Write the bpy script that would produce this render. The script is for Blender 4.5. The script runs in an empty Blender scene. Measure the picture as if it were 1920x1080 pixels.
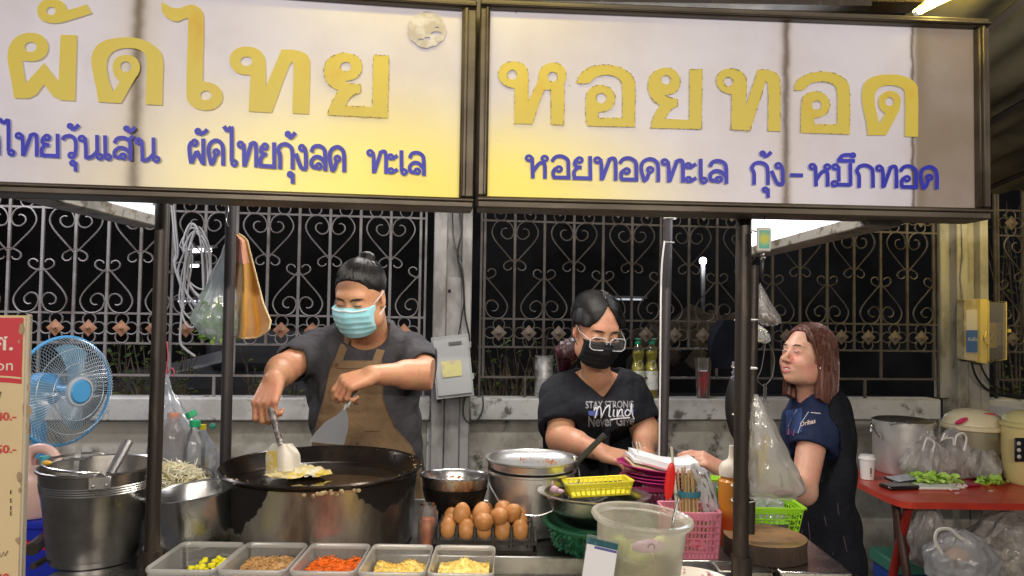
import bpy, math, random
import numpy as np
from math import sin, cos, pi, sqrt, atan2, radians
from mathutils import Vector, Matrix, geometry
from mathutils.bvhtree import BVHTree
random.seed(11)
V = Vector
sc = bpy.context.scene
COL = sc.collection

# ---------------------------------------------------------------- camera
FPX = 1350.0
PITCH = math.atan(50 / FPX)
ROLL = 0.015
EYE = V((0, 0, 1.5))
_F = V((0, cos(PITCH), sin(PITCH))); _U0 = V((0, -sin(PITCH), cos(PITCH))); _X = V((1, 0, 0))
_R = cos(ROLL) * _X + sin(ROLL) * _U0
_U = -sin(ROLL) * _X + cos(ROLL) * _U0
cam_data = bpy.data.cameras.new('camera')
cam_data.sensor_width = 36; cam_data.lens = 36 * FPX / 1920
cam_data.clip_start = 0.05; cam_data.clip_end = 200
cam = bpy.data.objects.new('camera', cam_data); COL.objects.link(cam)
mw = Matrix.Identity(4)
for i, a in enumerate((_R, _U, -_F)):
    for j in range(3): mw[j][i] = a[j]
mw.translation = EYE
cam.matrix_world = mw
sc.camera = cam

# ---------------------------------------------------------------- world: night sky
w = bpy.data.worlds.new('World'); sc.world = w; w.use_nodes = True
nt = w.node_tree; bg = nt.nodes['Background']
bg.inputs[0].default_value = (0.86, 0.84, 0.95, 1); bg.inputs[1].default_value = 0.115

sc.view_settings.view_transform = 'Standard'; sc.view_settings.look = 'None'
sc.view_settings.exposure = 0.2; sc.view_settings.gamma = 1
sc.cycles.max_bounces = 7; sc.cycles.transparent_max_bounces = 16
sc.cycles.use_denoising = True
sc.cycles.caustics_reflective = False; sc.cycles.caustics_refractive = False
sc.cycles.sample_clamp_indirect = 4

# ---------------------------------------------------------------- the market's lamps and added fill tubes (fixtures are built further down)
def tube_light(name, a, b, power, col, width=0.05, face=None):
    """a fluorescent tube between a and b: an area light lying along it, shining down"""
    a, b = V(a), V(b); d = bpy.data.lights.new(name, 'AREA'); d.shape = 'RECTANGLE'
    d.size = (b - a).length; d.size_y = width; d.energy = power; d.color = col
    o = bpy.data.objects.new(name, d); COL.objects.link(o)
    x = (b - a).normalized(); z = V((0, 0, 1)) if face is None else -V(face); z = (z - x * z.dot(x)).normalized(); y = z.cross(x)
    m = Matrix.Identity(4)
    for i, v in enumerate((x, y, z)):
        for j in range(3): m[j][i] = v[j]
    m.translation = (a + b) / 2
    o.matrix_world = m; return o
COOL = (0.93, 0.95, 1.0); WARM = (1.0, 0.86, 0.66); YEL = (1.0, 0.78, 0.06)
TUBES = [  # name, from, to, power, colour
    ('stall_tube_lamp', (-0.50, 1.72, 2.165), (0.62, 1.76, 2.165), 10.0, (1.0, 0.92, 0.82), None),
    ('neighbour_tube_lamp', (-3.4, 3.0, 2.75), (-2.3, 3.0, 2.75), 46.0, (0.95, 0.92, 1.0), None),
    ('lane_tube_lamp', (-1.9, -3.2, 2.62), (0.1, -3.2, 2.62), 140.0, (1.0, 0.90, 0.79), (.06, 1, -.2)),  # added fill behind the camera, lights the stall from the front
    ('lane_tube_lamp', (0.9, -3.2, 2.62), (2.9, -3.2, 2.62), 110.0, (1.0, 0.88, 0.74), (-.06, 1, -.2)),  # second added frontal fill behind the camera
    ('rear_tube_lamp', (-.75, 3.0, 2.5), (.45, 3.0, 2.5), 26.0, (1.0, 0.95, 0.90), None),  # added fill, brightens the wall and coping
    ('right_tube_lamp', (1.3, 2.5, 2.6), (2.3, 2.6, 2.6), 62.0, (1.0, 0.88, 0.72), None),  # unseen fill, brightens the red table
]
for n_, a_, b_, p_, c_, f_ in TUBES: tube_light(n_, a_, b_, p_, c_, .05, f_)

# ---------------------------------------------------------------- pixel -> world (used to measure the place from the photograph)
def ray(px, py): return (_F + _R * ((px - 960) / FPX) - _U * ((py - 540) / FPX))
def P(px, py, Y):
    r = ray(px, py); return EYE + r * (Y / r.y)
def PZ(px, py, z):
    r = ray(px, py); return EYE + r * ((z - 1.5) / r.z)
def PPL(px, py, p0, n):
    r = ray(px, py); return EYE + r * ((V(p0) - EYE).dot(n) / r.dot(n))

# ---------------------------------------------------------------- mesh builder
def TR(loc=(0, 0, 0), rot=(0, 0, 0), s=1.0):
    from mathutils import Euler
    m = Matrix.Translation(V(loc)) @ Euler(rot).to_matrix().to_4x4()
    if not isinstance(s, (tuple, list)): s = (s, s, s)
    return m @ Matrix.Diagonal((s[0], s[1], s[2], 1))
def frame(o, x=None, z=None, y=None):
    """matrix at o whose z (or x) axis follows the given direction"""
    if z is not None:
        z = V(z).normalized(); h = V((0, 1, 0)) if abs(z.y) < .9 else V((1, 0, 0))
        if x is not None: h = None; x = V(x); x = (x - z * x.dot(z)).normalized(); y = z.cross(x)
        else: x = h.cross(z).normalized(); y = z.cross(x)
    else:
        x = V(x).normalized(); up = V(y) if y is not None else V((0, 0, 1)); z = x.cross(up).normalized() if y is not None else None
        if z is None: y = V((0, 0, 1)).cross(x).normalized(); z = x.cross(y)
        else: y = z.cross(x)
    m = Matrix.Identity(4)
    for i, v in enumerate((x, y, z)):
        for j in range(3): m[j][i] = v[j]
    m.translation = V(o); return m
def catmull(pts, n=6, closed=False):
    pts = [V(p) for p in pts]
    if len(pts) < 3 and not closed: return pts
    out = []; N = len(pts); segs = N if closed else N - 1
    for i in range(segs):
        if closed: p0, p1, p2, p3 = pts[(i - 1) % N], pts[i], pts[(i + 1) % N], pts[(i + 2) % N]
        else: p0 = pts[max(i - 1, 0)]; p1 = pts[i]; p2 = pts[i + 1]; p3 = pts[min(i + 2, N - 1)]
        for k in range(n):
            t = k / n
            out.append(0.5 * ((2 * p1) + (p2 - p0) * t + (2 * p0 - 5 * p1 + 4 * p2 - p3) * t * t + (3 * p1 - p0 - 3 * p2 + p3) * t ** 3))
    if not closed: out.append(pts[-1])
    return out
class MB:
    def __init__(s): s.v = []; s.f = []; s.m = []; s.cur = 0
    def add(s, vs, fs, M=None):
        b = len(s.v)
        s.v += [(M @ V(p)) for p in vs] if M is not None else [V(p) for p in vs]
        s.f += [tuple(b + i for i in f) for f in fs]; s.m += [s.cur] * len(fs); return s
    def box(s, c, size, M=None, bev=0.0):
        x, y, z = (k / 2 for k in size); c = V(c)
        if bev <= 0:
            vs = [c + V((sx * x, sy * y, sz * z)) for sx in (-1, 1) for sy in (-1, 1) for sz in (-1, 1)]
            fs = [(0, 1, 3, 2), (4, 6, 7, 5), (0, 4, 5, 1), (2, 3, 7, 6), (0, 2, 6, 4), (1, 5, 7, 3)]
            return s.add(vs, fs, M)
        b = min(bev, x * .9, y * .9, z * .9)
        vs = []; idx = {}
        for sx in (-1, 1):
            for sy in (-1, 1):
                for sz in (-1, 1):
                    for k in range(3):
                        d = [x, y, z]
                        for j in range(3):
                            if j != k: d[j] -= b
                        idx[(sx, sy, sz, k)] = len(vs); vs.append(c + V((sx * d[0], sy * d[1], sz * d[2])))
        g = lambda *a: idx[a]
        fs = []
        for a in (-1, 1):
            fs += [(g(a, -1, -1, 0), g(a, -1, 1, 0), g(a, 1, 1, 0), g(a, 1, -1, 0)), (g(-1, a, -1, 1), g(-1, a, 1, 1), g(1, a, 1, 1), g(1, a, -1, 1)), (g(-1, -1, a, 2), g(-1, 1, a, 2), g(1, 1, a, 2), g(1, -1, a, 2))]
            for c2 in (-1, 1):
                fs += [(g(a, c2, -1, 0), g(a, c2, 1, 0), g(a, c2, 1, 1), g(a, c2, -1, 1)), (g(a, -1, c2, 0), g(a, 1, c2, 0), g(a, 1, c2, 2), g(a, -1, c2, 2)), (g(-1, a, c2, 1), g(1, a, c2, 1), g(1, a, c2, 2), g(-1, a, c2, 2))]
                for d in (-1, 1): fs.append((g(a, c2, d, 0), g(a, c2, d, 1), g(a, c2, d, 2)))
        s.add(vs, fs, M); s.fix = True; return s
    def tube(s, pts, r, seg=8, closed=False, M=None, caps=True, flat=None):
        """tube through pts, radius r or list of radii; flat=(a,b) scales the section"""
        pts = [V(p) for p in pts]; N = len(pts)
        rs = r if isinstance(r, (list, tuple)) else [r] * N
        if len(rs) != N: rs = list(np.interp(np.linspace(0, 1, N), np.linspace(0, 1, len(rs)), rs))
        vs = []; fs = []; up = None
        for i in range(N):
            a = pts[(i - 1) % N] if closed or i > 0 else pts[i]; b = pts[(i + 1) % N] if closed or i < N - 1 else pts[i]
            t = (b - a)
            t = t.normalized() if t.length > 1e-9 else V((0, 0, 1))
            if up is None: up = V((0, 0, 1)) if abs(t.z) < .9 else V((1, 0, 0))
            n = (up - t * up.dot(t))
            n = n.normalized() if n.length > 1e-6 else t.orthogonal().normalized()
            up = n; bn = t.cross(n)
            fa, fb = flat or (1, 1)
            for k in range(seg):
                A = 2 * pi * k / seg; vs.append(pts[i] + (n * cos(A) * fa + bn * sin(A) * fb) * rs[i])
        for i in range(N if closed else N - 1):
            j = (i + 1) % N
            for k in range(seg):
                l = (k + 1) % seg; fs.append((i * seg + k, i * seg + l, j * seg + l, j * seg + k))
        if caps and not closed:
            fs.append(tuple(range(seg - 1, -1, -1))); fs.append(tuple((N - 1) * seg + k for k in range(seg)))
        return s.add(vs, fs, M)
    def cyl(s, a, b, r, seg=16, r2=None, M=None): return s.tube([a, b], [r, r if r2 is None else r2], seg, M=M)
    def lathe(s, prof, seg=32, M=None, sx=1.0, sy=1.0, wob=None):
        """profile of (r, z); r==0 closes to a point"""
        vs = []; fs = []; rows = []
        for r, z in prof:
            if r <= 1e-9: rows.append([len(vs)]); vs.append(V((0, 0, z)))
            else:
                rows.append(list(range(len(vs), len(vs) + seg)))
                for k in range(seg):
                    A = 2 * pi * k / seg; q = r * (1 + (wob(A, z) if wob else 0)); vs.append(V((q * cos(A) * sx, q * sin(A) * sy, z)))
        for a, b in zip(rows, rows[1:]):
            for k in range(seg):
                l = (k + 1) % seg
                if len(a) == 1 and len(b) == 1: break
                if len(a) == 1: fs.append((a[0], b[l], b[k]))
                elif len(b) == 1: fs.append((a[k], a[l], b[0]))
                else: fs.append((a[k], a[l], b[l], b[k]))
        return s.add(vs, fs, M)
    def ell(s, c, r, seg=16, rings=8, M=None):
        if not isinstance(r, (tuple, list)): r = (r, r, r)
        T = TR(c, (0, 0, 0), r); T = M @ T if M is not None else T
        return s.lathe([(sin(pi * i / rings), -cos(pi * i / rings)) if 0 < i < rings else (0, -1 if i == 0 else 1) for i in range(rings + 1)], seg, T)
    def poly(s, pts, th=(0, 0, 0), M=None, holes=()):
        """flat polygon (3-D points) with holes, extruded by vector th"""
        loops = [[V(p) for p in pts]] + [[V(p) for p in h] for h in holes]
        tris = geometry.tessellate_polygon(loops); vs = [p for l in loops for p in l]; n = len(vs); th = V(th)
        if th.length < 1e-9: return s.add(vs, [tuple(t) for t in tris], M)
        fs = [tuple(t) for t in tris] + [tuple(n + i for i in reversed(t)) for t in tris]
        b = 0
        for l in loops:
            k = len(l)
            fs += [(b + i, b + (i + 1) % k, n + b + (i + 1) % k, n + b + i) for i in range(k)]; b += k
        return s.add(vs + [p + th for p in vs], fs, M)
    def grid(s, fn, nu, nv, M=None, cu=False):
        vs = [V(fn(i / (nu if cu else nu - 1), j / (nv - 1))) for i in range(nu) for j in range(nv)]
        fs = []
        for i in range(nu if cu else nu - 1):
            for j in range(nv - 1):
                a = (i % nu) * nv + j; b = ((i + 1) % nu) * nv + j; fs.append((a, b, b + 1, a + 1))
        return s.add(vs, fs, M)
    def mesh(s, name, mats, smooth=True, inv=None, angle=40):
        me = bpy.data.meshes.new(name)
        vs = [inv @ v for v in s.v] if inv is not None else s.v
        me.from_pydata([tuple(v) for v in vs], [], s.f)
        if not isinstance(mats, (list, tuple)): mats = [mats]
        for m in mats: me.materials.append(m)
        me.polygons.foreach_set('material_index', s.m)
        me.update()
        import bmesh
        bm = bmesh.new(); bm.from_mesh(me); bmesh.ops.recalc_face_normals(bm, faces=bm.faces); bm.to_mesh(me); bm.free()
        if smooth:
            me.shade_smooth(); me.set_sharp_from_angle(angle=radians(angle))
        return me
def prop(o, label=None, cat=None, group=None, kind=None):
    for k, v in (('label', label), ('category', cat), ('group', group), ('kind', kind)):
        if v: o[k] = v
    return o
def thing(name, label, cat, base, group=None, rz=0.0):
    o = bpy.data.objects.new(name, None); COL.objects.link(o); o.empty_display_size = .1
    o.location = V(base); o.rotation_euler = (0, 0, rz)
    return prop(o, label, cat, group)
def root_m(o):
    m = Matrix.Identity(4)
    while o is not None: m = o.matrix_basis @ m; o = o.parent
    return m
def part(par, name, mb, mat, label=None, smooth=True, world=True, kind=None, angle=40):
    inv = root_m(par).inverted() if (par is not None and world) else None
    me = mb.mesh(name, mat, smooth, inv, angle) if isinstance(mb, MB) else mb
    o = bpy.data.objects.new(name, me); COL.objects.link(o); o.parent = par
    return prop(o, label, None, None, kind)
def solo(name, mb, mat, label, cat, group=None, base=None, kind=None, smooth=True, angle=40):
    """a thing that is a single mesh, its origin at its base"""
    if base is None:
        xs = [v.x for v in mb.v]; ys = [v.y for v in mb.v]; zs = [v.z for v in mb.v]
        base = ((min(xs) + max(xs)) / 2, (min(ys) + max(ys)) / 2, min(zs))
    me = mb.mesh(name, mat, smooth, Matrix.Translation(V(base)).inverted(), angle)
    o = bpy.data.objects.new(name, me); COL.objects.link(o); o.location = V(base)
    return prop(o, label, cat, group, kind)
def link_copy(src, par, M):
    c = src.copy(); COL.objects.link(c); c.parent = par; c.matrix_basis = M; return c
def dup(o, M, label=None, group=None):
    c = o.copy(); COL.objects.link(c); c.matrix_basis = M
    if label: c['label'] = label
    if group: c['group'] = group
    for ch in o.children_recursive if False else list(o.children):
        d = ch.copy(); COL.objects.link(d); d.parent = c; d.matrix_basis = ch.matrix_basis.copy()
        for g in list(ch.children):
            e = g.copy(); COL.objects.link(e); e.parent = d; e.matrix_basis = g.matrix_basis.copy()
    return c

# ---------------------------------------------------------------- text
def text_mb(body, size, M, depth=0.0, align='LEFT', res=3, bold=0.0, shear=0.0):
    cu = bpy.data.curves.new('t', 'FONT'); cu.body = body; cu.size = size; cu.extrude = depth; cu.resolution_u = res
    cu.align_x = align; cu.offset = bold; cu.shear = shear
    o = bpy.data.objects.new('t', cu); COL.objects.link(o)
    dg = bpy.context.evaluated_depsgraph_get(); me = bpy.data.meshes.new_from_object(o.evaluated_get(dg))
    mb = MB(); mb.add([v.co.copy() for v in me.vertices], [tuple(p.vertices) for p in me.polygons], M)
    bpy.data.objects.remove(o); bpy.data.curves.remove(cu); bpy.data.meshes.remove(me); return mb

# ---------------------------------------------------------------- materials
class NT:
    def __init__(s, m): s.t = m.node_tree; s.n = s.t.nodes; s.l = s.t.links
    def node(s, ty, **kw):
        n = s.n.new(ty)
        for k, v in kw.items(): setattr(n, k, v)
        return n
    def put(s, sock, v):
        if hasattr(v, 'is_output'): s.l.new(v, sock)
        elif v is not None:
            try: sock.default_value = v
            except Exception: sock.default_value = (*v, 1) if len(v) == 3 else v
    def math(s, op, a, b=None, c=None, clamp=False):
        n = s.node('ShaderNodeMath', operation=op); n.use_clamp = clamp
        for i, v in enumerate((a, b, c)):
            if v is not None: s.put(n.inputs[i], v)
        return n.outputs[0]
    def mix(s, f, a, b):
        n = s.node('ShaderNodeMix', data_type='RGBA'); s.put(n.inputs[0], f); s.put(n.inputs[6], a); s.put(n.inputs[7], b); return n.outputs[2]
    def noise(s, co, scale, detail=4, rough=.55, dist=0.0):
        n = s.node('ShaderNodeTexNoise'); s.put(n.inputs['Vector'], co); n.inputs['Scale'].default_value = scale
        n.inputs['Detail'].default_value = detail; n.inputs['Roughness'].default_value = rough; n.inputs['Distortion'].default_value = dist; return n.outputs[0]
    def ramp(s, f, lo, hi):
        n = s.node('ShaderNodeMapRange'); s.put(n.inputs[0], f); n.inputs[1].default_value = lo; n.inputs[2].default_value = hi; n.interpolation_type = 'SMOOTHSTEP'; return n.outputs[0]
    def coords(s, kind='Object', scale=(1, 1, 1), loc=(0, 0, 0)):
        c = s.node('ShaderNodeTexCoord'); m = s.node('ShaderNodeMapping'); s.l.new(c.outputs[kind], m.inputs[0])
        m.inputs['Scale'].default_value = scale; m.inputs['Location'].default_value = loc; return m.outputs[0]
    def xyz(s, v):
        n = s.node('ShaderNodeSeparateXYZ'); s.l.new(v, n.inputs[0]); return n.outputs
def C(h):
    """sRGB 0-255 triple -> linear"""
    return tuple(((c / 255) / 12.92 if c / 255 <= .04045 else ((c / 255 + .055) / 1.055) ** 2.4) for c in h)
def c4(c): return (c[0], c[1], c[2], 1.0)
_mats = {}
def mat(name, col, rough=.5, metal=0., var=None, var2=None, bump=None, rvar=None, sub=0., coat=0., spec=.5, trans=0., ior=1.45, sheen=0., emit=None, estr=0., stretch=(1, 1, 1), world=False, aniso=0.):
    """var=(colour2, scale, lo, hi): first mottling; var2 the same again; bump=(scale, strength, distance)"""
    if name in _mats: return _mats[name]
    m = bpy.data.materials.new(name); m.use_nodes = True; t = NT(m); b = t.n['Principled BSDF']
    if world:
        g = t.node('ShaderNodeNewGeometry'); mp = t.node('ShaderNodeMapping'); t.l.new(g.outputs['Position'], mp.inputs[0]); mp.inputs['Scale'].default_value = stretch; co = mp.outputs[0]
    else: co = t.coords('Object', stretch)
    c = c4(col)
    for k in (var, var2):
        if k: c = t.mix(t.ramp(t.noise(co, k[1], 6, .6), k[2], k[3]), c, c4(k[0]))
    t.put(b.inputs['Base Color'], c)
    r = rough
    if rvar: r = t.math('ADD', rough, t.math('MULTIPLY', t.math('SUBTRACT', t.noise(co, rvar[0], 4), .5), rvar[1]), clamp=True)
    t.put(b.inputs['Roughness'], r)
    b.inputs['Metallic'].default_value = metal; b.inputs['Specular IOR Level'].default_value = spec
    b.inputs['Subsurface Weight'].default_value = sub
    if sub: b.inputs['Subsurface Radius'].default_value = (.012, .005, .003); b.inputs['Subsurface Scale'].default_value = 1.0
    b.inputs['Coat Weight'].default_value = coat; b.inputs['Transmission Weight'].default_value = trans; b.inputs['IOR'].default_value = ior
    b.inputs['Sheen Weight'].default_value = sheen; b.inputs['Anisotropic'].default_value = aniso
    if emit: b.inputs['Emission Color'].default_value = c4(emit); b.inputs['Emission Strength'].default_value = estr
    if bump:
        bn = t.node('ShaderNodeBump'); bn.inputs['Strength'].default_value = bump[1]; bn.inputs['Distance'].default_value = bump[2] if len(bump) > 2 else .004
        t.put(bn.inputs['Height'], t.noise(co, bump[0], 5, .6)); t.l.new(bn.outputs[0], b.inputs['Normal'])
    _mats[name] = m; return m
def film(name, col, alpha=.3, rough=.15, trl=.5, bump=None, gloss=.35, stretch=(1, 1, 1)):
    """thin clear or milky plastic: part see-through, part milky, with a glossy skin"""
    if name in _mats: return _mats[name]
    m = bpy.data.materials.new(name); m.use_nodes = True; t = NT(m); t.n.remove(t.n['Principled BSDF']); out = t.n['Material Output']
    tr = t.node('ShaderNodeBsdfTransparent'); tr.inputs[0].default_value = c4([min(1, .86 + .14 * c) for c in col])
    df = t.node('ShaderNodeBsdfDiffuse'); df.inputs[0].default_value = c4(col)
    tl = t.node('ShaderNodeBsdfTranslucent'); tl.inputs[0].default_value = c4(col)
    gl = t.node('ShaderNodeBsdfGlossy'); gl.inputs['Roughness'].default_value = rough; gl.inputs[0].default_value = (1, 1, 1, 1)
    m1 = t.node('ShaderNodeMixShader'); m1.inputs[0].default_value = trl; t.l.new(df.outputs[0], m1.inputs[1]); t.l.new(tl.outputs[0], m1.inputs[2])
    m2 = t.node('ShaderNodeMixShader'); t.l.new(tr.outputs[0], m2.inputs[1]); t.l.new(m1.outputs[0], m2.inputs[2])
    lw = t.node('ShaderNodeLayerWeight'); lw.inputs[0].default_value = .35
    co = t.coords('Object', stretch)
    a = t.math('ADD', alpha, t.math('MULTIPLY', lw.outputs['Facing'], .35), clamp=True)
    if bump: a = t.math('ADD', a, t.math('MULTIPLY', t.math('SUBTRACT', t.noise(co, bump[0] * .4, 3), .5), .35), clamp=True)
    t.put(m2.inputs[0], a)
    m3 = t.node('ShaderNodeMixShader'); t.l.new(m2.outputs[0], m3.inputs[1]); t.l.new(gl.outputs[0], m3.inputs[2])
    t.put(m3.inputs[0], t.math('MULTIPLY', lw.outputs['Fresnel'], gloss * 3, clamp=True)); t.l.new(m3.outputs[0], out.inputs[0])
    if bump:
        bn = t.node('ShaderNodeBump'); bn.inputs['Strength'].default_value = bump[1]; bn.inputs['Distance'].default_value = .01
        t.put(bn.inputs['Height'], t.noise(co, bump[0], 4)); t.l.new(bn.outputs[0], gl.inputs['Normal']); t.l.new(bn.outputs[0], df.inputs['Normal'])
    _mats[name] = m; return m
def emis(name, col, strength):
    if name in _mats: return _mats[name]
    m = bpy.data.materials.new(name); m.use_nodes = True; b = m.node_tree.nodes['Principled BSDF']
    b.inputs['Base Color'].default_value = c4(col); b.inputs['Emission Color'].default_value = c4(col); b.inputs['Emission Strength'].default_value = strength
    _mats[name] = m; return m
STEEL = mat('stainless_steel', (.58, .58, .57), .25, 1., var=((.36, .35, .33), 9, .42, .72), rvar=(14, .22), bump=(30, .05))
STEEL_DULL = mat('worn_steel', (.46, .46, .45), .38, .95, var=((.2, .19, .17), 6, .45, .7), rvar=(10, .3), bump=(40, .12))
ALU = mat('aluminium', (.70, .70, .69), .32, .95, var=((.48, .47, .45), 8, .4, .7), rvar=(12, .2), bump=(22, .08))
IRON = mat('black_iron', (.018, .016, .015), .42, .35, var=((.05, .04, .035), 12, .5, .75), rvar=(16, .4), bump=(50, .25))
POST = mat('dark_painted_steel', (.035, .027, .022), .42, .25, var=((.09, .065, .045), 26, .55, .75), rvar=(20, .3), bump=(60, .12), stretch=(1, 1, .25))
POST_G = mat('grey_painted_steel', (.05, .045, .048), .45, .25, var=((.07, .06, .055), 18, .5, .75), bump=(60, .12), stretch=(1, 1, .25))
BLACKP = mat('black_plastic', (.012, .012, .013), .35)
WHITEP = mat('white_plastic', (.72, .72, .7), .4)
WIRE = mat('zip_tie', (.6, .6, .56), .4)
# ================================================================= SETTING
CONC = mat('concrete', (.42, .42, .415), .88, var=((.17, .16, .145), 3.5, .42, .68), var2=((.06, .055, .05), 9, .60, .78), bump=(45, .5, .004), world=True)
CONC_TOP = mat('concrete_coping', (.43, .43, .42), .86, var=((.32, .31, .295), 4.5, .42, .66), var2=((.10, .095, .085), 11, .56, .70), bump=(60, .5, .004), world=True)
CONC_DARK = mat('concrete_plinth', (.40, .385, .34), .9, var=((.22, .205, .17), 3.2, .38, .62), var2=((.05, .045, .04), 7, .55, .70), bump=(45, .5, .004), world=True)
# ground and the dark yard behind the fence
g = MB().box((0, 20, -.05), (90, 90, .1))
solo('ground', g, mat('ground_concrete', (.11, .105, .10), .75, var=((.05, .048, .045), 2.2, .4, .65), bump=(30, .5, .004), world=True), 'worn grey concrete ground under and around the food stall', None, kind='structure')

# fence line on the ground: two measured points
FA = P(100, 742, 3.85); FB = P(1600, 750, 4.35); FA.z = 0; FB.z = 0
FD = (FB - FA).normalized(); FN = V((FD.y, -FD.x, 0))      # FN points to the camera
FANG = atan2(FD.y, FD.x)
def FX(px, py, off=0.0):
    return PPL(px, py, FA + FN * off, FN)
def FU(px, py=600, off=0.0): return (FX(px, py, off) - FA).dot(FD)
def FW(u, z, off=0.0): return FA + FD * u + FN * off + V((0, 0, z))
def fbox(mb, u0, u1, z0, z1, o0, o1, bev=0.0):
    M = Matrix.Translation(FA) @ Matrix.Rotation(FANG, 4, 'Z')
    return mb.box(((u0 + u1) / 2, -(o0 + o1) / 2, (z0 + z1) / 2), (u1 - u0, abs(o1 - o0), z1 - z0), M, bev)
z_cop = FX(900, 745).z; z_cop_b = FX(600, 789, .05).z
wall = thing('boundary_wall', 'low grey concrete wall with projecting coping under the iron fence', 'wall', FA)
U0, U1 = FU(-900), FU(2900)
CL0, CL1 = FU(812, 560, .09), FU(884, 560, .09)      # middle column
CR0, CR1 = FU(1764, 560, .05), FU(1855, 560, .09)     # right column
part(wall, 'wall_face', fbox(MB(), U0, U1, 0, z_cop_b - .003, -.06, .0), CONC_DARK)
for a, b in ((U0, CL0 - .004), (CL1 + .004, CR0 - .004), (CR1 + .004, U1)):
    part(wall, 'coping', fbox(MB(), a, b, z_cop_b, z_cop, -.09, .055, .008), CONC_TOP)
for a, b in ((FU(-260), FU(-180)), (FU(800, 850, .03), FU(880, 850, .03)),):
    part(wall, 'pilaster', fbox(MB(), a, b, 0, z_cop_b - .006, -.02, .022, .004), CONC)
part(wall, 'pilaster', fbox(MB(), CR0, CR1, 0, z_cop_b - .006, -.02, .03, .004), CONC_DARK)

# utility column with a recessed channel
H = 3.6
def h_column(name, label, u0, u1, o, m, rec_lo):
    t = thing(name, label, 'column', FW((u0 + u1) / 2, 0, 0))
    w_ = (u1 - u0)
    part(t, 'flange', fbox(MB(), u0, u0 + w_ * .34, z_cop * .0, H, -.05, o, .006), m)
    part(t, 'flange', fbox(MB(), u1 - w_ * .26, u1, 0, H, -.05, o, .006), m)
    mb = fbox(MB(), u0 + w_ * .34 + .002, u1 - w_ * .26 - .002, 0, rec_lo, -.05, o - .004, .004)
    part(t, 'lower_shaft', mb, m)
    part(t, 'recessed_web', fbox(MB(), u0 + w_ * .34 + .002, u1 - w_ * .26 - .002, rec_lo + .002, H, -.05, o - .055), m)
    return t
zrec = FX(850, 520, .09).z
h_column('concrete_column', 'weathered grey concrete column behind the grey junction box, recessed at the top', CL0, CL1, .09, mat('column_concrete', (.33, .32, .31), .85, var=((.16, .15, .14), 6, .40, .66), var2=((.38, .37, .36), 7, .62, .78), bump=(50, .5, .004), world=True, stretch=(1, 1, .45)), zrec)
zrec2 = FX(1810, 560, .09).z
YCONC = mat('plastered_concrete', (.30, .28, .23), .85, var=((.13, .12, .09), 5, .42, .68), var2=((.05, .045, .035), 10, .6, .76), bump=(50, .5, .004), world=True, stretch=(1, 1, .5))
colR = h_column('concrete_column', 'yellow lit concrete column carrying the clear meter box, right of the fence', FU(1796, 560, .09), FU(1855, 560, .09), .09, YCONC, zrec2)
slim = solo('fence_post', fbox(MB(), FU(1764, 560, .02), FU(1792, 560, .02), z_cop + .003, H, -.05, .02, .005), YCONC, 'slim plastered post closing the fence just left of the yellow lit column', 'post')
# small holes and cable on the middle column
cb = MB()
pts = [FX(862, 395, .10), FX(864, 440, .10), FX(858, 480, .10), FX(868, 530, .11), FX(872, 590, .11), FX(880, 640, .11), FX(876, 720, .12), FX(868, 770, .13), FX(878, 792, .14), FX(897, 785, .14), FX(906, 762, .13), FX(903, 735, .11)]
cb.tube(catmull(pts, 8), .0048, 6)
solo('power_cable', cb, BLACKP, 'black cable running down the grey column and looping under the junction box', 'cable')
cb = MB().tube(catmull([FX(848, 380, .05), FX(851, 450, .05), FX(866, 500, .105), FX(870, 560, .11), FX(862, 615, .11), FX(858, 640, .11)], 8), .0035, 6)
solo('power_cable', cb, BLACKP, 'thin cable slanting down the upper part of the grey column', 'cable')
cb = MB().ell(FX(843, 545, .092), (.009, .006, .009), 10, 6)
solo('bolt', cb, IRON, 'rusty bolt hole plug in the grey concrete column', 'bolt')

# ---------------------------------------------------------------- iron fence panels
def z_at(px, py): return FX(px, py, 0).z
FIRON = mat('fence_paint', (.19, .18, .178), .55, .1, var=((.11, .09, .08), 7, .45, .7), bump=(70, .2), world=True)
FIRON_D = mat('fence_paint_old', (.075, .065, .058), .6, .1, var=((.04, .03, .024), 7, .42, .68), bump=(70, .2), world=True)  # darker tone for the middle and right panels
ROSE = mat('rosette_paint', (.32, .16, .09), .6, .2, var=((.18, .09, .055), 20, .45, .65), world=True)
ROSE_D = mat('rosette_paint_old', (.12, .095, .075), .6, .2)  # darker rosettes for the same panels
uB0, uB1 = FU(907), FU(1750); SP = (uB1 - uB0) / 16
zT = z_at(600, 404); zM = z_at(200, 587); zQ = z_at(200, 643); zB = z_at(200, 703)
kz = (zT - zM)
HS = SP / 187.0; VS = kz / 598.0      # photo-measure units -> metres
def scroll_mesh(up, m):
    mb = MB()
    main = [(6, 340), (60, 280), (125, 205), (145, 150), (118, 98), (75, 86), (30, 104), (9, 150), (22, 186), (55, 195), (84, 172), (84, 145), (66, 132), (50, 134)]
    curl = [(3, 322), (36, 330), (64, 348), (68, 372), (50, 387), (28, 382), (20, 370)]
    for sgn in (-1, 1):
        for c in (main, curl):
            q = [V((sgn * x * HS, 0, (-(y - 85) * VS) if not up else ((y - 683) * VS + (683 - 85 - 0) * 0 )))for x, y in c]
            if up: q = [V((sgn * x * HS, 0, -kz + (y - 85) * VS)) for x, y in c]
            mb.tube(catmull(q, 5), .0042, 5, flat=(1, 1.5))
    return mb.mesh('heart_scroll', m)
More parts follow.
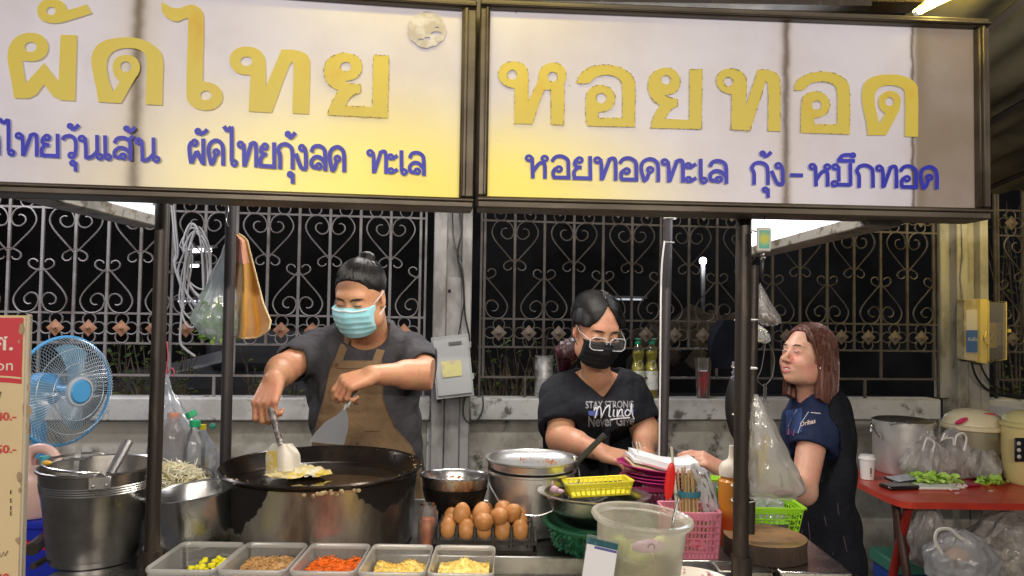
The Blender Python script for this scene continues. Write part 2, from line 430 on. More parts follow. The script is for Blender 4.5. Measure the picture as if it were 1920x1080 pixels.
def ring_mesh(m):
    mb = MB()
    for dx, dz in ((52, 0), (-52, 0), (0, 50), (0, -50)):
        mb.tube([V((dx * HS + 36 * HS * cos(a), 0, dz * VS + 34 * VS * sin(a))) for a in [2 * pi * k / 16 for k in range(16)]], .0038, 5, closed=True, flat=(1, 1.4))
    return mb.mesh('ring_flower', m)
def rose_mesh(m):
    mb = MB(); r = 50 * HS; pr = []
    for k in range(8):
        a = pi / 4 * k; q = r if k % 2 == 0 else r * .68; pr.append(V((q * cos(a), 0, q * sin(a))))
    vs = pr + [V((0, -.012, 0))]; vs += [V((p.x * .35, -.004, p.z * .35)) for p in pr]
    fs = []
    for k in range(8):
        l = (k + 1) % 8; fs += [(k, l, 9 + l, 9 + k), (9 + k, 9 + l, 8)]
    mb.add(vs, fs); mb.ell((0, -.012, 0), (r * .2, .005, r * .2), 8, 5)
    return mb.mesh('rosette', m)
FM = Matrix.Rotation(FANG, 4, 'Z')
def fence_panel(label, ustart, n, first_up, halfL, halfR, m, mr, extra_l=.02, extra_r=.03, SP=SP):
    t = thing('iron_fence_panel', label, 'fence', FW(ustart, 0), 'iron fence panels on the wall', FANG)
    L = n * SP
    zTT = zT + 2 * 84 * VS
    for z, r in ((zT, .0055), (zM, .0055), (zQ, .0055), (zB, .006), (zTT, .0055)):
        part(t, 'rail', MB().box((L / 2 + (extra_r - extra_l) / 2, 0, z), (L + extra_l + extra_r, .012, r * 2)), m, world=False, smooth=False)
    for u in (-extra_l, L + extra_r):
        part(t, 'end_bar', MB().box((u, 0, (z_cop + 3.0) / 2), (.012, .014, 3.0 - z_cop)), m, world=False, smooth=False)
    full = MB().box((0, 0, (zTT + .5 + zM) / 2 - .0), (.015, .013, zTT + .5 - zQ)).mesh('bar', m, False)
    fullz = None
    src = {}
    barL = MB().box((0, 0, 0), (.014, .013, 1)).mesh('bar', m, False)
    def bar(u, z0, z1, wd=1.0):
        o = bpy.data.objects.new('bar', barL); COL.objects.link(o); o.parent = t; o.matrix_basis = Matrix.Translation((u, 0, (z0 + z1) / 2)) @ Matrix.Diagonal((wd, 1, z1 - z0, 1)); return o
    sd, su, rm, ro = scroll_mesh(False, m), scroll_mesh(True, m), ring_mesh(m), rose_mesh(mr)
    for i in range(n + 1):
        up = (i % 2 == 0) == first_up
        u = i * SP
        bar(u, zB if up else zQ, 3.0, 1.0)
        for dz, z0 in ((0, zT),):
            o = bpy.data.objects.new('heart_scroll', su if up else sd); COL.objects.link(o); o.parent = t
            if (i == 0 and halfL) or (i == n and halfR):
                # only the half inside the panel: a narrower copy of the scroll
                me = (su if up else sd).copy(); import bmesh
                bm = bmesh.new(); bm.from_mesh(me)
                keep = 1 if i == 0 else -1
                bmesh.ops.delete(bm, geom=[v for v in bm.verts if v.co.x * keep < -.001], context='VERTS'); bm.to_mesh(me); bm.free(); o.data = me
            o.matrix_basis = Matrix.Translation((u, -.004, z0))
        if i < n:
            for zc in ((zM + zQ) / 2, (zT + zTT) / 2):
                o = bpy.data.objects.new('ring_flower', rm); COL.objects.link(o); o.parent = t; o.matrix_basis = Matrix.Translation((u + SP / 2, -.003, zc))
                r = bpy.data.objects.new('rosette', ro); COL.objects.link(r); r.parent = o; r.matrix_basis = Matrix.Translation((0, -.008, 0))
    # legs under the bottom rail
    for i in range(1, n, 4): bar(i * SP + SP * .4, z_cop, zB)
    return t
uA1 = FU(786); SPA = (uA1 - FU(137)) / 11
nA = int((uA1 - FU(-160)) / SPA) ; nA += nA % 2
fence_panel('pale painted wrought iron fence panel with heart scrolls behind the cook', uA1 - nA * SPA, nA, True, True, True, FIRON, ROSE, SP=SPA)
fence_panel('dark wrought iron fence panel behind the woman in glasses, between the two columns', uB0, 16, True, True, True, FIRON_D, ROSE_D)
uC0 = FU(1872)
fence_panel('dark wrought iron fence panel right of the yellow lit column', uC0, 6, True, True, False, FIRON_D, ROSE_D)

# ---------------------------------------------------------------- yard behind the fence: bare shrubs, rubble, far lamp, a lit shop window
TW = mat('dry_stem', (.10, .075, .05), .8, var=((.05, .04, .03), 20, .4, .6))
LEAF = mat('leaf', (.045, .085, .02), .55, var=((.09, .13, .03), 8, .4, .6))
def shrub(px0, px1, ptop, off, label, n=16, leaves=30, seed=1):
    rnd = random.Random(seed)
    base = FX((px0 + px1) / 2, 700, off); u0, u1 = FU(px0, 650, off), FU(px1, 650, off)
    t = thing('shrub', label, 'shrub', V((base.x, base.y, 0)))
    mb = MB(); lv = MB()
    for k in range(n):
        u = u0 + (u1 - u0) * rnd.random(); um = (u0 + u1) / 2 + (u - (u0 + u1) / 2) * .5
        zt = FX(px0, ptop + rnd.random() * 70, off).z
        p0 = FW(um, .5, off + rnd.uniform(-.1, .1)); p1 = FW(u, zt, off + rnd.uniform(-.15, .15))
        mid = (p0 + p1) / 2 + V((rnd.uniform(-.08, .08), rnd.uniform(-.05, .05), .05))
        q = catmull([p0, mid, p1], 5); mb.tube(q, [.009, .006, .003], 5)
        e = p1 + V((rnd.uniform(-.1, .1), 0, rnd.uniform(.0, .1))); mb.tube([mid, (mid + e) / 2 + V((.02, 0, 0)), e], [.005, .004, .002], 4)
    for k in range(leaves):
        u = u0 + (u1 - u0) * rnd.random(); z = z_cop - .05 + rnd.random() ** 1.5 * (FX(px0, ptop, off).z - z_cop + .05)
        p = FW(u, z, off + rnd.uniform(-.15, .15)); a = rnd.random() * 6.28; l = rnd.uniform(.03, .06); wd = l * .45
        M = TR(p, (rnd.uniform(-.9, .9), rnd.uniform(-.9, .9), a))
        lv.add([(0, 0, 0), (l * .5, wd / 2, .006), (l, 0, 0), (l * .5, -wd / 2, .006), (l * .5, 0, -.004)], [(0, 1, 4), (1, 2, 4), (2, 3, 4), (3, 0, 4)], M)
    part(t, 'stems', mb, TW)
    if leaves: part(t, 'foliage', lv, LEAF, smooth=False, kind='stuff')
shrub(200, 360, 640, -.35, 'leafy green shrub behind the pale fence, right of the blue fan', 14, 170, 3)
shrub(890, 1060, 630, -.30, 'bare twiggy shrub behind the dark fence, left of the woman in glasses', 26, 90, 5)
shrub(470, 620, 660, -.5, 'low dark shrub behind the fence, under the orange towel', 8, 60, 8)
shrub(1862, 1990, 400, -.7, 'tall dim shrub behind the fence at the far right', 12, 260, 9)
# heap of rubble and branches far behind
rub = MB(); rr = random.Random(4)
for k in range(34):
    p = P(1190 + rr.random() * 210, 600 + rr.random() * 80, 6.2 + rr.random()); rub.box((0, 0, 0), (rr.uniform(.1, .3), rr.uniform(.1, .2), rr.uniform(.08, .22)), TR(p, (rr.random(), rr.random(), rr.random() * 3)), .01)
solo('rubble', rub, mat('rubble', (.10, .075, .055), .9, var=((.05, .04, .03), 6, .4, .6)), 'dim heap of rubble beyond the dark fence behind the oil bottles', None, kind='stuff')
# added dark backdrop hiding the sky glow, and a parked vehicle with a paler bonnet on the left
solo('back_wall', MB().box((0, 14.5, 4.5), (70, .2, 9.0)), mat('night_wall', (.03, .028, .03), .9, var=((.008, .008, .008), .5, .4, .6)), 'added dark backdrop wall at the far side of the yard behind the fence', None, kind='structure')  # added backdrop, hides the sky glow
car = thing('parked_car', 'dark parked car behind the fence, its pale bonnet under the hanging bag', 'car', P(420, 740, 5.6) * 1.0)
cq = MB()
a0, a1, a2, a3 = P(318, 682, 5.2), P(424, 655, 5.2), P(424, 672, 4.9), P(330, 695, 4.9)
cq.poly([a0, a1, a2, a3], (0, 0, -.02))
part(car, 'bonnet', cq, mat('car_paint_pale', (.22, .23, .25), .3, coat=.5))
b0 = P(470, 640, 5.6)
body = MB().box((b0.x + .3, 5.95, .62), (2.6, 1.3, .85), None, .12)
part(car, 'body', body, mat('car_paint_dark', (.05, .05, .055), .35, coat=.4))
cabin = MB().box((b0.x + .35, 5.95, 1.18), (1.3, 1.1, .34), None, .1)
part(car, 'cabin', cabin, mat('car_paint_dark', (.010, .010, .012), .5))
def lit_tube(px0, py0, px1, py1, Y, r, label, name='tube_lamp', col=(.9, .95, 1), s=3.0, group=None):
    a, b = P(px0, py0, Y), P(px1, py1, Y); t = thing(name, label, 'lamp', a, group)
    part(t, 'tube', MB().tube([a, b], r, 8), emis('tube_glow_%d' % int(s * 10), col, s))
    e = (b - a).normalized()
    part(t, 'housing', MB().box((0, 0, 0), ((b - a).length + .1, .05, .03), frame((a + b) / 2 + V((0, .03, r + .02)), x=e)), mat('lamp_housing', (.2, .2, .2), .5))
    return t
lit_tube(346, 471, 396, 469, 8.2, .022, 'reflection of a far white tube lamp through the coiled cable, upper one', s=7.0)  # lamp reflection modelled as a glowing tube
lit_tube(350, 499, 372, 498, 8.6, .018, 'reflection of a far white tube lamp through the coiled cable, lower one', s=4.0)  # likewise a reflection built as a tube
lit_tube(334, 565, 395, 564, 8.4, .008, 'faint thin tube lamp glimpsed low behind the coiled cable', s=1.2)
lit_tube(1145, 561, 1206, 562, 9.0, .010, 'faint far tube lamp just right of the woman\'s hair', s=.35)
fl = thing('street_lamp', 'round white lamp shining far beyond the dark fence', 'lamp', P(1318, 489, 9.2) - V((0, 0, 2.0)))
part(fl, 'globe', MB().ell(P(1318, 489, 9.2), .046, 16, 10), emis('lamp_globe', (.85, .92, 1), 9.0))
part(fl, 'pole', MB().cyl(P(1318, 489, 9.2) - V((0, 0, .05)), V((P(1318, 489, 9.2).x, 9.2, 0)), .03, 8), IRON)
pl_ = bpy.data.lights.new('street_lamp_light', 'POINT'); pl_.energy = 110; pl_.color = (.8, .88, 1); pl_.shadow_soft_size = .05
po = bpy.data.objects.new('street_lamp_light', pl_); COL.objects.link(po); po.location = P(1318, 489, 9.2) - V((0, .12, 0))
# dark overhead thing at 340,600 (jackets hung by the post) is built with the stall
# ================================================================= SIGNBOARDS
SD0, SD1, SD2 = 1.385, 1.50, 1.563
def plane_of(pa, pb):
    a, b = V((pa.x, pa.y, 0)), V((pb.x, pb.y, 0)); d = (b - a).normalized(); return a, d, V((d.y, -d.x, 0))
def panel_mat(name, blob, stains, dim=None, base=(184, 180, 188)):
    """backlit signboard print: off-white with a yellow glow of light painted in, brown stains and painted inner-frame shadows along the seams; all in the panel's own metres"""
    m = bpy.data.materials.new(name); m.use_nodes = True; t = NT(m); b = t.n['Principled BSDF']
    co = t.coords('Object'); x, y, z = t.xyz(co)
    nz = t.noise(co, 3.2, 5, .6); nf = t.noise(co, 26, 5, .6)
    c = t.mix(t.ramp(nz, .35, .7), c4(C(base)), c4(C((172, 165, 170))))
    # yellow glow of light painted into the panel colour
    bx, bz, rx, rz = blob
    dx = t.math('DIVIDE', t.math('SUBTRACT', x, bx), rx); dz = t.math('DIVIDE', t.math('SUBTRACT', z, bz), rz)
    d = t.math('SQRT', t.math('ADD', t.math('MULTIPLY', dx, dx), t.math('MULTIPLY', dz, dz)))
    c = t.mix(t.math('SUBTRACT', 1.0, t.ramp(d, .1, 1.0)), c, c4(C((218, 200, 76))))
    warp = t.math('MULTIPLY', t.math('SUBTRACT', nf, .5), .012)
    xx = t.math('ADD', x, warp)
    for sx, wd, col, amt in stains:  # dark seam bars: stains plus painted shadows of the inner frame
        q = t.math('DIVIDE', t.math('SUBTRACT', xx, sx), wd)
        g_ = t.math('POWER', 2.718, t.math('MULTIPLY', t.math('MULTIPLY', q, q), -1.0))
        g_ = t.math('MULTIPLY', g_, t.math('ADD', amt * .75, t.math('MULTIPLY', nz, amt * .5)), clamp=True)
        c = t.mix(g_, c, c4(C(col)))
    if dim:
        x0, col = dim  # browner tone from here to the right end
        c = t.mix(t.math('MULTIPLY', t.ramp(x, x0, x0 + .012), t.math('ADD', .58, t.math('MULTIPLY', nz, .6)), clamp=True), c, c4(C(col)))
    # fly specks
    c = t.mix(t.math('MULTIPLY', t.ramp(t.noise(co, 60, 3, .5), .74, .80), .7), c, c4(C((120, 105, 90))))
    t.put(b.inputs['Base Color'], c); t.put(b.inputs['Emission Color'], c); b.inputs['Emission Strength'].default_value = .33
    b.inputs['Roughness'].default_value = .35; return m
def letters_mat(name, col, var, estr):
    m = mat(name, col, .45, var=var); b = m.node_tree.nodes['Principled BSDF']
    src = b.inputs['Base Color'].links[0].from_socket; m.node_tree.links.new(src, b.inputs['Emission Color']); b.inputs['Emission Strength'].default_value = estr; return m
GOLD = letters_mat('golden_letter_film', C((194, 176, 70)), (C((192, 150, 34)), 5, .52, .75), .15)
BLUE = letters_mat('blue_letter_film', C((24, 28, 148)), (C((34, 38, 160)), 8, .4, .7), .30)
FRAME = mat('sign_frame_metal', (.12, .10, .075), .45, .4, var=((.07, .055, .04), 9, .4, .65), rvar=(20, .2), bump=(60, .1), stretch=(.3, 1, 1))

def z1(pts): return [(x / 2.842, y / 2.842) for x, y in pts]
def z2(pts): return [(400 + x / 2.7, y / 2.7) for x, y in pts]
def z3(pts): return [(880 + x / 2.571, y / 2.571) for x, y in pts]
def z4(pts): return [(1380 + x / 2.572, y / 2.572) for x, y in pts]
def ring2(cx, cy, rx, ry=None, n=18):
    return [(cx + rx * cos(2 * pi * k / n), cy + (ry or rx) * sin(2 * pi * k / n)) for k in range(n)]
def soft(pts, keep=.72):
    """cut corners a little"""
    out = []; n = len(pts)
    for i in range(n):
        a, b, c = V(pts[i - 1]), V(pts[i]), V(pts[(i + 1) % n])
        u, w_ = (a - b), (c - b)
        ang = u.angle(w_) if u.length > 1e-6 and w_.length > 1e-6 else pi
        if ang > 2.1:
            out += [tuple(b + u * .25), tuple(b + w_ * .25)]
        else: out.append(tuple(b))
    return out
BIG_L = [
    (z1([(275, 124), (225, 112), (200, 80), (197, 45), (215, 10), (250, -6), (300, -6), (340, 12), (358, 52), (402, 44), (462, 22), (490, 70), (430, 90), (345, 115), (310, 123)]), z1(ring2(272, 58, 25, 22))),
    (z1([(75, 523), (62, 440), (38, 320), (42, 260), (70, 208), (115, 180), (165, 172), (215, 182), (248, 212), (260, 250), (250, 290), (222, 316), (180, 328), (118, 322), (124, 370), (137, 443), (235, 335), (312, 435), (322, 185), (410, 187), (400, 537), (298, 533), (235, 450), (178, 525)]), z1(ring2(163, 250, 32, 27))),
    (z1([(523, 543), (515, 480), (490, 370), (485, 310), (500, 258), (545, 218), (610, 202), (690, 197), (760, 209), (820, 238), (860, 280), (872, 330), (868, 400), (864, 560), (775, 556), (783, 320), (772, 285), (740, 262), (690, 255), (640, 258), (595, 278), (570, 318), (568, 370), (580, 430), (602, 488), (640, 435), (608, 405), (598, 350), (612, 312), (650, 293), (690, 292), (730, 310), (748, 350), (742, 388), (718, 420), (645, 550)]), z1(ring2(670, 355, 30, 28))),
    (z1([(860, 10), (940, 52), (1010, 22), (1050, 30), (1080, 60), (1088, 100), (1080, 433), (1130, 440), (1172, 468), (1190, 510), (1178, 555), (1140, 582), (1090, 590), (1040, 578), (1005, 550), (990, 510), (1003, 98), (990, 95), (935, 122), (862, 75)]), z1(ring2(1097, 508, 30, 25))),
    (z2([(188, 380), (130, 375), (95, 350), (79, 310), (88, 270), (120, 242), (170, 233), (218, 243), (250, 268), (266, 310), (265, 440), (345, 250), (410, 251), (462, 265), (485, 290), (491, 330), (483, 577), (400, 573), (408, 330), (400, 312), (385, 325), (295, 570), (178, 563)]), z2(ring2(167, 310, 30, 24))),
    (z2([(578, 582), (587, 535), (632, 458), (588, 435), (562, 395), (558, 345), (575, 300), (620, 272), (670, 265), (720, 278), (750, 308), (755, 345), (742, 380), (715, 402), (668, 410), (690, 422), (748, 428), (745, 470), (712, 478), (684, 503), (668, 535), (805, 541), (810, 278), (890, 282), (883, 597)]), z2(ring2(670, 337, 28, 24))),
]
BIG_R = [
    (z3([(217, 595), (218, 425), (170, 415), (140, 380), (138, 345), (157, 310), (200, 295), (245, 298), (275, 320), (285, 360), (285, 485), (335, 385), (333, 350), (352, 318), (392, 300), (432, 303), (462, 330), (470, 370), (455, 412), (460, 440), (455, 602), (393, 600), (393, 433), (360, 433), (303, 597)]), z3(ring2(207, 360, 24)), z3(ring2(402, 370, 24))),
    (z3([(517, 402), (527, 362), (562, 330), (620, 312), (690, 312), (750, 332), (790, 365), (803, 410), (798, 612), (570, 607), (560, 560), (562, 450), (587, 420), (630, 407), (675, 418), (700, 445), (706, 485), (690, 520), (660, 537), (622, 540), (622, 568), (738, 568), (738, 410), (725, 380), (690, 362), (640, 360), (602, 375), (580, 403)]), z3(ring2(637, 473, 25))),
    (z3([(875, 617), (884, 565), (918, 508), (880, 480), (860, 435), (862, 385), (882, 348), (925, 327), (965, 325), (1000, 342), (1018, 380), (1015, 420), (995, 450), (945, 458), (962, 468), (1007, 478), (1007, 510), (970, 530), (945, 572), (1060, 578), (1062, 333), (1125, 333), (1120, 623)]), z3(ring2(948, 385, 23))),
    ([(1372, 177), (1353, 172), (1342, 156), (1344, 141), (1353, 131), (1370, 127), (1389, 132), (1399, 143), (1401, 160), (1398, 200), (1421, 130), (1443, 131), (1458, 137), (1464, 150), (1463.6, 246), (1440, 246), (1441, 156), (1436, 152), (1407, 245), (1371, 243)], ring2(1366, 153, 8.8)),
    (z4([(280, 435), (284, 400), (312, 370), (360, 350), (420, 343), (480, 352), (530, 380), (552, 420), (550, 648), (312, 640), (315, 480), (337, 450), (382, 437), (430, 450), (455, 490), (452, 530), (425, 560), (378, 570), (378, 598), (488, 600), (490, 430), (470, 405), (430, 392), (380, 395), (347, 410), (330, 435)]), z4(ring2(390, 507, 23))),
    (z4([(635, 652), (630, 590), (608, 500), (607, 430), (627, 385), (680, 362), (760, 357), (820, 368), (865, 395), (880, 430), (878, 660), (815, 658), (818, 450), (805, 425), (770, 412), (720, 410), (685, 425), (668, 460), (672, 520), (692, 598), (720, 548), (692, 522), (685, 480), (705, 448), (745, 435), (785, 450), (798, 490), (785, 540), (725, 652)]), z4(ring2(741, 490, 21))),
]
# stroke alphabet for the blue lines: r = ring(cx, cy, r), s = stroke
G = {
 'tho': (.86, [('r', .14, .84, .1), ('s', (.25, .86), (.28, .6), (.28, 0)), ('l', (.31, .06), (.58, .9)), ('s', (.53, .85), (.68, .93), (.78, .8), (.78, 0))]),
 'yo': (.8, [('r', .3, .82, .1), ('s', (.18, .82), (.13, .66), (.2, .54), (.38, .51)), ('s', (.22, .5), (.1, .3), (.12, .06)), ('l', (.06, .07), (.7, .07)), ('l', (.68, 0), (.68, 1))]),
 'wo': (.62, [('r', .38, .12, .1), ('s', (.5, .12), (.54, .5), (.5, .8), (.34, .93), (.14, .88), (.06, .74))]),
 'no': (.88, [('r', .14, .84, .1), ('s', (.25, .86), (.28, .5), (.28, 0)), ('s', (.28, .04), (.48, .1), (.66, .3), (.7, .45)), ('l', (.69, 1), (.69, .15)), ('r', (.78), .12, .1)]),
 'e': (.36, [('l', (.1, 1), (.1, .14)), ('r', .2, .12, .1)]),
 'lo': (.76, [('s', (.08, .72), (.18, .9), (.4, .95), (.6, .84), (.65, .6), (.65, 0)), ('r', .38, .18, .1), ('s', (.26, .12), (.1, .16), (.08, .36), (.24, .52), (.45, .5), (.63, .32))]),
 'so': (.80, [('s', (.08, .72), (.18, .9), (.4, .95), (.6, .84), (.65, .6), (.65, 0)), ('r', .38, .18, .1), ('s', (.26, .12), (.1, .16), (.08, .36), (.24, .52), (.45, .5), (.63, .32)), ('l', (.55, .82), (.78, 1.05))]),
 'ko': (.74, [('s', (.12, 0), (.12, .5), (.03, .68)), ('s', (.03, .68), (.14, .88), (.36, .95), (.58, .84), (.64, .6), (.64, 0))]),
 'ngo': (.62, [('r', .3, .84, .1), ('s', (.41, .84), (.46, .6), (.46, .05)), ('s', (.48, .06), (.3, .06), (.2, .2), (.04, .62))]),
 'do': (.78, [('s', (.18, .02), (.08, .5), (.14, .8), (.38, .95), (.6, .86), (.68, .62), (.68, 0)), ('r', .4, .5, .1), ('s', (.17, .03), (.27, .12), (.36, .38))]),
 'pho': (.80, [('r', .3, .82, .1), ('s', (.18, .84), (.08, .66), (.1, .3), (.15, .02)), ('l', (.16, .05), (.38, .5)), ('l', (.38, .5), (.62, .05)), ('l', (.66, 0), (.66, 1))]),
 'ho': (.88, [('r', .14, .84, .1), ('l', (.25, .86), (.27, 0)), ('s', (.29, .3), (.48, .6), (.62, .66), (.7, .55), (.7, 0)), ('r', .7, .84, .1)]),
 'o': (.76, [('s', (.08, .74), (.22, .92), (.44, .95), (.64, .8), (.66, .5), (.66, .07)), ('l', (.72, .07), (.1, .07)), ('s', (.13, .08), (.12, .3), (.22, .46)), ('r', .32, .42, .1)]),
 'mo': (.88, [('r', .12, .85, .1), ('l', (.24, .86), (.24, .22)), ('r', .08, .13, .1), ('l', (.2, .10), (.7, .10)), ('l', (.68, 1), (.68, .05))]),
 'a': (.46, [('r', .12, .72, .09), ('l', (.2, .64), (.4, .80)), ('r', .12, .14, .09), ('l', (.2, .07), (.4, .22))]),
 'ai': (.50, [('l', (-.04, 1.5), (.08, 1.33)), ('l', (.08, 1.33), (.26, 1.5)), ('s', (.26, 1.5), (.27, 1.3), (.26, .18)), ('r', .36, .12, .1)]),
 'dash': (.62, [('l', (.02, .5), (.5, .5))]), 'gap': (.5, []),
}
MK = {
 'han': [('r', -.28, 1.26, .08), ('s', (-.2, 1.16), (0, 1.24), (.12, 1.36))],
 'mai': [('r', -.2, 1.34, .07), ('s', (-.16, 1.22), (-.02, 1.26), (.12, 1.42))],
 'u': [('r', -.12, -.2, .08), ('l', (-.02, -.16), (-.02, -.55))],
 'ue': [('s', (-.56, 1.12), (-.4, 1.34), (-.12, 1.38)), ('l', (-.6, 1.12), (.06, 1.12)), ('r', -.02, 1.36, .07)],
}
def write_line(words, px0, py0, px1, py1, hpx, onto, mb, wt=.165):
    """words: list of (glyph, marks...) set between two measured baseline points"""
    adv = sum(G[w_[0]][0] for w_ in words); sx = 1.0; L = V((px1 - px0, py1 - py0, 0)); n_ = 0
    ux = L / adv; k = L.length / adv / hpx
    uy = V((-.012, -1, 0)) * hpx
    x = 0.0
    for w_ in words:
        wd, st = G[w_[0]]
        st = [(a, x) for a in st]
        for mk in w_[1:]: st += [(a, x + wd - .08) for a in MK[mk]]
        for a, ox in st:
            n_ += 1
            if a[0] == 'r': pts = [(a[1] + a[3] * cos(2 * pi * i / 14) / k * (1 if k > .99 else 1) * k + 0, a[2] + a[3] * sin(2 * pi * i / 14)) for i in range(14)]; closed = True
            else:
                pts = [tuple(p[:2]) for p in (catmull([(q[0], q[1], 0) for q in a[1:]], 6) if a[0] == 's' else [V((*q, 0)) for q in a[1:]])]; closed = False
            W = wt * (.5 if a[0] == 'r' else .5) * hpx * (.78 if a[0] == 'r' else 1.0)
            q = [V((px0, py0, 0)) + ux * (p[0] + ox) + uy * p[1] for p in pts]
            N = len(q); lft = []; rgt = []
            for i in range(N):
                p_ = q[(i - 1) % N] if closed or i else q[i]; nx = q[(i + 1) % N] if closed or i < N - 1 else q[i]
                t_ = (nx - p_).normalized(); nn = V((-t_.y, t_.x, 0)); lft.append(q[i] + nn * W); rgt.append(q[i] - nn * W)
            if not closed:
                e0 = (q[1] - q[0]).normalized() * W * .25; lft[0] -= e0; rgt[0] -= e0
            vs = [onto(p.x, p.y, .0012 + n_ * .00004) for p in lft] + [onto(p.x, p.y, .0012 + n_ * .00004) for p in rgt]
            fs = [(i, (i + 1) % N, N + (i + 1) % N, N + i) for i in range(N if closed else N - 1)]
            mb.add(vs, fs)
        x += wd
def signboard(name, label, pa, pb, ix0, ix1, itop, ibot, otop, obot, ox0, ox1, big, lines, pm, depth=.085):
    a, d, n = plane_of(pa, pb); off0 = V((pa.x, pa.y, 0))
    def onto(px, py, off=0.0): return PPL(px, py, a + n * off, n)
    ang = atan2(d.y, d.x)
    lo = onto(ox0, obot(ox0)); hi = onto(ox1, otop(ox1))
    zb = (lo.z + onto(ox1, obot(ox1)).z) / 2; ztop = (onto(ox0, otop(ox0)).z + hi.z) / 2
    t = thing(name, label, 'signboard', (lo.x, lo.y, zb), 'lit front signboards of the stall', ang)
    L = (V((hi.x, hi.y, 0)) - V((lo.x, lo.y, 0))).length; Hh = ztop - zb
    il = (onto(ix0, 200) - onto(ox0, 200)).length; ir = (onto(ix1, 200) - onto(ox1, 200)).length
    ib = onto((ix0 + ix1) / 2, ibot((ix0 + ix1) / 2)).z - zb; it = ztop - onto((ix0 + ix1) / 2, itop((ix0 + ix1) / 2)).z
    # printed panel (local x along the board, z up, face at y=0)
    pmb = MB().box((L / 2 - (ir - il) / 2, .008, Hh / 2 + (ib - it) / 2), (L - il - ir + .004, .008, Hh - ib - it + .004))
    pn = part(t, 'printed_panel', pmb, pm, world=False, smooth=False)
    def bar(x0, x1, z0, z1, nm='frame_bar'):
        mb = MB(); cx, cz = (x0 + x1) / 2, (z0 + z1) / 2; w_, h_ = x1 - x0, z1 - z0
        mb.box((cx, depth / 2 - .014, cz), (w_, depth, h_), None, .003)
        # stepped inner lip of the extrusion
        if w_ > h_: mb.box((cx, -.018, cz + (h_ * .22 if z0 < Hh / 2 else -h_ * .22)), (w_, .008, h_ * .28), None, .002)
        else: mb.box((cx + (w_ * .22 if x0 < L / 2 else -w_ * .22), -.018, cz), (w_ * .28, .008, h_), None, .002)
        return part(t, nm, mb, FRAME, world=False)
    bar(0, L, 0, ib - .001); bar(0, L, Hh - it + .001, Hh)
    bar(0, il - .001, ib, Hh - it); bar(L - ir + .001, L, ib, Hh - it)
    # sheet-metal back and sides
    part(t, 'back_cover', MB().box((L / 2, depth, Hh / 2), (L - .006, .006, Hh - .006)), mat('sign_back', (.16, .15, .14), .5, .5), world=False)
    bm_ = MB()
    for i, gl in enumerate(big):
        outer, holes = soft(gl[0]), gl[1:]
        bm_.poly([onto(x, y, .0008) for x, y in outer], (0, 0, 0), None, [[onto(x, y, .0008) for x, y in h] for h in holes])
    o = part(t, 'heading_lettering', bm_, GOLD, smooth=False)
    rr = random.Random(len(lines) * 7); wear = MB()
    for i, gl in enumerate(big):
        if (len(lines) == 3) != (i == 5) and not (len(lines) == 4 and i < 3): continue
        for lp in [soft(gl[0])] + list(gl[1:]):
            for a_, b_ in zip(lp, lp[1:] + lp[:1]):
                a_, b_ = V(a_), V(b_); n_ = max(1, int((b_ - a_).length / 3.0))
                for k in range(n_):
                    if rr.random() < .62: continue
                    u, v_ = a_.lerp(b_, k / n_), a_.lerp(b_, (k + 1.1) / n_); tn = (v_ - u).normalized(); nn_ = V((-tn.y, tn.x)) * rr.uniform(.2, .6); j = V((rr.uniform(-.9, .9), rr.uniform(-.9, .9)))
                    wear.add([onto(*(u + j + nn_), .003), onto(*(v_ + j + nn_), .003), onto(*(v_ + j - nn_), .003), onto(*(u + j - nn_), .003)], [(0, 1, 2, 3)])
    if wear.v: part(t, 'peeled_edges', wear, mat('old_glue', (.20, .15, .08), .7), smooth=False, kind='stuff')
    for ln in lines:
        sm_ = MB(); write_line(*ln, onto, sm_); part(t, 'small_lettering', sm_, BLUE, smooth=False)
    return t, onto, n
lin = lambda x0, y0, x1, y1: (lambda x: y0 + (y1 - y0) * (x - x0) / (x1 - x0))
PA, PBb, PC = P(0, 400, SD0), P(895, 400, SD1), P(1848, 400, SD2)
PB2 = P(906, 400, SD1 + .001)
sx_panel = 1.0
# stains and painted frame shadows are given in metres from the board's own origin
def sxm(pa, pb, ox0):
    a, d, n = plane_of(pa, pb); o = PPL(ox0, 200, a, n)
    return lambda px: (PPL(px, 200, a, n) - o).dot(d)
ml = sxm(PA, PBb, -330); mr_ = sxm(PB2, PC, 905)
PM_L = panel_mat('left_sign_print', (ml(700), .02, .74, .31), [(ml(250), .05, (170, 158, 140), .5), (ml(246), .013, (88, 74, 50), .95), (ml(862), .005, (190, 160, 60), .6)])  # yellow light glow and inner-frame shadows painted in with the stains
PM_R = panel_mat('right_sign_print', (mr_(930), .03, .54, .25), [(mr_(1484), .03, (176, 164, 160), .45), (mr_(1482), .009, (84, 72, 58), .95), (mr_(1735), .016, (108, 98, 82), .95), (mr_(1720), .004, (80, 70, 56), .9)], dim=(mr_(1722), (116, 102, 88)))  # likewise glow and frame shadows painted in; browner tone at the right end
signL, ontoL, nL = signboard('signboard', 'left half of the lit front sign, with a round scraped sticker patch', PA, PBb, -300, 866,
    lin(0, -36, 866, 18), lin(0, 343, 866, 367), lin(0, -56, 887, 1), lin(0, 363, 887, 391), -330, 893.6,
    BIG_L, [([('do',), ('ai',), ('tho',), ('yo',), ('wo', 'mai', 'u'), ('no',), ('e',), ('so', 'mai'), ('no',)], -38, 289, 298, 304, 45),
            ([('pho', 'han'), ('do',), ('ai',), ('tho',), ('yo',), ('ko', 'mai', 'u'), ('ngo',), ('lo',), ('do',)], 352, 307, 650, 323, 49),
            ([('tho',), ('a',), ('e',), ('lo',)], 688, 324, 800, 330, 45)], PM_L)
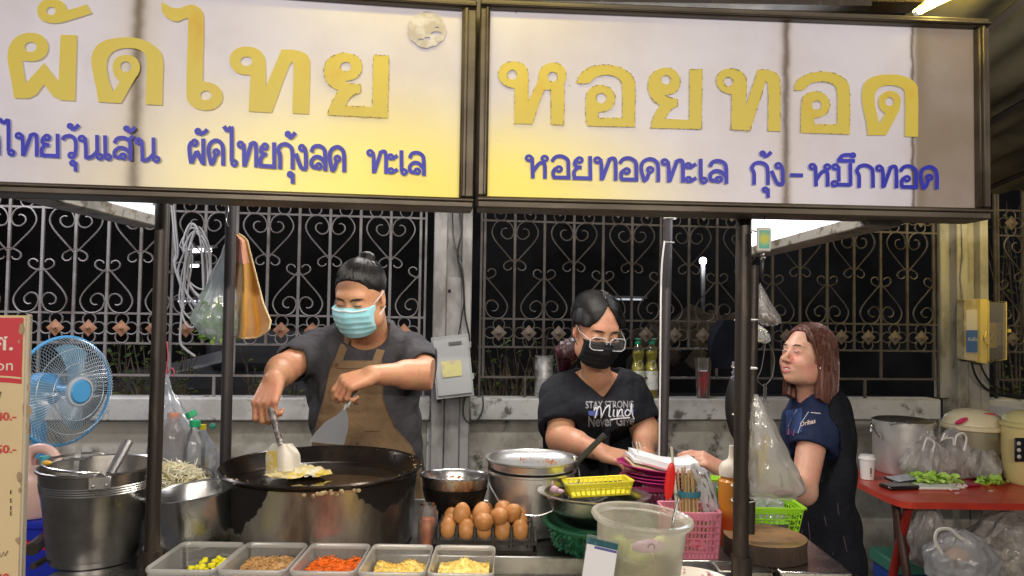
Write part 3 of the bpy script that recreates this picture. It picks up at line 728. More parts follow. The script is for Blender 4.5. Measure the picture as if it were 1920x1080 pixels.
signR, ontoR, nR = signboard('signboard', 'right half of the lit front sign, grime streaked, browner at its right end', PB2, PC, 914, 1826,
    lin(914, 18, 1826, 56), lin(914, 371, 1826, 388), lin(905, 3, 1848, 38), lin(905, 392, 1848, 412), 894.4, 1848,
    BIG_R, [([('ho',), ('o',), ('yo',), ('tho',), ('o',), ('do',), ('tho',), ('a',), ('e',), ('lo',)], 985, 334, 1368, 345, 45),
            ([('ko', 'mai', 'u'), ('ngo',)], 1408, 346, 1476, 348, 44), ([('dash',)], 1482, 350, 1512, 351, 44),
            ([('ho',), ('mo', 'ue'), ('ko',), ('tho',), ('o',), ('do',)], 1517, 349, 1762, 355, 44)], PM_R)
part(signR, 'joint_cover', MB().box(tuple(P(893.5, 190, 1.575)), (.05, .004, .46)), FRAME, smooth=False)
# scraped round sticker residue on the left board
mb = MB(); rr = random.Random(2)
def patch(cx, cy, r, seed, holes=7):
    rr = random.Random(seed); q = []
    for k in range(40):
        a = 2 * pi * k / 40; q.append((cx + r * (1 - (rr.random() ** 3) * .12) * cos(a), cy + r * (1 - (rr.random() ** 3) * .12) * sin(a) * .95))
    hs = []
    for px, py, s in ((.45, .2, .13), (.05, .45, .08), (.52, -.1, .06), (-.3, .52, .07)):
        hs.append([(cx + r * px + r * s * (1.6 + rr.random()) * cos(a), cy + r * py + r * s * (.7 + rr.random() * .6) * sin(a)) for a in [2 * pi * i / 7 for i in range(7)]])
    return q, hs
q, hs = patch(800, 55, 37, 3)
mb.poly([ontoL(x, y, .0016) for x, y in q], (0, 0, 0), None, [[ontoL(x, y, .0016) for x, y in h] for h in hs])
part(signL, 'sticker_residue', mb, letters_mat('sticker_residue', C((150, 143, 138)), (C((176, 173, 176)), 30, .42, .62), .36), smooth=False)

# side lightboxes running back from the front sign
def side_box(label, X, y0, y1, z0, z1, facing, m, lip=.03):
    t = thing('side_lightbox', label, 'lightbox', (X, (y0 + y1) / 2, z0), 'side lightboxes of the stall')
    part(t, 'lit_panel', MB().box((X, (y0 + y1) / 2, (z0 + z1) / 2), (.05, y1 - y0 - 2 * lip, z1 - z0 - 2 * lip)), m, smooth=False)
    fr = mat('lightbox_frame', (.34, .32, .29), .5, .3, var=((.13, .11, .08), 22, .5, .62), bump=(80, .4))
    for (ya, yb, za, zb_) in ((y0, y1, z0, z0 + lip - .001), (y0, y1, z1 - lip + .001, z1)):
        part(t, 'frame_bar', MB().box((X, (ya + yb) / 2, (za + zb_) / 2), (.075, yb - ya, zb_ - za), None, .003), fr)
    for ya, yb in ((y0, y0 + lip - .001), (y1 - lip + .001, y1)):
        part(t, 'frame_bar', MB().box((X, (ya + yb) / 2, (z0 + z1) / 2), (.075, yb - ya, z1 - z0 - 2 * lip), None, .003), fr)
    return t
lb = P(282, 425, 1.9)
side_box('lit side lightbox under the left end of the front sign, dirty pale frame', -.975, 1.44, 1.93, lb.z - .0, lb.z + .38, 1, emis('left_lightbox_panel', (.80, .86, .95), .95))
rb = P(1410, 470, 2.34)
side_box('glaring white side lightbox beside the right front post', .83, 1.60, 2.46, rb.z - .01, rb.z + .39, -1, emis('right_lightbox_panel', (.92, .93, 1.0), 2.6))

# ================================================================= AWNING, BEAM AND YELLOW TUBE ABOVE
rf = mat('awning_sheet', (.22, .19, .11), .6, .2, var=((.09, .08, .05), 3, .4, .65))
aw = thing('awning', 'corrugated awning sheet above the right end of the sign, lit yellow', 'awning', (1.6, 2.6, 2.28))
def aw_pt(u, v):
    # u across (x), v front to back; corrugated across the run
    x = .98 + 1.9 * u + .25 * v; y = 1.5 + 2.3 * v
    return (x, y, 2.30 - .13 * v + .012 * sin(u * 60) + .02)
part(aw, 'corrugated_sheet', MB().grid(aw_pt, 220, 8), rf)
for u in (.12, .34, .6):
    a = V(aw_pt(u, 0)) - V((0, 0, .035)); b = V(aw_pt(u, 1)) - V((0, 0, .035)); part(aw, 'rafter', MB().tube([a, b], .013, 4), POST)
beam = solo('roof_beam', MB().box((.13, 1.66, 2.262), (1.62, .07, .06), None, .004), mat('old_beam', (.05, .036, .025), .8, var=((.03, .02, .012), 8, .4, .6)), 'dark roof beam showing just above the top of the right sign', 'beam')
ta, tb = P(1724, 20, 1.72), P(1850, -42, 1.45)
yt = thing('tube_lamp', 'glowing yellow tube lamp above the right end of the sign', 'lamp', (ta + tb) / 2)
part(yt, 'tube', MB().tube([ta, tb], .0085, 10), emis('yellow_tube_bright', (1.0, .80, .22), 26.0))
e = (tb - ta).normalized()
part(yt, 'end_cap', MB().tube([ta - e * .012, ta + e * .006], .0105, 10), WHITEP)
part(yt, 'batten', MB().box((0, 0, 0), ((tb - ta).length + .05, .03, .02), frame((ta + tb) / 2 + V((0, .0, .026)), x=e)), mat('lamp_housing', (.2, .2, .2), .5))
# a second yellow tube of the row, above the join of the two boards (just out of the picture)
t2a, t2b = V((-.42, 1.30, 2.27)), V((.18, 1.33, 2.27))
yt2 = thing('tube_lamp', 'glowing yellow tube lamp over the middle of the front sign', 'lamp', (t2a + t2b) / 2)
part(yt2, 'tube', MB().tube([t2a, t2b], .0085, 10), emis('yellow_tube_glow', (1.0, .86, .30), 9.0))
part(yt2, 'batten', MB().box((0, 0, 0), (.64, .03, .02), frame((t2a + t2b) / 2 + V((0, 0, .024)), x=(1, .05, 0))), mat('lamp_housing', (.2, .2, .2), .5))
tube_light('yellow_middle_light', t2a - V((0, 0, .02)), t2b - V((0, 0, .02)), .9, YEL, .03)
tube_light('yellow_end_light', ta + V((0, .02, .0)), tb + V((0, .02, .0)), 6, YEL, .03, (.2, .7, .6))
# yellow tube by the right column, hung behind the awning edge
t3a, t3b = V((2.35, 3.55, 2.52)), V((3.1, 3.7, 2.52))
tube_light('yellow_column_light', t3a, t3b, 13.0, (1.0, .76, .16), .05)
def fixture(a, b, m, label):
    a, b = V(a), V(b); t = thing('tube_lamp', label, 'lamp', (a + b) / 2)
    part(t, 'tube', MB().tube([a + V((0, 0, .022)), b + V((0, 0, .022))], .012, 10), m)
    part(t, 'batten', MB().box((0, 0, 0), ((b - a).length + .06, .05, .035), frame((a + b) / 2 + V((0, 0, .055)), x=(b - a))), mat('lamp_housing', (.2, .2, .2), .5))
wtg = emis('white_tube_glow', (1.0, .96, .9), 6.0)
fixture(TUBES[0][1], TUBES[0][2], wtg, 'white tube lamp under the roof directly above the cook\'s counter')
fixture(TUBES[1][1], TUBES[1][2], wtg, 'white tube lamp of the stall to the left, near the pale fence')
fixture(TUBES[2][1], TUBES[2][2], wtg, 'added white fill tube over the far side of the lane')
fixture(TUBES[3][1], TUBES[3][2], wtg, 'second added white fill tube over the far side of the lane')
fixture(TUBES[4][1], TUBES[4][2], wtg, 'added white fill tube behind the stall, near the fence')
fixture(TUBES[5][1], TUBES[5][2], wtg, 'unseen white fill tube above the red folding table')
fixture(t3a, t3b, emis('yellow_tube_glow', (1.0, .86, .30), 9.0), 'yellow tube lamp above the rice cookers, by the concrete column')

# ================================================================= STALL CART
ZT = .90
cart = thing('food_cart', 'stainless food cart with four dark posts carrying the lit signs', 'food cart', (0, 1.95, 0))
TOPM = mat('cart_top_steel', (.34, .34, .32), .36, 1., var=((.16, .15, .13), 6, .42, .68), rvar=(12, .3), bump=(40, .1))
XL, XR = -.93, .82
part(cart, 'tray_floor', MB().box(((XL + XR) / 2, 2.04, ZT - .012), (XR - XL, .50, .02)), TOPM)
yl0 = 1.785
part(cart, 'tray_lip', MB().box((-.10 + .0, yl0, ZT - .015), (1.33, .012, .05), None, .003), STEEL_DULL)
part(cart, 'tray_lip', MB().box(((XL + XR) / 2, 2.296, ZT - .01), (XR - XL, .012, .05), None, .003), STEEL_DULL)
part(cart, 'front_shelf', MB().box((.0, 1.575, ZT - .040), (1.7, .395, .016), None, .003), mat('shelf_steel', (.40, .38, .29), .42, .8, var=((.30, .27, .16), 4, .4, .7), bump=(30, .1)))
part(cart, 'side_panel', MB().box((0, 1.40, .45), (1.66, .02, .78)), STEEL_DULL)
part(cart, 'body', MB().box((-.05, 2.04, .45), (1.66, .48, .82)), STEEL_DULL)
# left tray under the bucket, right slab beside the chopping block
lt0, lt1 = P(72, 1060, 1.60), P(300, 1060, 1.60)
part(cart, 'side_shelf', MB().box(((lt0.x + lt1.x) / 2, 1.76, .892), (lt1.x - lt0.x, .36, .018), None, .003), STEEL)
part(cart, 'side_shelf', MB().box((P(1500, 1040, 1.7).x + .005, 1.77, .928), (.16, .30, .020), None, .003), STEEL)
part(cart, 'side_shelf', MB().box((.53, 1.77, .928), (.12, .30, .020), None, .003), TOPM)
part(cart, 'shelf_bracket', MB().tube([P(60, 1030, 1.75), P(110, 985, 1.95)], .016, 8), POST)
part(cart, 'shelf_bracket', MB().tube([P(62, 1062, 1.7), P(100, 1040, 1.8)], .008, 8), POST)
def post(pt, pb, ztop, m, r, label, seg=4, yo=None, base=True):
    a = V((pt.x, pt.y, ztop)); b = V((pb.x, pb.y, pb.z)); d = (a - b); 
    mb = MB()
    if seg == 4: mb.box((0, 0, d.length / 2), (r * 2, r * 2, d.length), frame(b, z=d), r * .25)
    else: mb.tube([b, a], r, seg)
    o = part(cart, 'post', mb, m, label)
    return o
post(P(305, 400, 1.64), P(283, 1085, 1.60), 2.08, POST, .0155, 'nearly black post at the front left corner', 12)
post(P(1397, 430, 1.62), P(1388, 1085, 1.60), 2.08, POST, .0175, 'nearly black post at the front right corner with white cable ties', 12)
post(P(1413, 520, 1.70), P(1405, 1000, 1.68), P(1413, 498, 1.70).z, POST, .0125, 'shorter black pole strapped behind the front right post', 12)
post(P(432, 380, 2.20), P(421, 930, 2.20), 2.24, POST_G, .0165, 'dark grey post at the rear left corner', 12)
post(P(1256, 400, 2.24), P(1243, 880, 2.24), 2.24, POST_G, .0145, 'dark grey post at the rear right corner', 12)
# post sleeves and ties
mb = MB()
for px, py, Y, r in ((286, 1050, 1.60, .021), (1390, 1060, 1.60, .023)): part(cart, 'post_sleeve', MB().cyl(P(px, py + 20, Y), P(px, py - 18, Y), r, 12), POST)
mb = MB()
def tie(px, py, Y, r, tilt=0.0):
    c = P(px, py, Y); mb.tube([c + V((r * cos(a), r * sin(a), tilt * cos(a))) for a in [2 * pi * k / 14 for k in range(14)]], .0017, 4, closed=True)
for py, t_ in ((600, .001), (690, .0), (777, .001), (911, 0), (937, .002)): tie(1399 - (py - 600) * .016, py, 1.635, .026, t_)
tie(1401, 434, 1.62, .02); tie(303, 384, 1.64, .018); tie(1254, 455, 2.24, .017); tie(1256, 410, 2.24, .02); 
part(cart, 'cable_tie', mb, WIRE)
mb = MB().tube(catmull([P(1246, 452, 2.21), P(1240, 520, 2.2), P(1238, 700, 2.2), P(1236, 860, 2.2)], 8), .0026, 6)
solo('cable', mb, WHITEP, 'white cable taped down the rear right post', 'cable')
mb = MB().box((0, 0, 0), (1.75, .03, .03), TR((-.06, 2.24, 2.235))).box((0, 0, 0), (1.75, .03, .03), TR((-.06, 1.64, 2.235)))
part(cart, 'roof_rail', mb, POST)
# ================================================================= THINGS ON THE CART
def L(mb_prof, seg, M, mb=None, **k): return (mb or MB()).lathe(mb_prof, seg, M, **k)
# ---- griddle drum with flat pan
PC_ = P(605, 873, 1.955); pz = PC_.z; PX, PY = PC_.x, 1.955; PR = .266
gd = thing('griddle_stove', 'big round steel griddle drum with soot-black patches and a flat black pan', 'griddle', (PX, PY, ZT))
dm = mat('drum_steel', (.44, .41, .37), .34, .92, var=((.15, .13, .11), 7, .40, .66), rvar=(9, .3), bump=(26, .1), stretch=(1, 1, .35))
# soot that runs down from the rim in two big tongues
t = NT(dm); b = t.n['Principled BSDF']; co = t.coords('Object'); x, y, z = t.xyz(co); nz = t.noise(co, 17, 6, .66)
src = b.inputs['Base Color'].links[0].from_socket
def tongue(cx, wd, dep, top):
    q = t.math('DIVIDE', t.math('SUBTRACT', x, cx), wd)
    lim = t.math('SUBTRACT', top, t.math('MULTIPLY', dep, t.math('SUBTRACT', 1.0, t.math('MULTIPLY', q, q))))
    return t.math('SUBTRACT', t.math('ADD', z, t.math('MULTIPLY', t.math('SUBTRACT', nz, .5), .10)), lim)
hz = pz - ZT
s1 = t.ramp(tongue(-.160, .100, .115, hz - .005), -.002, .004); s2 = t.ramp(tongue(.20, .075, .065, hz - .005), -.002, .004)
soot = t.math('MAXIMUM', s1, s2)
nc = t.mix(soot, src, (.006, .005, .005, 1)); t.l.new(nc, b.inputs['Base Color'])
t.l.new(t.math('SUBTRACT', .9, t.math('MULTIPLY', soot, .75)), b.inputs['Metallic'])
t.l.new(t.math('ADD', .34, t.math('MULTIPLY', soot, .25)), b.inputs['Roughness'])
Mg = TR((PX, PY, ZT + .003))
hh = hz - .012
part(gd, 'drum', L([(PR - .022, 0), (PR - .020, .01), (PR - .018, hh * .5), (PR - .014, hh - .01), (PR - .010, hh)], 72, Mg), dm)
pan = mat('griddle_pan_iron', (.020, .015, .012), .20, .55, var=((.05, .034, .024), 9, .45, .7), rvar=(8, .22), bump=(40, .12))
part(gd, 'pan', L([(PR - .012, hh + .001), (PR - .004, hh + .004), (PR, hh + .012), (PR - .004, hh + .016), (PR - .011, hh + .012), (PR - .030, hh - .024), (PR - .05, hh - .030), (.10, hh - .034), (0, hh - .035)], 80, Mg, wob=lambda a, z: .003 * sin(5 * a) + .002 * sin(13 * a + 1)), pan, angle=60)
oil = part(gd, 'oil_film', MB().lathe([(.148, .0), (.1, .0003), (0, .0003)], 64, TR((PX + .045, PY + .03, ZT + .003 + hh - .0290)), wob=lambda a, z: .03 * sin(3 * a) + .02 * sin(7 * a)), mat('hot_oil', (.02, .014, .008), .04, 0, coat=.6))
crumb = MB(); rr = random.Random(5)
for k in range(46):
    a = rr.uniform(-2.6, 1.2); q = PR - .003 + rr.uniform(-.02, .002)
    crumb.ell((PX + q * cos(a), PY + q * sin(a), ZT + hh + .014 + rr.uniform(-.004, .004)), (rr.uniform(.001, .004), rr.uniform(.001, .004), .0015), 5, 3)
for k in range(16):
    a = rr.gauss(-1.25, .10); crumb.ell((PX + (PR + .001) * cos(a), PY + (PR + .001) * sin(a), ZT + hh + .006 - abs(rr.gauss(0, .006))), (.006, .004, .005), 6, 4)
part(gd, 'batter_crust', crumb, mat('batter_crust', (.50, .40, .22), .7, var=((.2, .12, .05), 60, .4, .6)), kind='stuff')
part(gd, 'base_ring', L([(PR - .03, 0), (PR - .03, .0), (PR - .03, .02), (PR - .05, .02)], 48, TR((PX, PY, ZT - .002))), IRON)

# ---- omelette
OM = V(P(550, 886, 1.93)); OM.z = pz - .034 
oc = PZ(552, 889, pz - .030)
def om(u, v):
    a = 2 * pi * u; r = v; 
    R = 1 + .09 * sin(3 * a + 1) + .06 * sin(7 * a) + .03 * sin(17 * a)
    h = .016 * (1 - r ** 3) + .004 * sin(9 * a + 4 * r) * r + .003 * sin(31 * r + 5 * a)
    return (oc.x + .090 * R * r * cos(a), oc.y + .055 * R * r * sin(a), oc.z + .001 + max(h, 0) * (1.2 if cos(a) > .1 else .8))
omm = mat('omelette', (.62, .52, .26), .45, var=((.78, .60, .10), 16, .50, .62), var2=((.74, .70, .52), 26, .52, .64), bump=(60, .7, .004), coat=.3)
mb = MB().grid(om, 64, 10, cu=True); mb.v = mb.v
rr = random.Random(3)
for k in range(90):
    a = rr.random() * 6.28; q = rr.random() ** .5
    mb.ell((oc.x + .088 * q * cos(a), oc.y + .054 * q * sin(a), oc.z + .014 * (1 - q ** 3) + .003), (rr.uniform(.002, .008), rr.uniform(.002, .006), rr.uniform(.002, .005)), 6, 4)
solo('omelette', mb, omm, 'pale yellow mussel omelette frying at the left of the griddle pan', 'omelette', base=(oc.x, oc.y, oc.z))

# ---- steel bucket with handle, ladle and tongs inside
bc = P(187, 872, 1.76); bz = .903; bh = bc.z - bz; BX, BY = bc.x, 1.76
BKT = mat('bucket_steel', (.42, .41, .39), .30, 1., var=((.24, .23, .22), 7, .4, .7), rvar=(9, .25), bump=(14, .08))
bk = thing('steel_bucket', 'tall stainless bucket with a bail handle at the left end of the cart', 'bucket', (BX, BY, bz))
Rt, Rb = .129, .098
MBk = TR((BX, BY, bz))
pr = [(0, .004), (Rb - .01, .004), (Rb, 0), (Rb + .001, .012)]
for k in range(10): pr.append((Rb + (Rt - Rb) * (.06 + k * .072), bh * (.06 + k * .072)))
for z_ in (.775, .80, .825, .85): pr += [(Rb + (Rt - Rb) * z_ + .0018, bh * z_), (Rb + (Rt - Rb) * (z_ + .012), bh * (z_ + .012))]
pr += [(Rt - .002, bh - .006), (Rt + .004, bh - .003), (Rt + .004, bh + .002), (Rt, bh + .003), (Rt - .004, bh), (Rb + .006, .02), (0, .018)]
part(bk, 'body', L(pr, 56, MBk), BKT, angle=30)
for sgn, ang_ in ((1, -1.05), (-1, -1.05 + pi)):
    M = MBk @ Matrix.Rotation(ang_, 4, 'Z') @ TR((Rt - .003, 0, bh - .012), (0, 0, 0))
    mb = MB().box((.004 * 1, 0, -.004), (.005, .046, .03), M, .004).ell((.007, .013, -.01), (.003, .004, .004), 8, 5, M).ell((.007, -.013, -.01), (.003, .004, .004), 8, 5, M).tube([V((.004, 0, .006)) + V((0, .012 * cos(a), .012 * sin(a))) for a in [pi * k / 8 for k in range(9)]], .003, 6, M=M)
    part(bk, 'handle_lug', mb, STEEL_DULL)
a0 = MBk @ V((Rt * cos(-1.05), Rt * sin(-1.05), bh + .006)); a1 = MBk @ V((Rt * cos(-1.05 + pi), Rt * sin(-1.05 + pi), bh + .006))
side = V((-(a1 - a0).y, (a1 - a0).x, 0)).normalized()
arc = [a0 + (a1 - a0) * (.5 - .5 * cos(pi * k / 16)) + side * (.118 * sin(pi * k / 16)) + V((0, 0, .002 + .006 * sin(pi * k / 16))) for k in range(17)]
part(bk, 'bail_handle', MB().tube(arc, .003, 7), STEEL)
mb = MB().tube([arc[9], arc[10]], .0075, 8)
la = thing('ladle', 'thick aluminium ladle handle leaning out of the steel bucket', 'ladle', P(205, 900, 1.80))
part(la, 'handle', MB().tube([P(207, 889, 1.745), P(240, 828, 1.80)], [.0105, .0125], 16), ALU)
part(la, 'bowl', MB().ell(P(180, 960, 1.74), (.045, .045, .03), 16, 8), ALU)
part(la, 'stem', MB().tube([P(182, 955, 1.74), P(207, 889, 1.745)], .006, 8), ALU)
tg = MB().box((0, 0, 0), (.012, .004, .09), TR(P(144, 868, 1.80), (0, .1, .3))).box((0, 0, 0), (.035, .03, .006), TR(P(152, 858, 1.80)))
solo('steel_tongs', tg, STEEL_DULL, 'dull steel tongs standing against the inner wall of the bucket', 'tongs')
solo('ginkgo_slice', MB().ell(P(88, 868, 1.70), (.011, .008, .006), 10, 6), mat('yellow_food', (.75, .42, .04), .5), 'small orange yellow scrap stuck on the left rim of the bucket', 'scrap')

# ---- steel basin and bean sprout bowl
def bowl(name, label, c, R, h, m, group=None, M=None, base=.6, lipw=.006, cat='bowl', prof=None, seg=48, angle=50):
    M = M or TR(c)
    t = thing(name, label, cat, M.translation, group)
    p = prof or [(0, 0), (R * base * .9, 0), (R * base, .004), (R * .86, h * .45), (R * .97, h * .85), (R, h), (R + lipw, h + .001), (R + lipw, h + .004), (R, h + .005), (R - .004, h), (R * .96, h * .85), (R * .84, h * .45), (R * base * .95, .010), (0, .008)]
    part(t, 'body', MB().lathe(p, seg, M), m, angle=angle); return t
c = P(372, 921, 1.80); Rb_ = .103; hb = .125
tl = bowl('steel_basin', 'deep straight sided steel basin between bucket and griddle', None, Rb_, hb, STEEL, M=TR((c.x, 1.80, c.z - hb), (.03, -.10, 0)), prof=[(0, 0), (Rb_ * .78, 0), (Rb_ * .9, .008), (Rb_ * .96, .03), (Rb_, hb), (Rb_ + .008, hb + .001), (Rb_ + .008, hb + .004), (Rb_, hb + .005), (Rb_ - .003, hb), (Rb_ * .93, .03), (0, .01)])
solo('wooden_block', MB().box((c.x - .01, 1.81, (c.z - hb + ZT) / 2 - .002), (.15, .12, c.z - hb - ZT - .006), None, .004), mat('sooty_block', (.03, .025, .022), .7), 'dark block propping up the steel basin', 'block')
c = P(326, 893, 1.98); Rs = .100
Msp = TR((c.x - .01, 1.98, c.z - .068), (.10, .16, 0))
sb = bowl('mixing_bowl', 'wide steel bowl heaped with bean sprouts behind the basin', None, Rs, .07, STEEL, M=Msp)
solo('bowl_stand', MB().cyl((c.x - .01, 1.99, ZT), (c.x - .01, 1.99, c.z - .082), .05, 16), IRON, 'dark stand under the sprout bowl', 'stand')
spm = mat('bean_sprout', (.86, .82, .62), .45, var=((.78, .70, .40), 30, .45, .6), sub=.1)
rr = random.Random(9); mb = MB()
for k in range(330):
    a = rr.random() * 6.28; q = rr.random() ** .6 * .082; z_ = .060 + .034 * (1 - (q / .082) ** 2) + rr.uniform(-.006, .008)
    p = V((q * cos(a) + .006, q * sin(a), z_)); d = V((rr.uniform(-1, 1), rr.uniform(-1, 1), rr.uniform(-.25, .45))).normalized() * rr.uniform(.014, .030); cv = V((rr.uniform(-.006, .006), rr.uniform(-.006, .006), rr.uniform(0, .006)))
    mb.tube([Msp @ (p - d), Msp @ (p + cv), Msp @ (p + d)], [.0012, .0017, .0013], 4)
solo('bean_sprouts', mb, spm, 'heap of pale bean sprouts in the steel mixing bowl', 'bean sprouts', kind='stuff')

# ---- five plastic tubs of garnish
BOX = film('frosted_box_plastic', (1, .99, .95), .15, .22, .6, gloss=.25)
def rrect(w_, d_, r, n=4):
    out = []
    for cx, cy, a0 in ((w_ / 2 - r, d_ / 2 - r, 0), (-w_ / 2 + r, d_ / 2 - r, 90), (-w_ / 2 + r, -d_ / 2 + r, 180), (w_ / 2 - r, -d_ / 2 + r, 270)):
        for k in range(n + 1): a = radians(a0 + 90 * k / n); out.append((cx + r * cos(a), cy + r * sin(a)))
    return out
def loft(mb, rings, M, close_first=True, close_last=False):
    n = len(rings[0]); vs = [V(p) for r in rings for p in r]; fs = []
    for i in range(len(rings) - 1):
        for k in range(n): l = (k + 1) % n; fs.append((i * n + k, i * n + l, (i + 1) * n + l, (i + 1) * n + k))
    if close_first: fs.append(tuple(range(n - 1, -1, -1)))
    if close_last: fs.append(tuple((len(rings) - 1) * n + k for k in range(n)))
    return mb.add(vs, fs, M)
def tub_mesh(w_, d_, h_):
    mb = MB(); R = lambda f, z_, g_=0: [(x, y, z_) for x, y in rrect(w_ * f + g_, d_ * f + g_, .016)]
    loft(mb, [R(.86, .0), R(.885, .004), R(.955, h_ - .018), R(.97, h_ - .012), R(.975, h_ - .002), R(1, h_), R(1, h_ + .004), R(.98, h_ + .0045), R(.96, h_ - .001), R(.95, h_ - .014), R(.93, h_ - .02), R(.865, .006)], None)
    fs = len(mb.v) - len(rrect(1, 1, .016)); n = len(rrect(1, 1, .016)); mb.f.append(tuple(fs + k for k in range(n))); mb.m.append(0)
    return mb
boxes = [  # px at back-left, back-right, front-left, front-right
    (343, 462, 306, 433, 'pickled radish cubes', (.92, .84, .02)), (464, 580, 440, 566, 'dried shrimp bits', (.58, .34, .13)),
    (585, 697, 569, 700, 'shredded orange carrot', (.95, .20, .01)), (700, 814, 693, 815, 'chopped yellow peanuts', (.90, .62, .14)), (817, 930, 815, 937, 'ground yellow nut meal', (.92, .64, .16))]
ZB_ = ZT - .031; HB = .085
for i, (bl, br, fl_, fr_, what, col) in enumerate(boxes):
    yb = min(PZ((bl + br) / 2, 1021, ZB_ + HB).y, 1.703); yf = yb - .185
    A, B = P(bl, 1022, yb), P(br, 1022, yb); Cc, D = P(fl_, 1075, yf), P(fr_, 1075, yf)
    cx = (A.x + B.x) / 2; w_ = (B.x - A.x) * .995
    cy = (yb + yf) / 2
    cols = ['yellow', 'brown', 'orange', 'pale yellow', 'mustard yellow']
    t_ = thing('food_tub', 'clear lidless plastic tub of %s, %s' % (what, ['first from the left', 'second from the left', 'middle of the five', 'second from the right', 'nearest the egg tray'][i]), 'tub', (cx, cy, ZB_), 'row of plastic garnish tubs')
    mb = tub_mesh(w_, .185, HB); rr_ = MB(); R3 = lambda f, z_: [(x, y, z_) for x, y in rrect(w_ * f, .185 * f, .016)]; loft(rr_, [R3(.972, HB - .006), R3(1.002, HB - .001), R3(1.006, HB + .003), R3(.985, HB + .006), R3(.955, HB + .001), R3(.962, HB - .006)], TR((cx, cy, ZB_ + .001)), False); part(t_, 'rim', rr_, film('tub_rim', (1, .99, .95), .50, .2, .5, gloss=.3))
    part(t_, 'tub_body', MB().add(mb.v, mb.f, TR((cx, cy, ZB_ + .001))), BOX)
    rr = random.Random(20 + i); fm = MB(); x0, y0 = cx, cy
    def hgt(u, v, i=i):
        base = (.012, .026, .020, .014, .024)[i]
        return .050 + base * (.55 + .45 * sin(u * 5 + i * 2) * cos(v * 4 + i)) * (1.1 - .5 * abs(u))
    if i == 0:
        for k in range(24):
            u, v = rr.uniform(-.2, .8), rr.uniform(-.2, .9); s_ = rr.uniform(.007, .011)
            fm.box((0, 0, 0), (s_ * 1.7, s_, s_), TR((x0 + u * w_ * .4, y0 + v * .07, ZB_ + .058 + rr.random() * .010), (rr.uniform(-.3, .3), rr.uniform(-.3, .3), rr.random() * 3)), .0015)
    else:
        def srf(u, v):
            uu, vv = u * 2 - 1, v * 2 - 1
            return (x0 + uu * w_ * .43, y0 + vv * .080, ZB_ + hgt(uu, vv) * (1 if max(abs(uu), abs(vv)) < .99 else .6) + rr.uniform(-.0012, .0012))
        fm.grid(srf, 34, 24)
        for k in range((0, 420, 380, 260, 60)[i]):
            uu, vv = rr.uniform(-.95, .95), rr.uniform(-.95, .95); p = V((x0 + uu * w_ * .42, y0 + vv * .078, ZB_ + hgt(uu, vv) + .002))
            if i == 2: d = V((rr.uniform(-1, 1), rr.uniform(-1, 1), rr.uniform(-.3, .5))).normalized() * .007; fm.tube([p - d, p + V((0, 0, .002)), p + d], .0012, 4)
            elif i == 1: fm.ell(p, (rr.uniform(.002, .005), rr.uniform(.001, .003), .002), 5, 3, None)
            else: fm.box((0, 0, 0), (.003, .002, .002), TR(p, (rr.random(), rr.random(), rr.random() * 3)))
    fmm = mat('garnish_%d' % i, col, .6, var=(tuple(c_ * (.55 if i != 0 else .85) for c_ in col), 90, .45, .62))
    solo(['radish_cubes', 'dried_shrimp', 'shredded_carrot', 'chopped_peanuts', 'nut_meal'][i], fm, fmm, '%s lying in the %s tub' % (what, ['leftmost', 'second', 'middle', 'fourth', 'rightmost'][i]), 'food', kind='stuff')

# ---- frying bowl (wok) with sauce
c = P(852, 893, 2.0); Rw = .093
wz = c.z - .115
wk = bowl('frying_bowl', 'sooty steel bowl smeared with orange sauce right of the griddle', None, Rw, .115, STEEL, M=TR((c.x, 2.0, wz), (-.06, .02, 0)), base=.35)
ws = mat('sooty_outside', (.016, .014, .013), .35, .5, var=((.09, .07, .055), 12, .5, .72))
part(wk, 'sooty_outside', MB().lathe([(0, -.002), (Rw * .36, -.002), (Rw * .66, .022), (Rw * .87, .05), (Rw * .955, .08), (Rw * .965, .085)], 44, TR((c.x, 2.0, wz), (-.06, .02, 0))), ws)
sm = MB(); rr = random.Random(7)
for k in range(70):
    a = rr.uniform(.3, 3.0); zz = rr.uniform(.45, .9); R_ = Rw * (.80 + .18 * (zz - .45) / .45)
    sm.ell((0, 0, 0), (rr.uniform(.002, .007), rr.uniform(.001, .003), rr.uniform(.002, .004)), 6, 4, TR((c.x, 2.0, wz), (-.06, .02, 0)) @ TR((R_ * cos(a), R_ * sin(a), .115 * zz)))
part(wk, 'sauce_smears', sm, mat('orange_sauce', (.55, .16, .03), .35, var=((.35, .07, .01), 30, .4, .6)), kind='stuff')
part(wk, 'sauce_pool', MB().lathe([(Rw * .78, .052), (Rw * .4, .056), (0, .057)], 32, TR((c.x, 2.0, wz), (-.06, .02, 0)), wob=lambda a, z: .04 * sin(4 * a)), mat('orange_sauce', (.55, .16, .03), .35))
solo('spoon', MB().tube([P(862, 918, 2.0), P(884, 905, 1.98), P(914, 892, 1.96)], [.002, .003, .0035], 6), STEEL, 'steel spoon resting in the frying bowl', 'spoon')
st = thing('burner_stand', 'black burner ring holding the sooty frying bowl', 'stand', (c.x, 2.0, ZT))
part(st, 'ring', MB().lathe([(.05, .0), (.062, 0), (.062, wz + .012 - ZT), (.05, wz + .012 - ZT)], 24, TR((c.x, 2.0, ZT))), IRON)
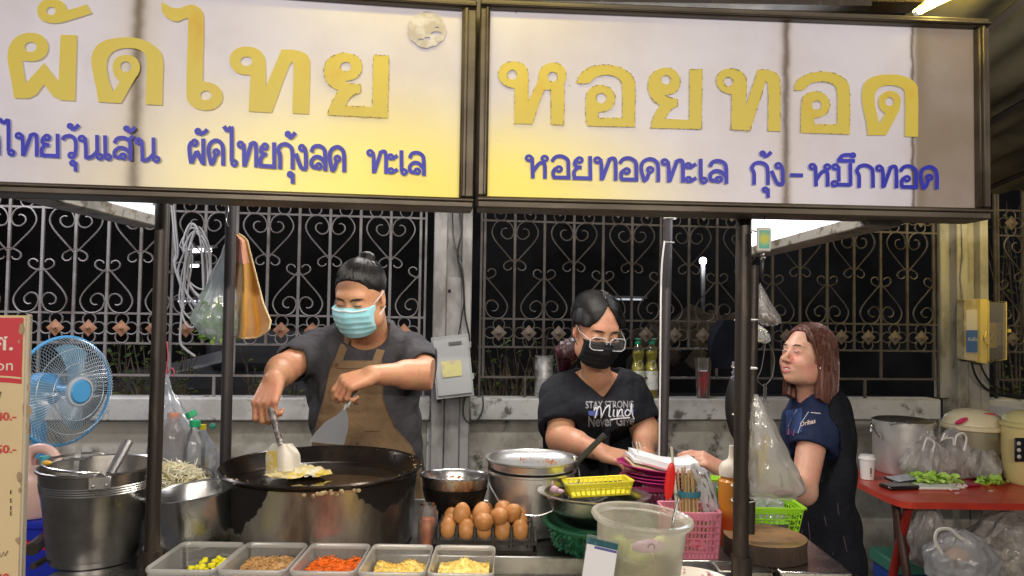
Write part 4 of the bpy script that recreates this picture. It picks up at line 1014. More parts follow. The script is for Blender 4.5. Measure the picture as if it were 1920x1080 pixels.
# sauce jar and carton by the drum foot
jr = thing('sauce_jar', 'clear jar with orange chilli pulp between griddle and egg tray', 'jar', P(800, 1000, 1.86))
c2 = P(802, 1000, 1.87)
part(jr, 'glass', MB().lathe([(0, 0), (.024, 0), (.026, .01), (.026, .09), (.021, .10), (.021, .11)], 20, TR((c2.x, 1.87, ZT))), film('jar_clear', (.75, .75, .75), .12, .08, .5))
part(jr, 'chilli_pulp', MB().lathe([(0, .004), (.022, .004), (.023, .06), (.015, .075), (0, .078)], 16, TR((c2.x, 1.87, ZT)), wob=lambda a, z: .1 * sin(3 * a + z * 90)), mat('orange_sauce', (.55, .16, .03), .35))

# ---- covered pot
c = P(997, 880, 2.05); RP = .121; pzr = c.z
pt = thing('cooking_pot', 'aluminium pot with shallow lid and a wire bail, behind the eggs', 'pot', (c.x, 2.05, ZT))
MP = TR((c.x, 2.05, ZT + .002)); ph = pzr - ZT
part(pt, 'body', L([(0, 0), (RP * .9, 0), (RP * .97, .012), (RP, .04), (RP, ph - .006), (RP + .005, ph - .003), (RP + .005, ph + .002), (RP - .003, ph)], 56, MP), ALU)
# lid: an upturned shallow pan
lidz = ph + .003
part(pt, 'lid', L([(RP * .7, lidz), (RP * .98, lidz + .004), (RP + .002, lidz + .022), (RP + .010, lidz + .026), (RP + .010, lidz + .030), (RP, lidz + .030), (RP * .93, lidz + .020), (RP * .75, lidz + .012), (0, lidz + .010)], 56, MP), ALU)
sm = MB(); rr = random.Random(8)
for k in range(46):
    cx_, cy_ = rr.choice([(-.02, .05), (.05, .02), (.055, .03)]); sm.ell((c.x + cx_ + rr.gauss(0, .014), 2.05 + cy_ + rr.gauss(0, .02), ZT + lidz + .015), (rr.uniform(.001, .004), rr.uniform(.001, .003), .0015), 5, 3)
part(pt, 'food_bits', sm, mat('red_brown_bits', (.36, .10, .03), .5, var=((.6, .25, .05), 40, .4, .6)), kind='stuff')
for px_ in (915, 1080):
    q = P(px_, 872, 2.04); part(pt, 'ear', MB().box((0, 0, 0), (.010, .018, .022), TR(q, (0, 0, 0)), .003).tube([q + V((0, 0, -.012)) + V((0, .012 * cos(a), .012 * sin(a) + .012)) for a in [2 * pi * k / 10 for k in range(10)]], .0024, 5, closed=True), ALU)
bl_ = catmull([P(916, 860, 2.02), P(914, 892, 1.97), P(926, 925, 1.925), P(950, 955, 1.90), P(985, 965, 1.885), P(1020, 964, 1.885), P(1062, 940, 1.90), P(1086, 900, 1.96), P(1082, 868, 2.02)], 6)
part(pt, 'bail_handle', MB().tube(bl_, .0022, 6), STEEL)
ld = thing('saucepan_lid_handle', 'black handled steel dipper resting across the pot, its handle pointing up right', 'dipper', P(1080, 875, 2.02))
part(ld, 'handle', MB().tube([P(1078, 872, 2.02), P(1088, 860, 2.015), P(1134, 815, 2.0)], [.0085, .0085, .0080], 12), mat('dark_handle', (.035, .035, .033), .4))
part(ld, 'ferrule', MB().ell(P(1077, 859, 2.0), (.007, .006, .007), 10, 6), STEEL)

# ---- egg trays and eggs
ec0, ec1 = P(826, 1003, 1.83), P(1000, 1003, 1.83)
EW = .246; EX = (ec0.x + ec1.x) / 2 - .004; EZ = .925
pit = .0452; NX, NY = 5, 5; EY0 = 1.835
TRAYM = mat('black_egg_tray', (.016, .014, .012), .45, var=((.03, .025, .02), 20, .4, .6))
def tray(z0, label):
    t_ = thing('egg_tray', label, 'egg tray', (EX, EY0 + pit * 2, z0), 'stack of black egg trays')
    def f(u, v):
        x = -EW / 2 + EW * u; y = -.024 + (.046 * NY + .012) * v
        cu = cos(2 * pi * (x / pit)); cv = cos(2 * pi * (y / pit))
        h = .012 - .011 * (cu + cv) * .9
        edge = min(u, 1 - u) < .012 or min(v, 1 - v) < .012
        return (EX + x, EY0 + y, z0 + (.004 if edge else h + .012))
    part(t_, 'cell_sheet', MB().grid(f, 61, 55), TRAYM)
    part(t_, 'rim', MB().box((EX, EY0 - .024, z0 + .004), (EW + .012, .006, .008)).box((EX, EY0 + .22, z0 + .004), (EW + .012, .006, .008)).box((EX - EW / 2 - .003, EY0 + .098, z0 + .004), (.006, .244, .008)).box((EX + EW / 2 + .003, EY0 + .098, z0 + .004), (.006, .244, .008)), TRAYM)
    # upright posts between the cells
    mb = MB()
    for i in range(NX + 1):
        for j in range(NY + 1):
            mb.cyl((EX - EW / 2 + .007 + i * pit, EY0 - .022 + j * .0462, z0 + .018), (EX - EW / 2 + .007 + i * pit, EY0 - .022 + j * .0462, z0 + .045), .007, 6, .003)
    part(t_, 'cell_posts', mb, TRAYM, kind='stuff')
    return t_
tray(EZ - .020, 'lower black plastic egg tray of the stack'); tray(EZ + .004, 'upper black plastic egg tray holding the brown eggs')
solo('steel_box', MB().box((EX, EY0 + .10, (ZT + EZ - .022) / 2), (EW + .0, .22, EZ - .022 - ZT - .002), None, .003), mat('dark_box', (.02, .018, .017), .5), 'dark flat box under the egg trays', 'box')
EGG = mat('brown_egg', (.44, .185, .05), .42, var=((.54, .26, .09), 5, .35, .7), var2=((.35, .13, .035), 40, .55, .75), sub=.12, bump=(160, .08, .001))
em = MB().lathe([(0, -.0262)] + [(.0222 * sin(a) * (1 + .10 * cos(a)), -.0262 * cos(a) if cos(a) > 0 else -.0285 * cos(a)) for a in [pi * k / 14 for k in range(1, 14)]] + [(0, .0285)], 20).mesh('egg', EGG)
eggs = []
def egg(x, y, z, label, rx=0, ry=0, s=1.0):
    o = bpy.data.objects.new('egg', em); COL.objects.link(o); o.matrix_basis = TR((x, y, z), (rx, ry, 0), s); prop(o, label, 'egg', 'brown eggs on the tray'); eggs.append(o); return o
ordn = ['first', 'second', 'third', 'fourth', 'fifth']
rr = random.Random(12)
e0z = EZ + .004 + .012 + .021
for j in range(4):
    for i in range(5):
        if (j, i) in ((2, 1), (3, 0), (2, 3)): continue
        x = EX - EW / 2 + .030 + i * pit
        egg(x, EY0 - .010 + j * .050, e0z + rr.uniform(-.001, .002), 'brown egg standing in the %s row of the tray, %s from the left' % (['front', 'second', 'third', 'back'][j], ordn[i]), rr.uniform(-.12, .12), rr.uniform(-.12, .12), rr.uniform(.95, 1.02))
for (px, py, w_, rx, ry) in ((866, 963, 'resting upright on the eggs at the left', .1, .1), (903, 962, 'biggest looking one resting on top in the middle', -.5, .2), (907, 978, 'lying on top just in front of the middle', 1.2, .3), (937, 968, 'lying on top right of the middle', 1.1, .8), (944, 955, 'lying at the back of the top, right side', 1.3, 1.0), (961, 962, 'tilted at the right end of the top', .6, .6)):
    Y_ = 1.90 + (978 - py) * .0035; q = PZ(px, py, e0z + .034); egg(q.x, q.y, e0z + .034, 'brown egg ' + w_, rx, ry, 1.02)

# ---- colander over the green basin, yellow basket in it
c = P(1112, 926, 1.86); RC = .128
Mc = TR((c.x, 1.86, c.z - .078), (-.05, .02, 0))
cl = thing('colander', 'shiny steel colander with punched holes on the green basin', 'colander', Mc.translation)
part(cl, 'body', MB().lathe([(0, 0), (RC * .5, .001), (RC * .7, .014), (RC * .86, .042), (RC * .95, .072), (RC, .077), (RC + .016, .079), (RC + .016, .0815), (RC - .002, .080), (RC * .93, .072), (RC * .84, .044), (RC * .68, .017), (0, .004)], 56, Mc), STEEL)
mb = MB()
for ring_, (rq, zq) in enumerate(((.915, .060), (.885, .051), (.850, .041), (.80, .031), (.745, .022))):
    for k in range(64):
        a = 2 * pi * (k + .5 * (ring_ % 2)) / 64
        if (k // 8) % 2 == ring_ * 0: mb.ell((0, 0, 0), (.0014, .0014, .0014), 5, 3, Mc @ TR((RC * rq * cos(a), RC * rq * sin(a), zq)))
part(cl, 'punched_holes', mb, BLACKP, kind='stuff')
solo('shallot_pieces', MB().ell(P(1040, 918, 1.84), (.012, .007, .010), 8, 5).ell(P(1050, 921, 1.84), (.011, .006, .006), 8, 5).ell(P(1036, 908, 1.85), (.003, .002, .010), 6, 4), mat('shallot', (.55, .36, .42), .3), 'pinkish shallot pieces at the left edge of the colander', 'food', kind='stuff')
gb = thing('plastic_basin', 'green plastic basin under the colander', 'basin', (c.x + .0, 1.87, ZT))
q = P(1100, 980, 1.86); gz = q.z
GRN = mat('green_plastic', (.035, .17, .085), .35, var=((.02, .10, .05), 6, .4, .7))
part(gb, 'body', MB().lathe([(0, 0), (.085, 0), (.095, .01), (.128, gz - ZT), (.142, gz - ZT + .001), (.142, gz - ZT + .006), (.128, gz - ZT + .006), (.09, .014), (0, .01)], 48, TR((c.x + .012, 1.87, ZT + .001))), GRN)
gl_ = MB(); rr = random.Random(17)
for k in range(170):
    a = rr.uniform(pi, 2 * pi); zz = rr.uniform(.01, gz - ZT - .012); R_ = .098 + (.128 - .098) * zz / (gz - ZT); 
    gl_.ell((0, 0, 0), (rr.uniform(.004, .010), rr.uniform(.001, .003), rr.uniform(.002, .006)), 5, 3, TR((c.x + .012 + (R_ + .001) * cos(a), 1.87 + (R_ + .001) * sin(a), ZT + zz), (rr.random(), rr.random(), a)))
part(gb, 'green_net', gl_, mat('green_net', (.03, .20, .09), .6, var=((.01, .06, .03), 60, .4, .6)), kind='stuff')
def basket(name, label, cx, cy, z0, w_, d_, h_, m, rows=4, cols=10, group=None, thick=.003, flare=1.12, rim=.006, rot=(0, 0, 0), cat='basket', swall=True):
    """plastic basket with real openings: a lattice of bars between floor and rim"""
    t_ = thing(name, label, cat, (cx, cy, z0), group); M = TR((cx, cy, z0), rot)
    def at(s_, v):      # s_ around 0..4, v height 0..1
        k = int(s_) % 4; f = s_ - int(s_); sc_ = 1 / flare + (1 - 1 / flare) * v; X, Y = w_ / 2 * sc_, d_ / 2 * sc_
        cs = [(-X, -Y), (X, -Y), (X, Y), (-X, Y)]; a, b = cs[k], cs[(k + 1) % 4]
        return V((a[0] + (b[0] - a[0]) * f, a[1] + (b[1] - a[1]) * f, h_ * v))
    lat = MB()
    for side_ in range(4):
        nc = cols if side_ % 2 == 0 else max(3, int(cols * d_ / w_))
        for i in range(nc + 1):
            lat.tube([at(side_ + i / nc * .9999, 0), at(side_ + i / nc * .9999, 1)], thick / 2 * 1.2, 4)
        for j in range(rows + 1):
            v = j / rows; lat.tube([at(side_, v), at(side_ + .9999, v)], thick / 2 * 1.2, 4)
    part(t_, 'lattice', MB().add(lat.v, lat.f, M), m, smooth=False)
    R = lambda s_, z_: [(x, y, z_) for x, y in rrect(w_ * s_, d_ * s_, min(w_, d_) * .10)]
    rm_ = MB(); loft(rm_, [[(x, y, h_ - .012) for x, y in rrect(w_ * .985, d_ * .985, .01)], [(x, y, h_ + .001) for x, y in rrect(w_, d_, .01)], [(x, y, h_ + .002) for x, y in rrect(w_ + rim * 2, d_ + rim * 2, .014)], [(x, y, h_ - .002) for x, y in rrect(w_ + rim * 2, d_ + rim * 2, .014)], [(x, y, h_ - .003) for x, y in rrect(w_ + .002, d_ + .002, .01)]], M, False)
    part(t_, 'rim', rm_, m)
    fl = MB().box((0, 0, .002), (w_ / flare, d_ / flare, .003), M); part(t_, 'floor', fl, m, smooth=False)
    return t_
YP = mat('yellow_plastic', (.72, .64, .03), .35)
yb = P(1122, 908, 1.90)
basket('plastic_basket', 'yellow plastic basket tilted in the colander', yb.x - .002, 1.90, yb.z - .022, .165, .12, .032, YP, 2, 12, rot=(-.10, -.06, .05))

# ---- white translucent tub in front with limes inside
c = P(1189, 966, 1.455); RW = .094; wz_ = c.z; WH = wz_ - (ZT - .03)
MW = TR((c.x, 1.455, ZT - .03)) 
MWt = Matrix.Translation((c.x, 1.455, ZT - .03)) @ Matrix.Rotation(.07, 4, 'Y')
TUBM = film('milky_tub', (.98, .94, .80), .24, .25, .5, gloss=.2)
wt = thing('plastic_tub', 'tall milky plastic tub of limes and herbs in front of the colander', 'tub', MW.translation)
part(wt, 'body', MB().lathe([(0, .003), (RW * .78, .003), (RW * .80, .006), (RW * .93, WH - .03), (RW * .935, WH - .012), (RW + .004, WH - .010), (RW + .008, WH - .003), (RW + .006, WH + .002), (RW - .003, WH + .002), (RW * .90, WH - .03), (RW * .76, .01), (0, .008)], 64, MWt), TUBM)
part(wt, 'lime_water', MB().lathe([(0, .009), (RW * .74, .011), (RW * .86, WH * .70), (0, WH * .70)], 40, MWt), film('lime_water', (.85, .80, .22), .30, .2, .6))
mb = MB().tube([MWt @ V((.004 + .006 * cos(a), -RW * .925 - .001, WH - .034 + .006 * sin(a))) for a in [pi * k / 8 - .5 for k in range(11)]], .0009, 5)
part(wt, 'moulded_mark', mb, mat('grey_mark', (.25, .24, .22), .6))
rr = random.Random(31)
for (px, py, Y_, r, col, lab, nm, sq) in ((1158, 1028, 1.43, .026, (.40, .52, .05), 'yellow green lime high in the milky tub, left', 'lime', 1), (1198, 1042, 1.42, .026, (.42, .50, .06), 'yellow green lime in the middle of the milky tub', 'lime', 1), (1243, 1026, 1.43, .024, (.50, .55, .08), 'pale lime against the right wall of the milky tub', 'lime', 1), (1180, 1058, 1.435, .022, (.16, .24, .03), 'dark green lime low in the milky tub', 'lime', 1), (1228, 1068, 1.44, .032, (.45, .42, .10), 'large yellowish lime at the bottom right of the milky tub', 'lime', 1)):
    solo(nm, MB().ell(P(px, py, Y_), (r, r, r * .95), 16, 10), mat('lime_%d' % px, col, .4, var=(tuple(k * .7 for k in col), 12, .4, .6)), lab, 'lime', 'limes inside the milky tub')
solo('onion_wedge', MB().ell((0, 0, 0), (.034, .018, .012), 16, 8, TR(P(1216, 1024, 1.40), (0, -.05, .1))), mat('red_onion', (.42, .20, .36), .35), 'purple onion wedge pressed against the milky tub wall', 'onion')
sp = thing('dipper', 'steel dipper handle standing inside the milky tub at its right wall', 'dipper', P(1262, 960, 1.47))
part(sp, 'handle', MB().tube(catmull([P(1266, 925, 1.49), P(1272, 935, 1.49), P(1268, 948, 1.485), P(1262, 975, 1.475)], 6) + [P(1255, 1060, 1.46)], .0026, 7), STEEL)

# ---- payment card stand (the code itself is left out)
qa = P(1101, 1002, 1.36); qb = P(1162, 1016, 1.345); d_ = (qb - qa); w_ = d_.length; hQ = .135
dn = d_.normalized(); up = V((0, 0, 1)); up = (up - dn * up.dot(dn)).normalized(); nn = up.cross(dn)
Mq = Matrix.Identity(4)
for i_, a_ in enumerate((dn, nn, up)):
    for j_ in range(3): Mq[j_][i_] = a_[j_]
Mq.translation = qa - up * hQ
if nn.y < 0: pass
qs = thing('card_stand', 'upright acrylic card stand with a teal banded white card, in front of the milky tub', 'card stand', Mq @ V((w_ / 2, 0, 0)))
part(qs, 'acrylic_holder', MB().box((w_ / 2, .0035, hQ / 2), (w_, .003, hQ), Mq), film('acrylic', (.8, .82, .82), .12, .05, .3))
part(qs, 'card', MB().box((w_ / 2, .0, hQ / 2 - .004), (w_ - .004, .0015, hQ - .01), Mq), mat('card_paper', (.85, .85, .87), .5))
part(qs, 'header_band', MB().box((w_ / 2, -.0016, hQ - .010), (w_ - .004, .001, .012), Mq), mat('teal_band', (.03, .11, .13), .4, var=((.10, .22, .23), 40, .5, .6)), smooth=False)
part(qs, 'blue_stripe', MB().box((w_ * .62, -.0016, hQ - .0195), (w_ * .68, .001, .0045), Mq), mat('indigo_stripe', (.12, .12, .36), .4), smooth=False)
part(qs, 'foot', MB().box((w_ / 2, .012, .003), (w_, .04, .003), Mq), film('acrylic', (.8, .82, .82), .12, .05, .3))

# ---- magenta plates with paper on a pink basket
MAG = mat('magenta_melamine', (.42, .02, .16), .28, coat=.3)
PINKB = mat('deep_pink_plastic', (.50, .05, .17), .4)
pc = P(1236, 897, 2.06)
basket('plastic_basket', 'deep pink basket under the magenta plates', pc.x - .012, 2.08, pc.z - .075, .165, .15, .062, PINKB, 5, 12, flare=1.18)
solo('basket_stand', MB().box((pc.x - .01, 2.08, (ZT + pc.z - .077) / 2), (.13, .12, pc.z - .079 - ZT), None, .004), mat('tin_box', (.3, .3, .3), .4, .8), 'tin box under the deep pink basket', 'box')
def plate(k, z, dx, dy, tx, ty, R, m, label):
    M = TR((pc.x + dx, 2.06 + dy, z), (tx, ty, 0))
    return solo('plate', MB().lathe([(0, .003), (R * .55, .003), (R * .62, .0), (R * .66, .003), (R * .97, .016), (R, .0175), (R * .99, .020), (R * .66, .0075), (R * .6, .006), (0, .006)], 56, M), m, label, 'plate', 'stack of magenta plates', base=tuple(M.translation))
for k, (dz, dx, ty, lab) in enumerate(((-.010, .006, .03, 'lowest magenta plate of the stack'), (-.001, .012, .01, 'second magenta plate from the bottom'), (.008, .02, .0, 'third magenta plate, sticking out to the right'), (.022, -.008, .10, 'top magenta plate held tilted by the woman'))):
    plate(k, pc.z + dz - .004, dx, 0, -.04, ty, .118 if k < 3 else .116, MAG, lab)
PAP = mat('white_paper', (.74, .74, .76), .6, sub=.05); PAPY = mat('cream_paper', (.66, .55, .34), .7); PAPP = mat('pink_plate_paper', (.66, .34, .36), .6)
def sheet(z, m, w_, d_, ox, oy, ang, cup, label, nm='paper_sheet', th=.004):
    M = TR((pc.x + ox, 2.055 + oy, z), (-.02, .10, ang))
    def f(u, v, s=0):
        x, y = (u - .5) * w_, (v - .5) * d_
        return (x, y, cup * (abs(u - .42) ** 2) * 4 * .5 + .006 * sin(u * 5 + 1) - .003 * abs(v - .5))
    mb = MB().grid(f, 18, 10, M); b0 = len(mb.v); mb.grid(lambda u, v: V(f(u, v)) - V((0, 0, th)), 18, 10, M)
    ed = [i * 10 for i in range(18)] + [170 + j for j in range(1, 10)] + [i * 10 + 9 for i in range(16, -1, -1)] + [j for j in range(8, 0, -1)]
    for a_, b_ in zip(ed, ed[1:] + ed[:1]): mb.f.append((a_, b_, b0 + b_, b0 + a_)); mb.m.append(0)
    solo('paper_stack' if nm == 'paper_sheet' else nm, mb, m, label, 'paper', 'papers on the plates')
sheet(pc.z + .034, PAPY, .185, .13, -.0, -.012, .03, .016, 'cream paper sheets under the white ones on the top plate')
sheet(pc.z + .040, PAPP, .175, .125, .024, -.014, -.03, .014, 'pinkish sheet sticking out at the right of the paper pile')
sheet(pc.z + .047, PAP, .185, .135, .004, -.004, .02, .018, 'white paper sheets curling up on top of the plates', th=.008)
sheet(pc.z + .058, PAP, .175, .125, .008, .002, -.01, .018, 'topmost white sheets of the paper pile', th=.013)

# ---- pink basket with chopsticks, straws, red tongs
pk0, pk1 = P(1268, 962, 1.70), P(1352, 962, 1.70)
PINK = mat('pink_plastic', (.62, .22, .30), .4); pw = .125
pkx = pk1.x - pw / 2 - .002; pkz = pk1.z
PB_ = .938
st_ = thing('steel_tray', 'shallow raised steel tray carrying the pink basket and sauce bottle', 'tray', (.47, 1.80, ZT))
part(st_, 'tray_floor', MB().box((.475, 1.80, PB_ - .005), (.20, .24, .006)), STEEL); part(st_, 'front_lip', MB().box((.475, 1.676, PB_ - .018), (.21, .006, .044), None, .002), STEEL); part(st_, 'side_lip', MB().box((.578, 1.80, PB_ - .018), (.006, .25, .044), None, .002), STEEL); part(st_, 'side_lip', MB().box((.372, 1.80, PB_ - .018), (.006, .25, .044), None, .002), STEEL)
pkb = basket('plastic_basket', 'pink basket holding chopsticks in front of the sauce bottle', pkx, 1.745, PB_, pw, .10, pkz - PB_, PINK, 7, 13, flare=1.10, thick=.0042, rim=.005)
part(pkb, 'oval_badge', MB().lathe([(0, 0), (.018, 0), (.018, .002), (0, .002)], 20, TR((pkx + .008, 1.745 - .048, PB_ + .035), (pi / 2, 0, 0), (1.1, .55, 1))), mat('pink_badge', (.55, .16, .22), .4, var=((.4, .03, .05), 60, .5, .6)))
CH = mat('bamboo_chopstick', (.46, .33, .15), .6, var=((.30, .20, .08), 14, .4, .6))
rr = random.Random(41); k = 0
for k in range(16):
    bx = P(1283, 930, 1.72).x + (k % 8) * .0052 + rr.uniform(-.002, .002); by = 1.725 + (k // 8) * .02
    tx = bx - .004 + rr.uniform(-.012, .012); tz = 1.5 - (872 - 590 + rr.uniform(0, 26)) / 1350 * 1.72
    o = solo('chopstick', MB().tube([(bx, by, PB_ + .006), (tx, by + .01 + rr.uniform(-.01, .01), tz)], [.0022, .0028], 5), CH, 'bamboo chopstick in the pink basket bundle', 'chopstick', 'chopsticks in the pink basket')
solo('rubber_band', MB().lathe([(.030, 0), (.031, .007), (.030, .014)], 24, TR((P(1295, 930, 1.72).x, 1.735, P(1295, 934, 1.72).z), (0, 0, 0), (.9, .55, 1))), mat('teal_band2', (.03, .15, .20), .5), 'teal band round the chopstick bundle', 'band')
CLR = film('clear_bag', (1, .95, .92), .36, .12, .5, bump=(55, 1.0), gloss=.7)
MILK = film('milky_bag', (.84, .86, .88), .46, .16, .6, bump=(22, .8), gloss=.3)
def bag(name, label, rings, m, seg=28, cr=.10, seed=1, top_open=False, ctype='bag', group=None, nv=22):
    """bag lofted through (centre, rx, ry), crumpled; rings run top to bottom"""
    rr = random.Random(seed); ph = [rr.uniform(0, 6.28) for _ in range(8)]
    cs = [V(r[0]) for r in rings]
    def f(u, v):
        q = v * (len(rings) - 1); i = min(int(q), len(rings) - 2); g_ = q - i; g2 = g_ * g_ * (3 - 2 * g_)
        c = cs[i] * (1 - g_) + cs[i + 1] * g_; rx = rings[i][1] * (1 - g2) + rings[i + 1][1] * g2; ry = rings[i][2] * (1 - g2) + rings[i + 1][2] * g2
        a = 2 * pi * u
        w_ = 1 + cr * (.5 * sin(5 * a + ph[0] + 2 * v) + .35 * sin(9 * a + ph[1] - 5 * v) + .3 * sin(14 * a + ph[2] + 11 * v * sin(a + ph[3])) + .25 * sin(21 * a + 17 * v + ph[4]))
        return c + V((rx * w_ * cos(a), ry * w_ * sin(a), cr * .02 * sin(7 * a + 13 * v + ph[5])))
    mb = MB().grid(f, seg * 3, nv, cu=True)
    if name is None: return mb
    return solo(name, mb, m, label, ctype, group, base=tuple(min(mb.v, key=lambda p: p.z)))
c = P(1322, 925, 1.73)
bag('plastic_bag', 'milky plastic bag bunched beside the chopstick bundle', [(P(1300, 872, 1.74), .004, .004), (P(1312, 885, 1.74), .018, .015), (P(1326, 925, 1.74), .020, .016), (P(1334, 962, 1.74), .018, .016), (P(1334, 985, 1.74), .006, .006)], MILK, 14, .25, 3)
rt = thing('red_tongs', 'red plastic spoon with its long pale handle rising from the pink basket', 'spoon', P(1256, 950, 1.62))
RED = mat('red_plastic', (.68, .02, .015), .3, coat=.3)
rs = MB().ell((0, 0, 0), (.0115, .004, .043), 16, 12, TR(P(1256, 903, 1.62), (0, .10, 0)))
part(rt, 'spoon_bowl', rs, RED)
part(rt, 'handle', MB().tube([P(1259, 838, 1.63), P(1262, 870, 1.63), P(1268, 935, 1.62), P(1270, 1000, 1.64)], [.0032, .003, .004, .004], 8), mat('clear_pale_plastic', (.6, .56, .48), .25))
solo('straw_bundle', MB().tube([P(1198, 830, 2.03), P(1202, 842, 2.03)], .0025, 6).tube([P(1193, 828, 2.04), P(1196, 850, 2.04)], .002, 6), mat('clear_pale_plastic', (.6, .56, .48), .25), 'pale straw sticking up behind the paper pile', 'straw')
# ---- green chopstick holder, bottle, lime basket
LG = mat('lime_plastic', (.30, .62, .02), .4)
gq = P(1333, 915, 1.98)
GW = mat('green_wrapper', (.10, .42, .12), .4, var=((.5, .6, .5), 60, .55, .6)); rr = random.Random(51); mb = MB()
for k in range(14):
    x = gq.x - .040 + k * .0055; mb.box((0, 0, 0), (.0045, .012, .085), TR((x, 1.95 + (k % 3) * .008, P(1333, 945, 1.95).z), (rr.uniform(-.1, .1), rr.uniform(-.25, -.05), 0)))
solo('wrapped_chopsticks', mb, GW, 'green and white wrapped chopsticks standing behind the pink basket', 'chopsticks', kind='stuff')
c = P(1334, 906, 1.97); 
solo('small_dish', MB().lathe([(0, 0), (.048, 0), (.05, .006), (.044, .009), (0, .009)], 28, TR((c.x, 2.03, c.z - .004), (0, 0, 0), (1, .6, 1))), LG, 'bright lime green dish by the reaching hand', 'dish')
solo('holder_box', MB().box((gq.x - .003, 1.99, ZT + .052), (.092, .07, .10), None, .006), LG, 'lime green box behind the pink basket', 'box')
c0 = P(1368, 893, 1.80); bt = thing('sauce_bottle', 'squeeze bottle of orange red chilli sauce beside the front right post', 'bottle', (c0.x, 1.80, ZT - .0))
hB = c0.z - PB_; RB = .0305; MBt = TR((c0.x + .004, 1.80, PB_ + .001))
SAU = mat('bottle_sauce', (.42, .07, .01), .25, coat=.5)
t = NT(SAU); b = t.n['Principled BSDF']; zc = t.xyz(t.coords('Object'))[2]
t.l.new(t.mix(t.ramp(zc, hB * .62, hB * .80), (.40, .055, .008, 1), (.62, .24, .03, 1)), b.inputs['Base Color'])
part(bt, 'body', L([(0, 0), (RB, 0), (RB + .001, .006), (RB + .001, hB - .012), (RB * .8, hB - .004), (RB * .7, hB)], 28, MBt), SAU)
part(bt, 'cap', L([(RB * .7, hB), (RB * .95, hB + .001), (RB * .98, hB + .022), (RB * .7, hB + .034), (.009, hB + .042), (.0065, hB + .05), (.005, hB + .075), (0, hB + .076)], 24, MBt), mat('cream_cap', (.66, .60, .50), .4))
lg = P(1448, 962, 1.95)
basket('plastic_basket', 'lime green basket behind the chopping block', lg.x - .012, 1.98, lg.z - .040, .165, .13, .062, LG, 4, 11, flare=1.15, rim=.009)
solo('steel_bowl', MB().lathe([(0, 0), (.05, 0), (.07, .06), (.06, lg.z - .042 - ZT), (0, lg.z - .042 - ZT)], 24, TR((lg.x, 1.98, ZT))), STEEL_DULL, 'upturned steel bowl under the lime green basket', 'bowl')
bag('plastic_bag', 'crumpled clear bag lying in the lime green basket', [(lg + V((-.02, .02, .035)), .01, .01), (lg + V((-.02, .02, .025)), .05, .03), (lg + V((-.02, .02, .0)), .06, .035), (lg + V((-.02, .02, -.02)), .03, .02)], MILK, 14, .3, 5)
# ---- chopping block and cleaver rest
cb_ = P(1434, 1004, 1.74); RCb = .096
wd = mat('chop_wood', (.26, .15, .06), .7, var=((.13, .07, .03), 9, .42, .64), var2=((.38, .26, .08), 5, .5, .7), bump=(30, .5, .003))
bd = mat('chop_bark', (.035, .022, .015), .8, var=((.07, .045, .03), 16, .4, .7), bump=(40, .8, .004), stretch=(1, 1, .3))
cbt = thing('chopping_block', 'thick round wooden chopping block on the right shelf', 'chopping block', (cb_.x, 1.74, .9385))
hc = cb_.z - .9385
part(cbt, 'bark_side', L([(RCb * .99, 0), (RCb, .006), (RCb * .985, hc * .5), (RCb, hc - .004), (RCb * .985, hc)], 48, TR((cb_.x, 1.74, .939)), wob=lambda a, z: .008 * sin(7 * a + z * 60) + .005 * sin(19 * a)), bd)
part(cbt, 'cut_face', L([(RCb * .988, hc), (RCb * .8, hc + .001), (RCb * .3, hc - .003), (0, hc - .004)], 48, TR((cb_.x, 1.74, .939)), wob=lambda a, z: .008 * sin(7 * a + hc * 60) + .005 * sin(19 * a)), wd)
mb = MB(); 
for k in range(3): mb.lathe([(0, 0), (.012, 0), (.012, .006), (0, .006)], 14, TR((P(1497, 1000, 1.80).x, 1.83, ZT + .03 + k * .008)))
solo('jar_lids', mb, BLACKP, 'small black lids stacked behind the chopping block', 'lids')
# ---- flowered plate at the bottom edge
fp = P(1290, 1085, 1.50); ZP = .932
solo('folded_cloth', MB().box((fp.x + .035, 1.52, (ZT - .032 + ZP) / 2), (.20, .17, ZP - ZT + .03), None, .006), mat('white_cloth', (.62, .62, .60), .9, bump=(30, .4, .01)), 'folded white cloth under the flowered plate', 'cloth')
fpl = thing('melamine_plate', 'cream plate with pink flower sprigs at the bottom edge of the picture', 'plate', (fp.x, 1.50, ZP + .001))
part(fpl, 'dish', MB().lathe([(0, .006), (.05, .006), (.056, .002), (.060, .007), (.095, .020), (.098, .022), (.095, .024), (.06, .011), (0, .009)], 56, TR((fp.x, 1.50, ZP + .001))), mat('cream_melamine', (.66, .62, .52), .3, coat=.2))
mb = MB(); rr = random.Random(61)
for k in range(34):
    a = rr.gauss(1.75, .26) if k < 22 else rr.gauss(.8, .1); q = rr.uniform(.068, .088)
    mb.ell((0, 0, 0), (rr.uniform(.002, .0045), rr.uniform(.002, .004), .0006), 7, 3, TR((fp.x + q * cos(a), 1.50 + q * sin(a), ZP + .012 + (q - .06) * .36 + .0015), (0, 0, rr.random() * 3)))
part(fpl, 'flower_print', mb, mat('flower_pink', (.55, .12, .22), .4, var=((.62, .38, .42), 50, .45, .6)), kind='stuff')

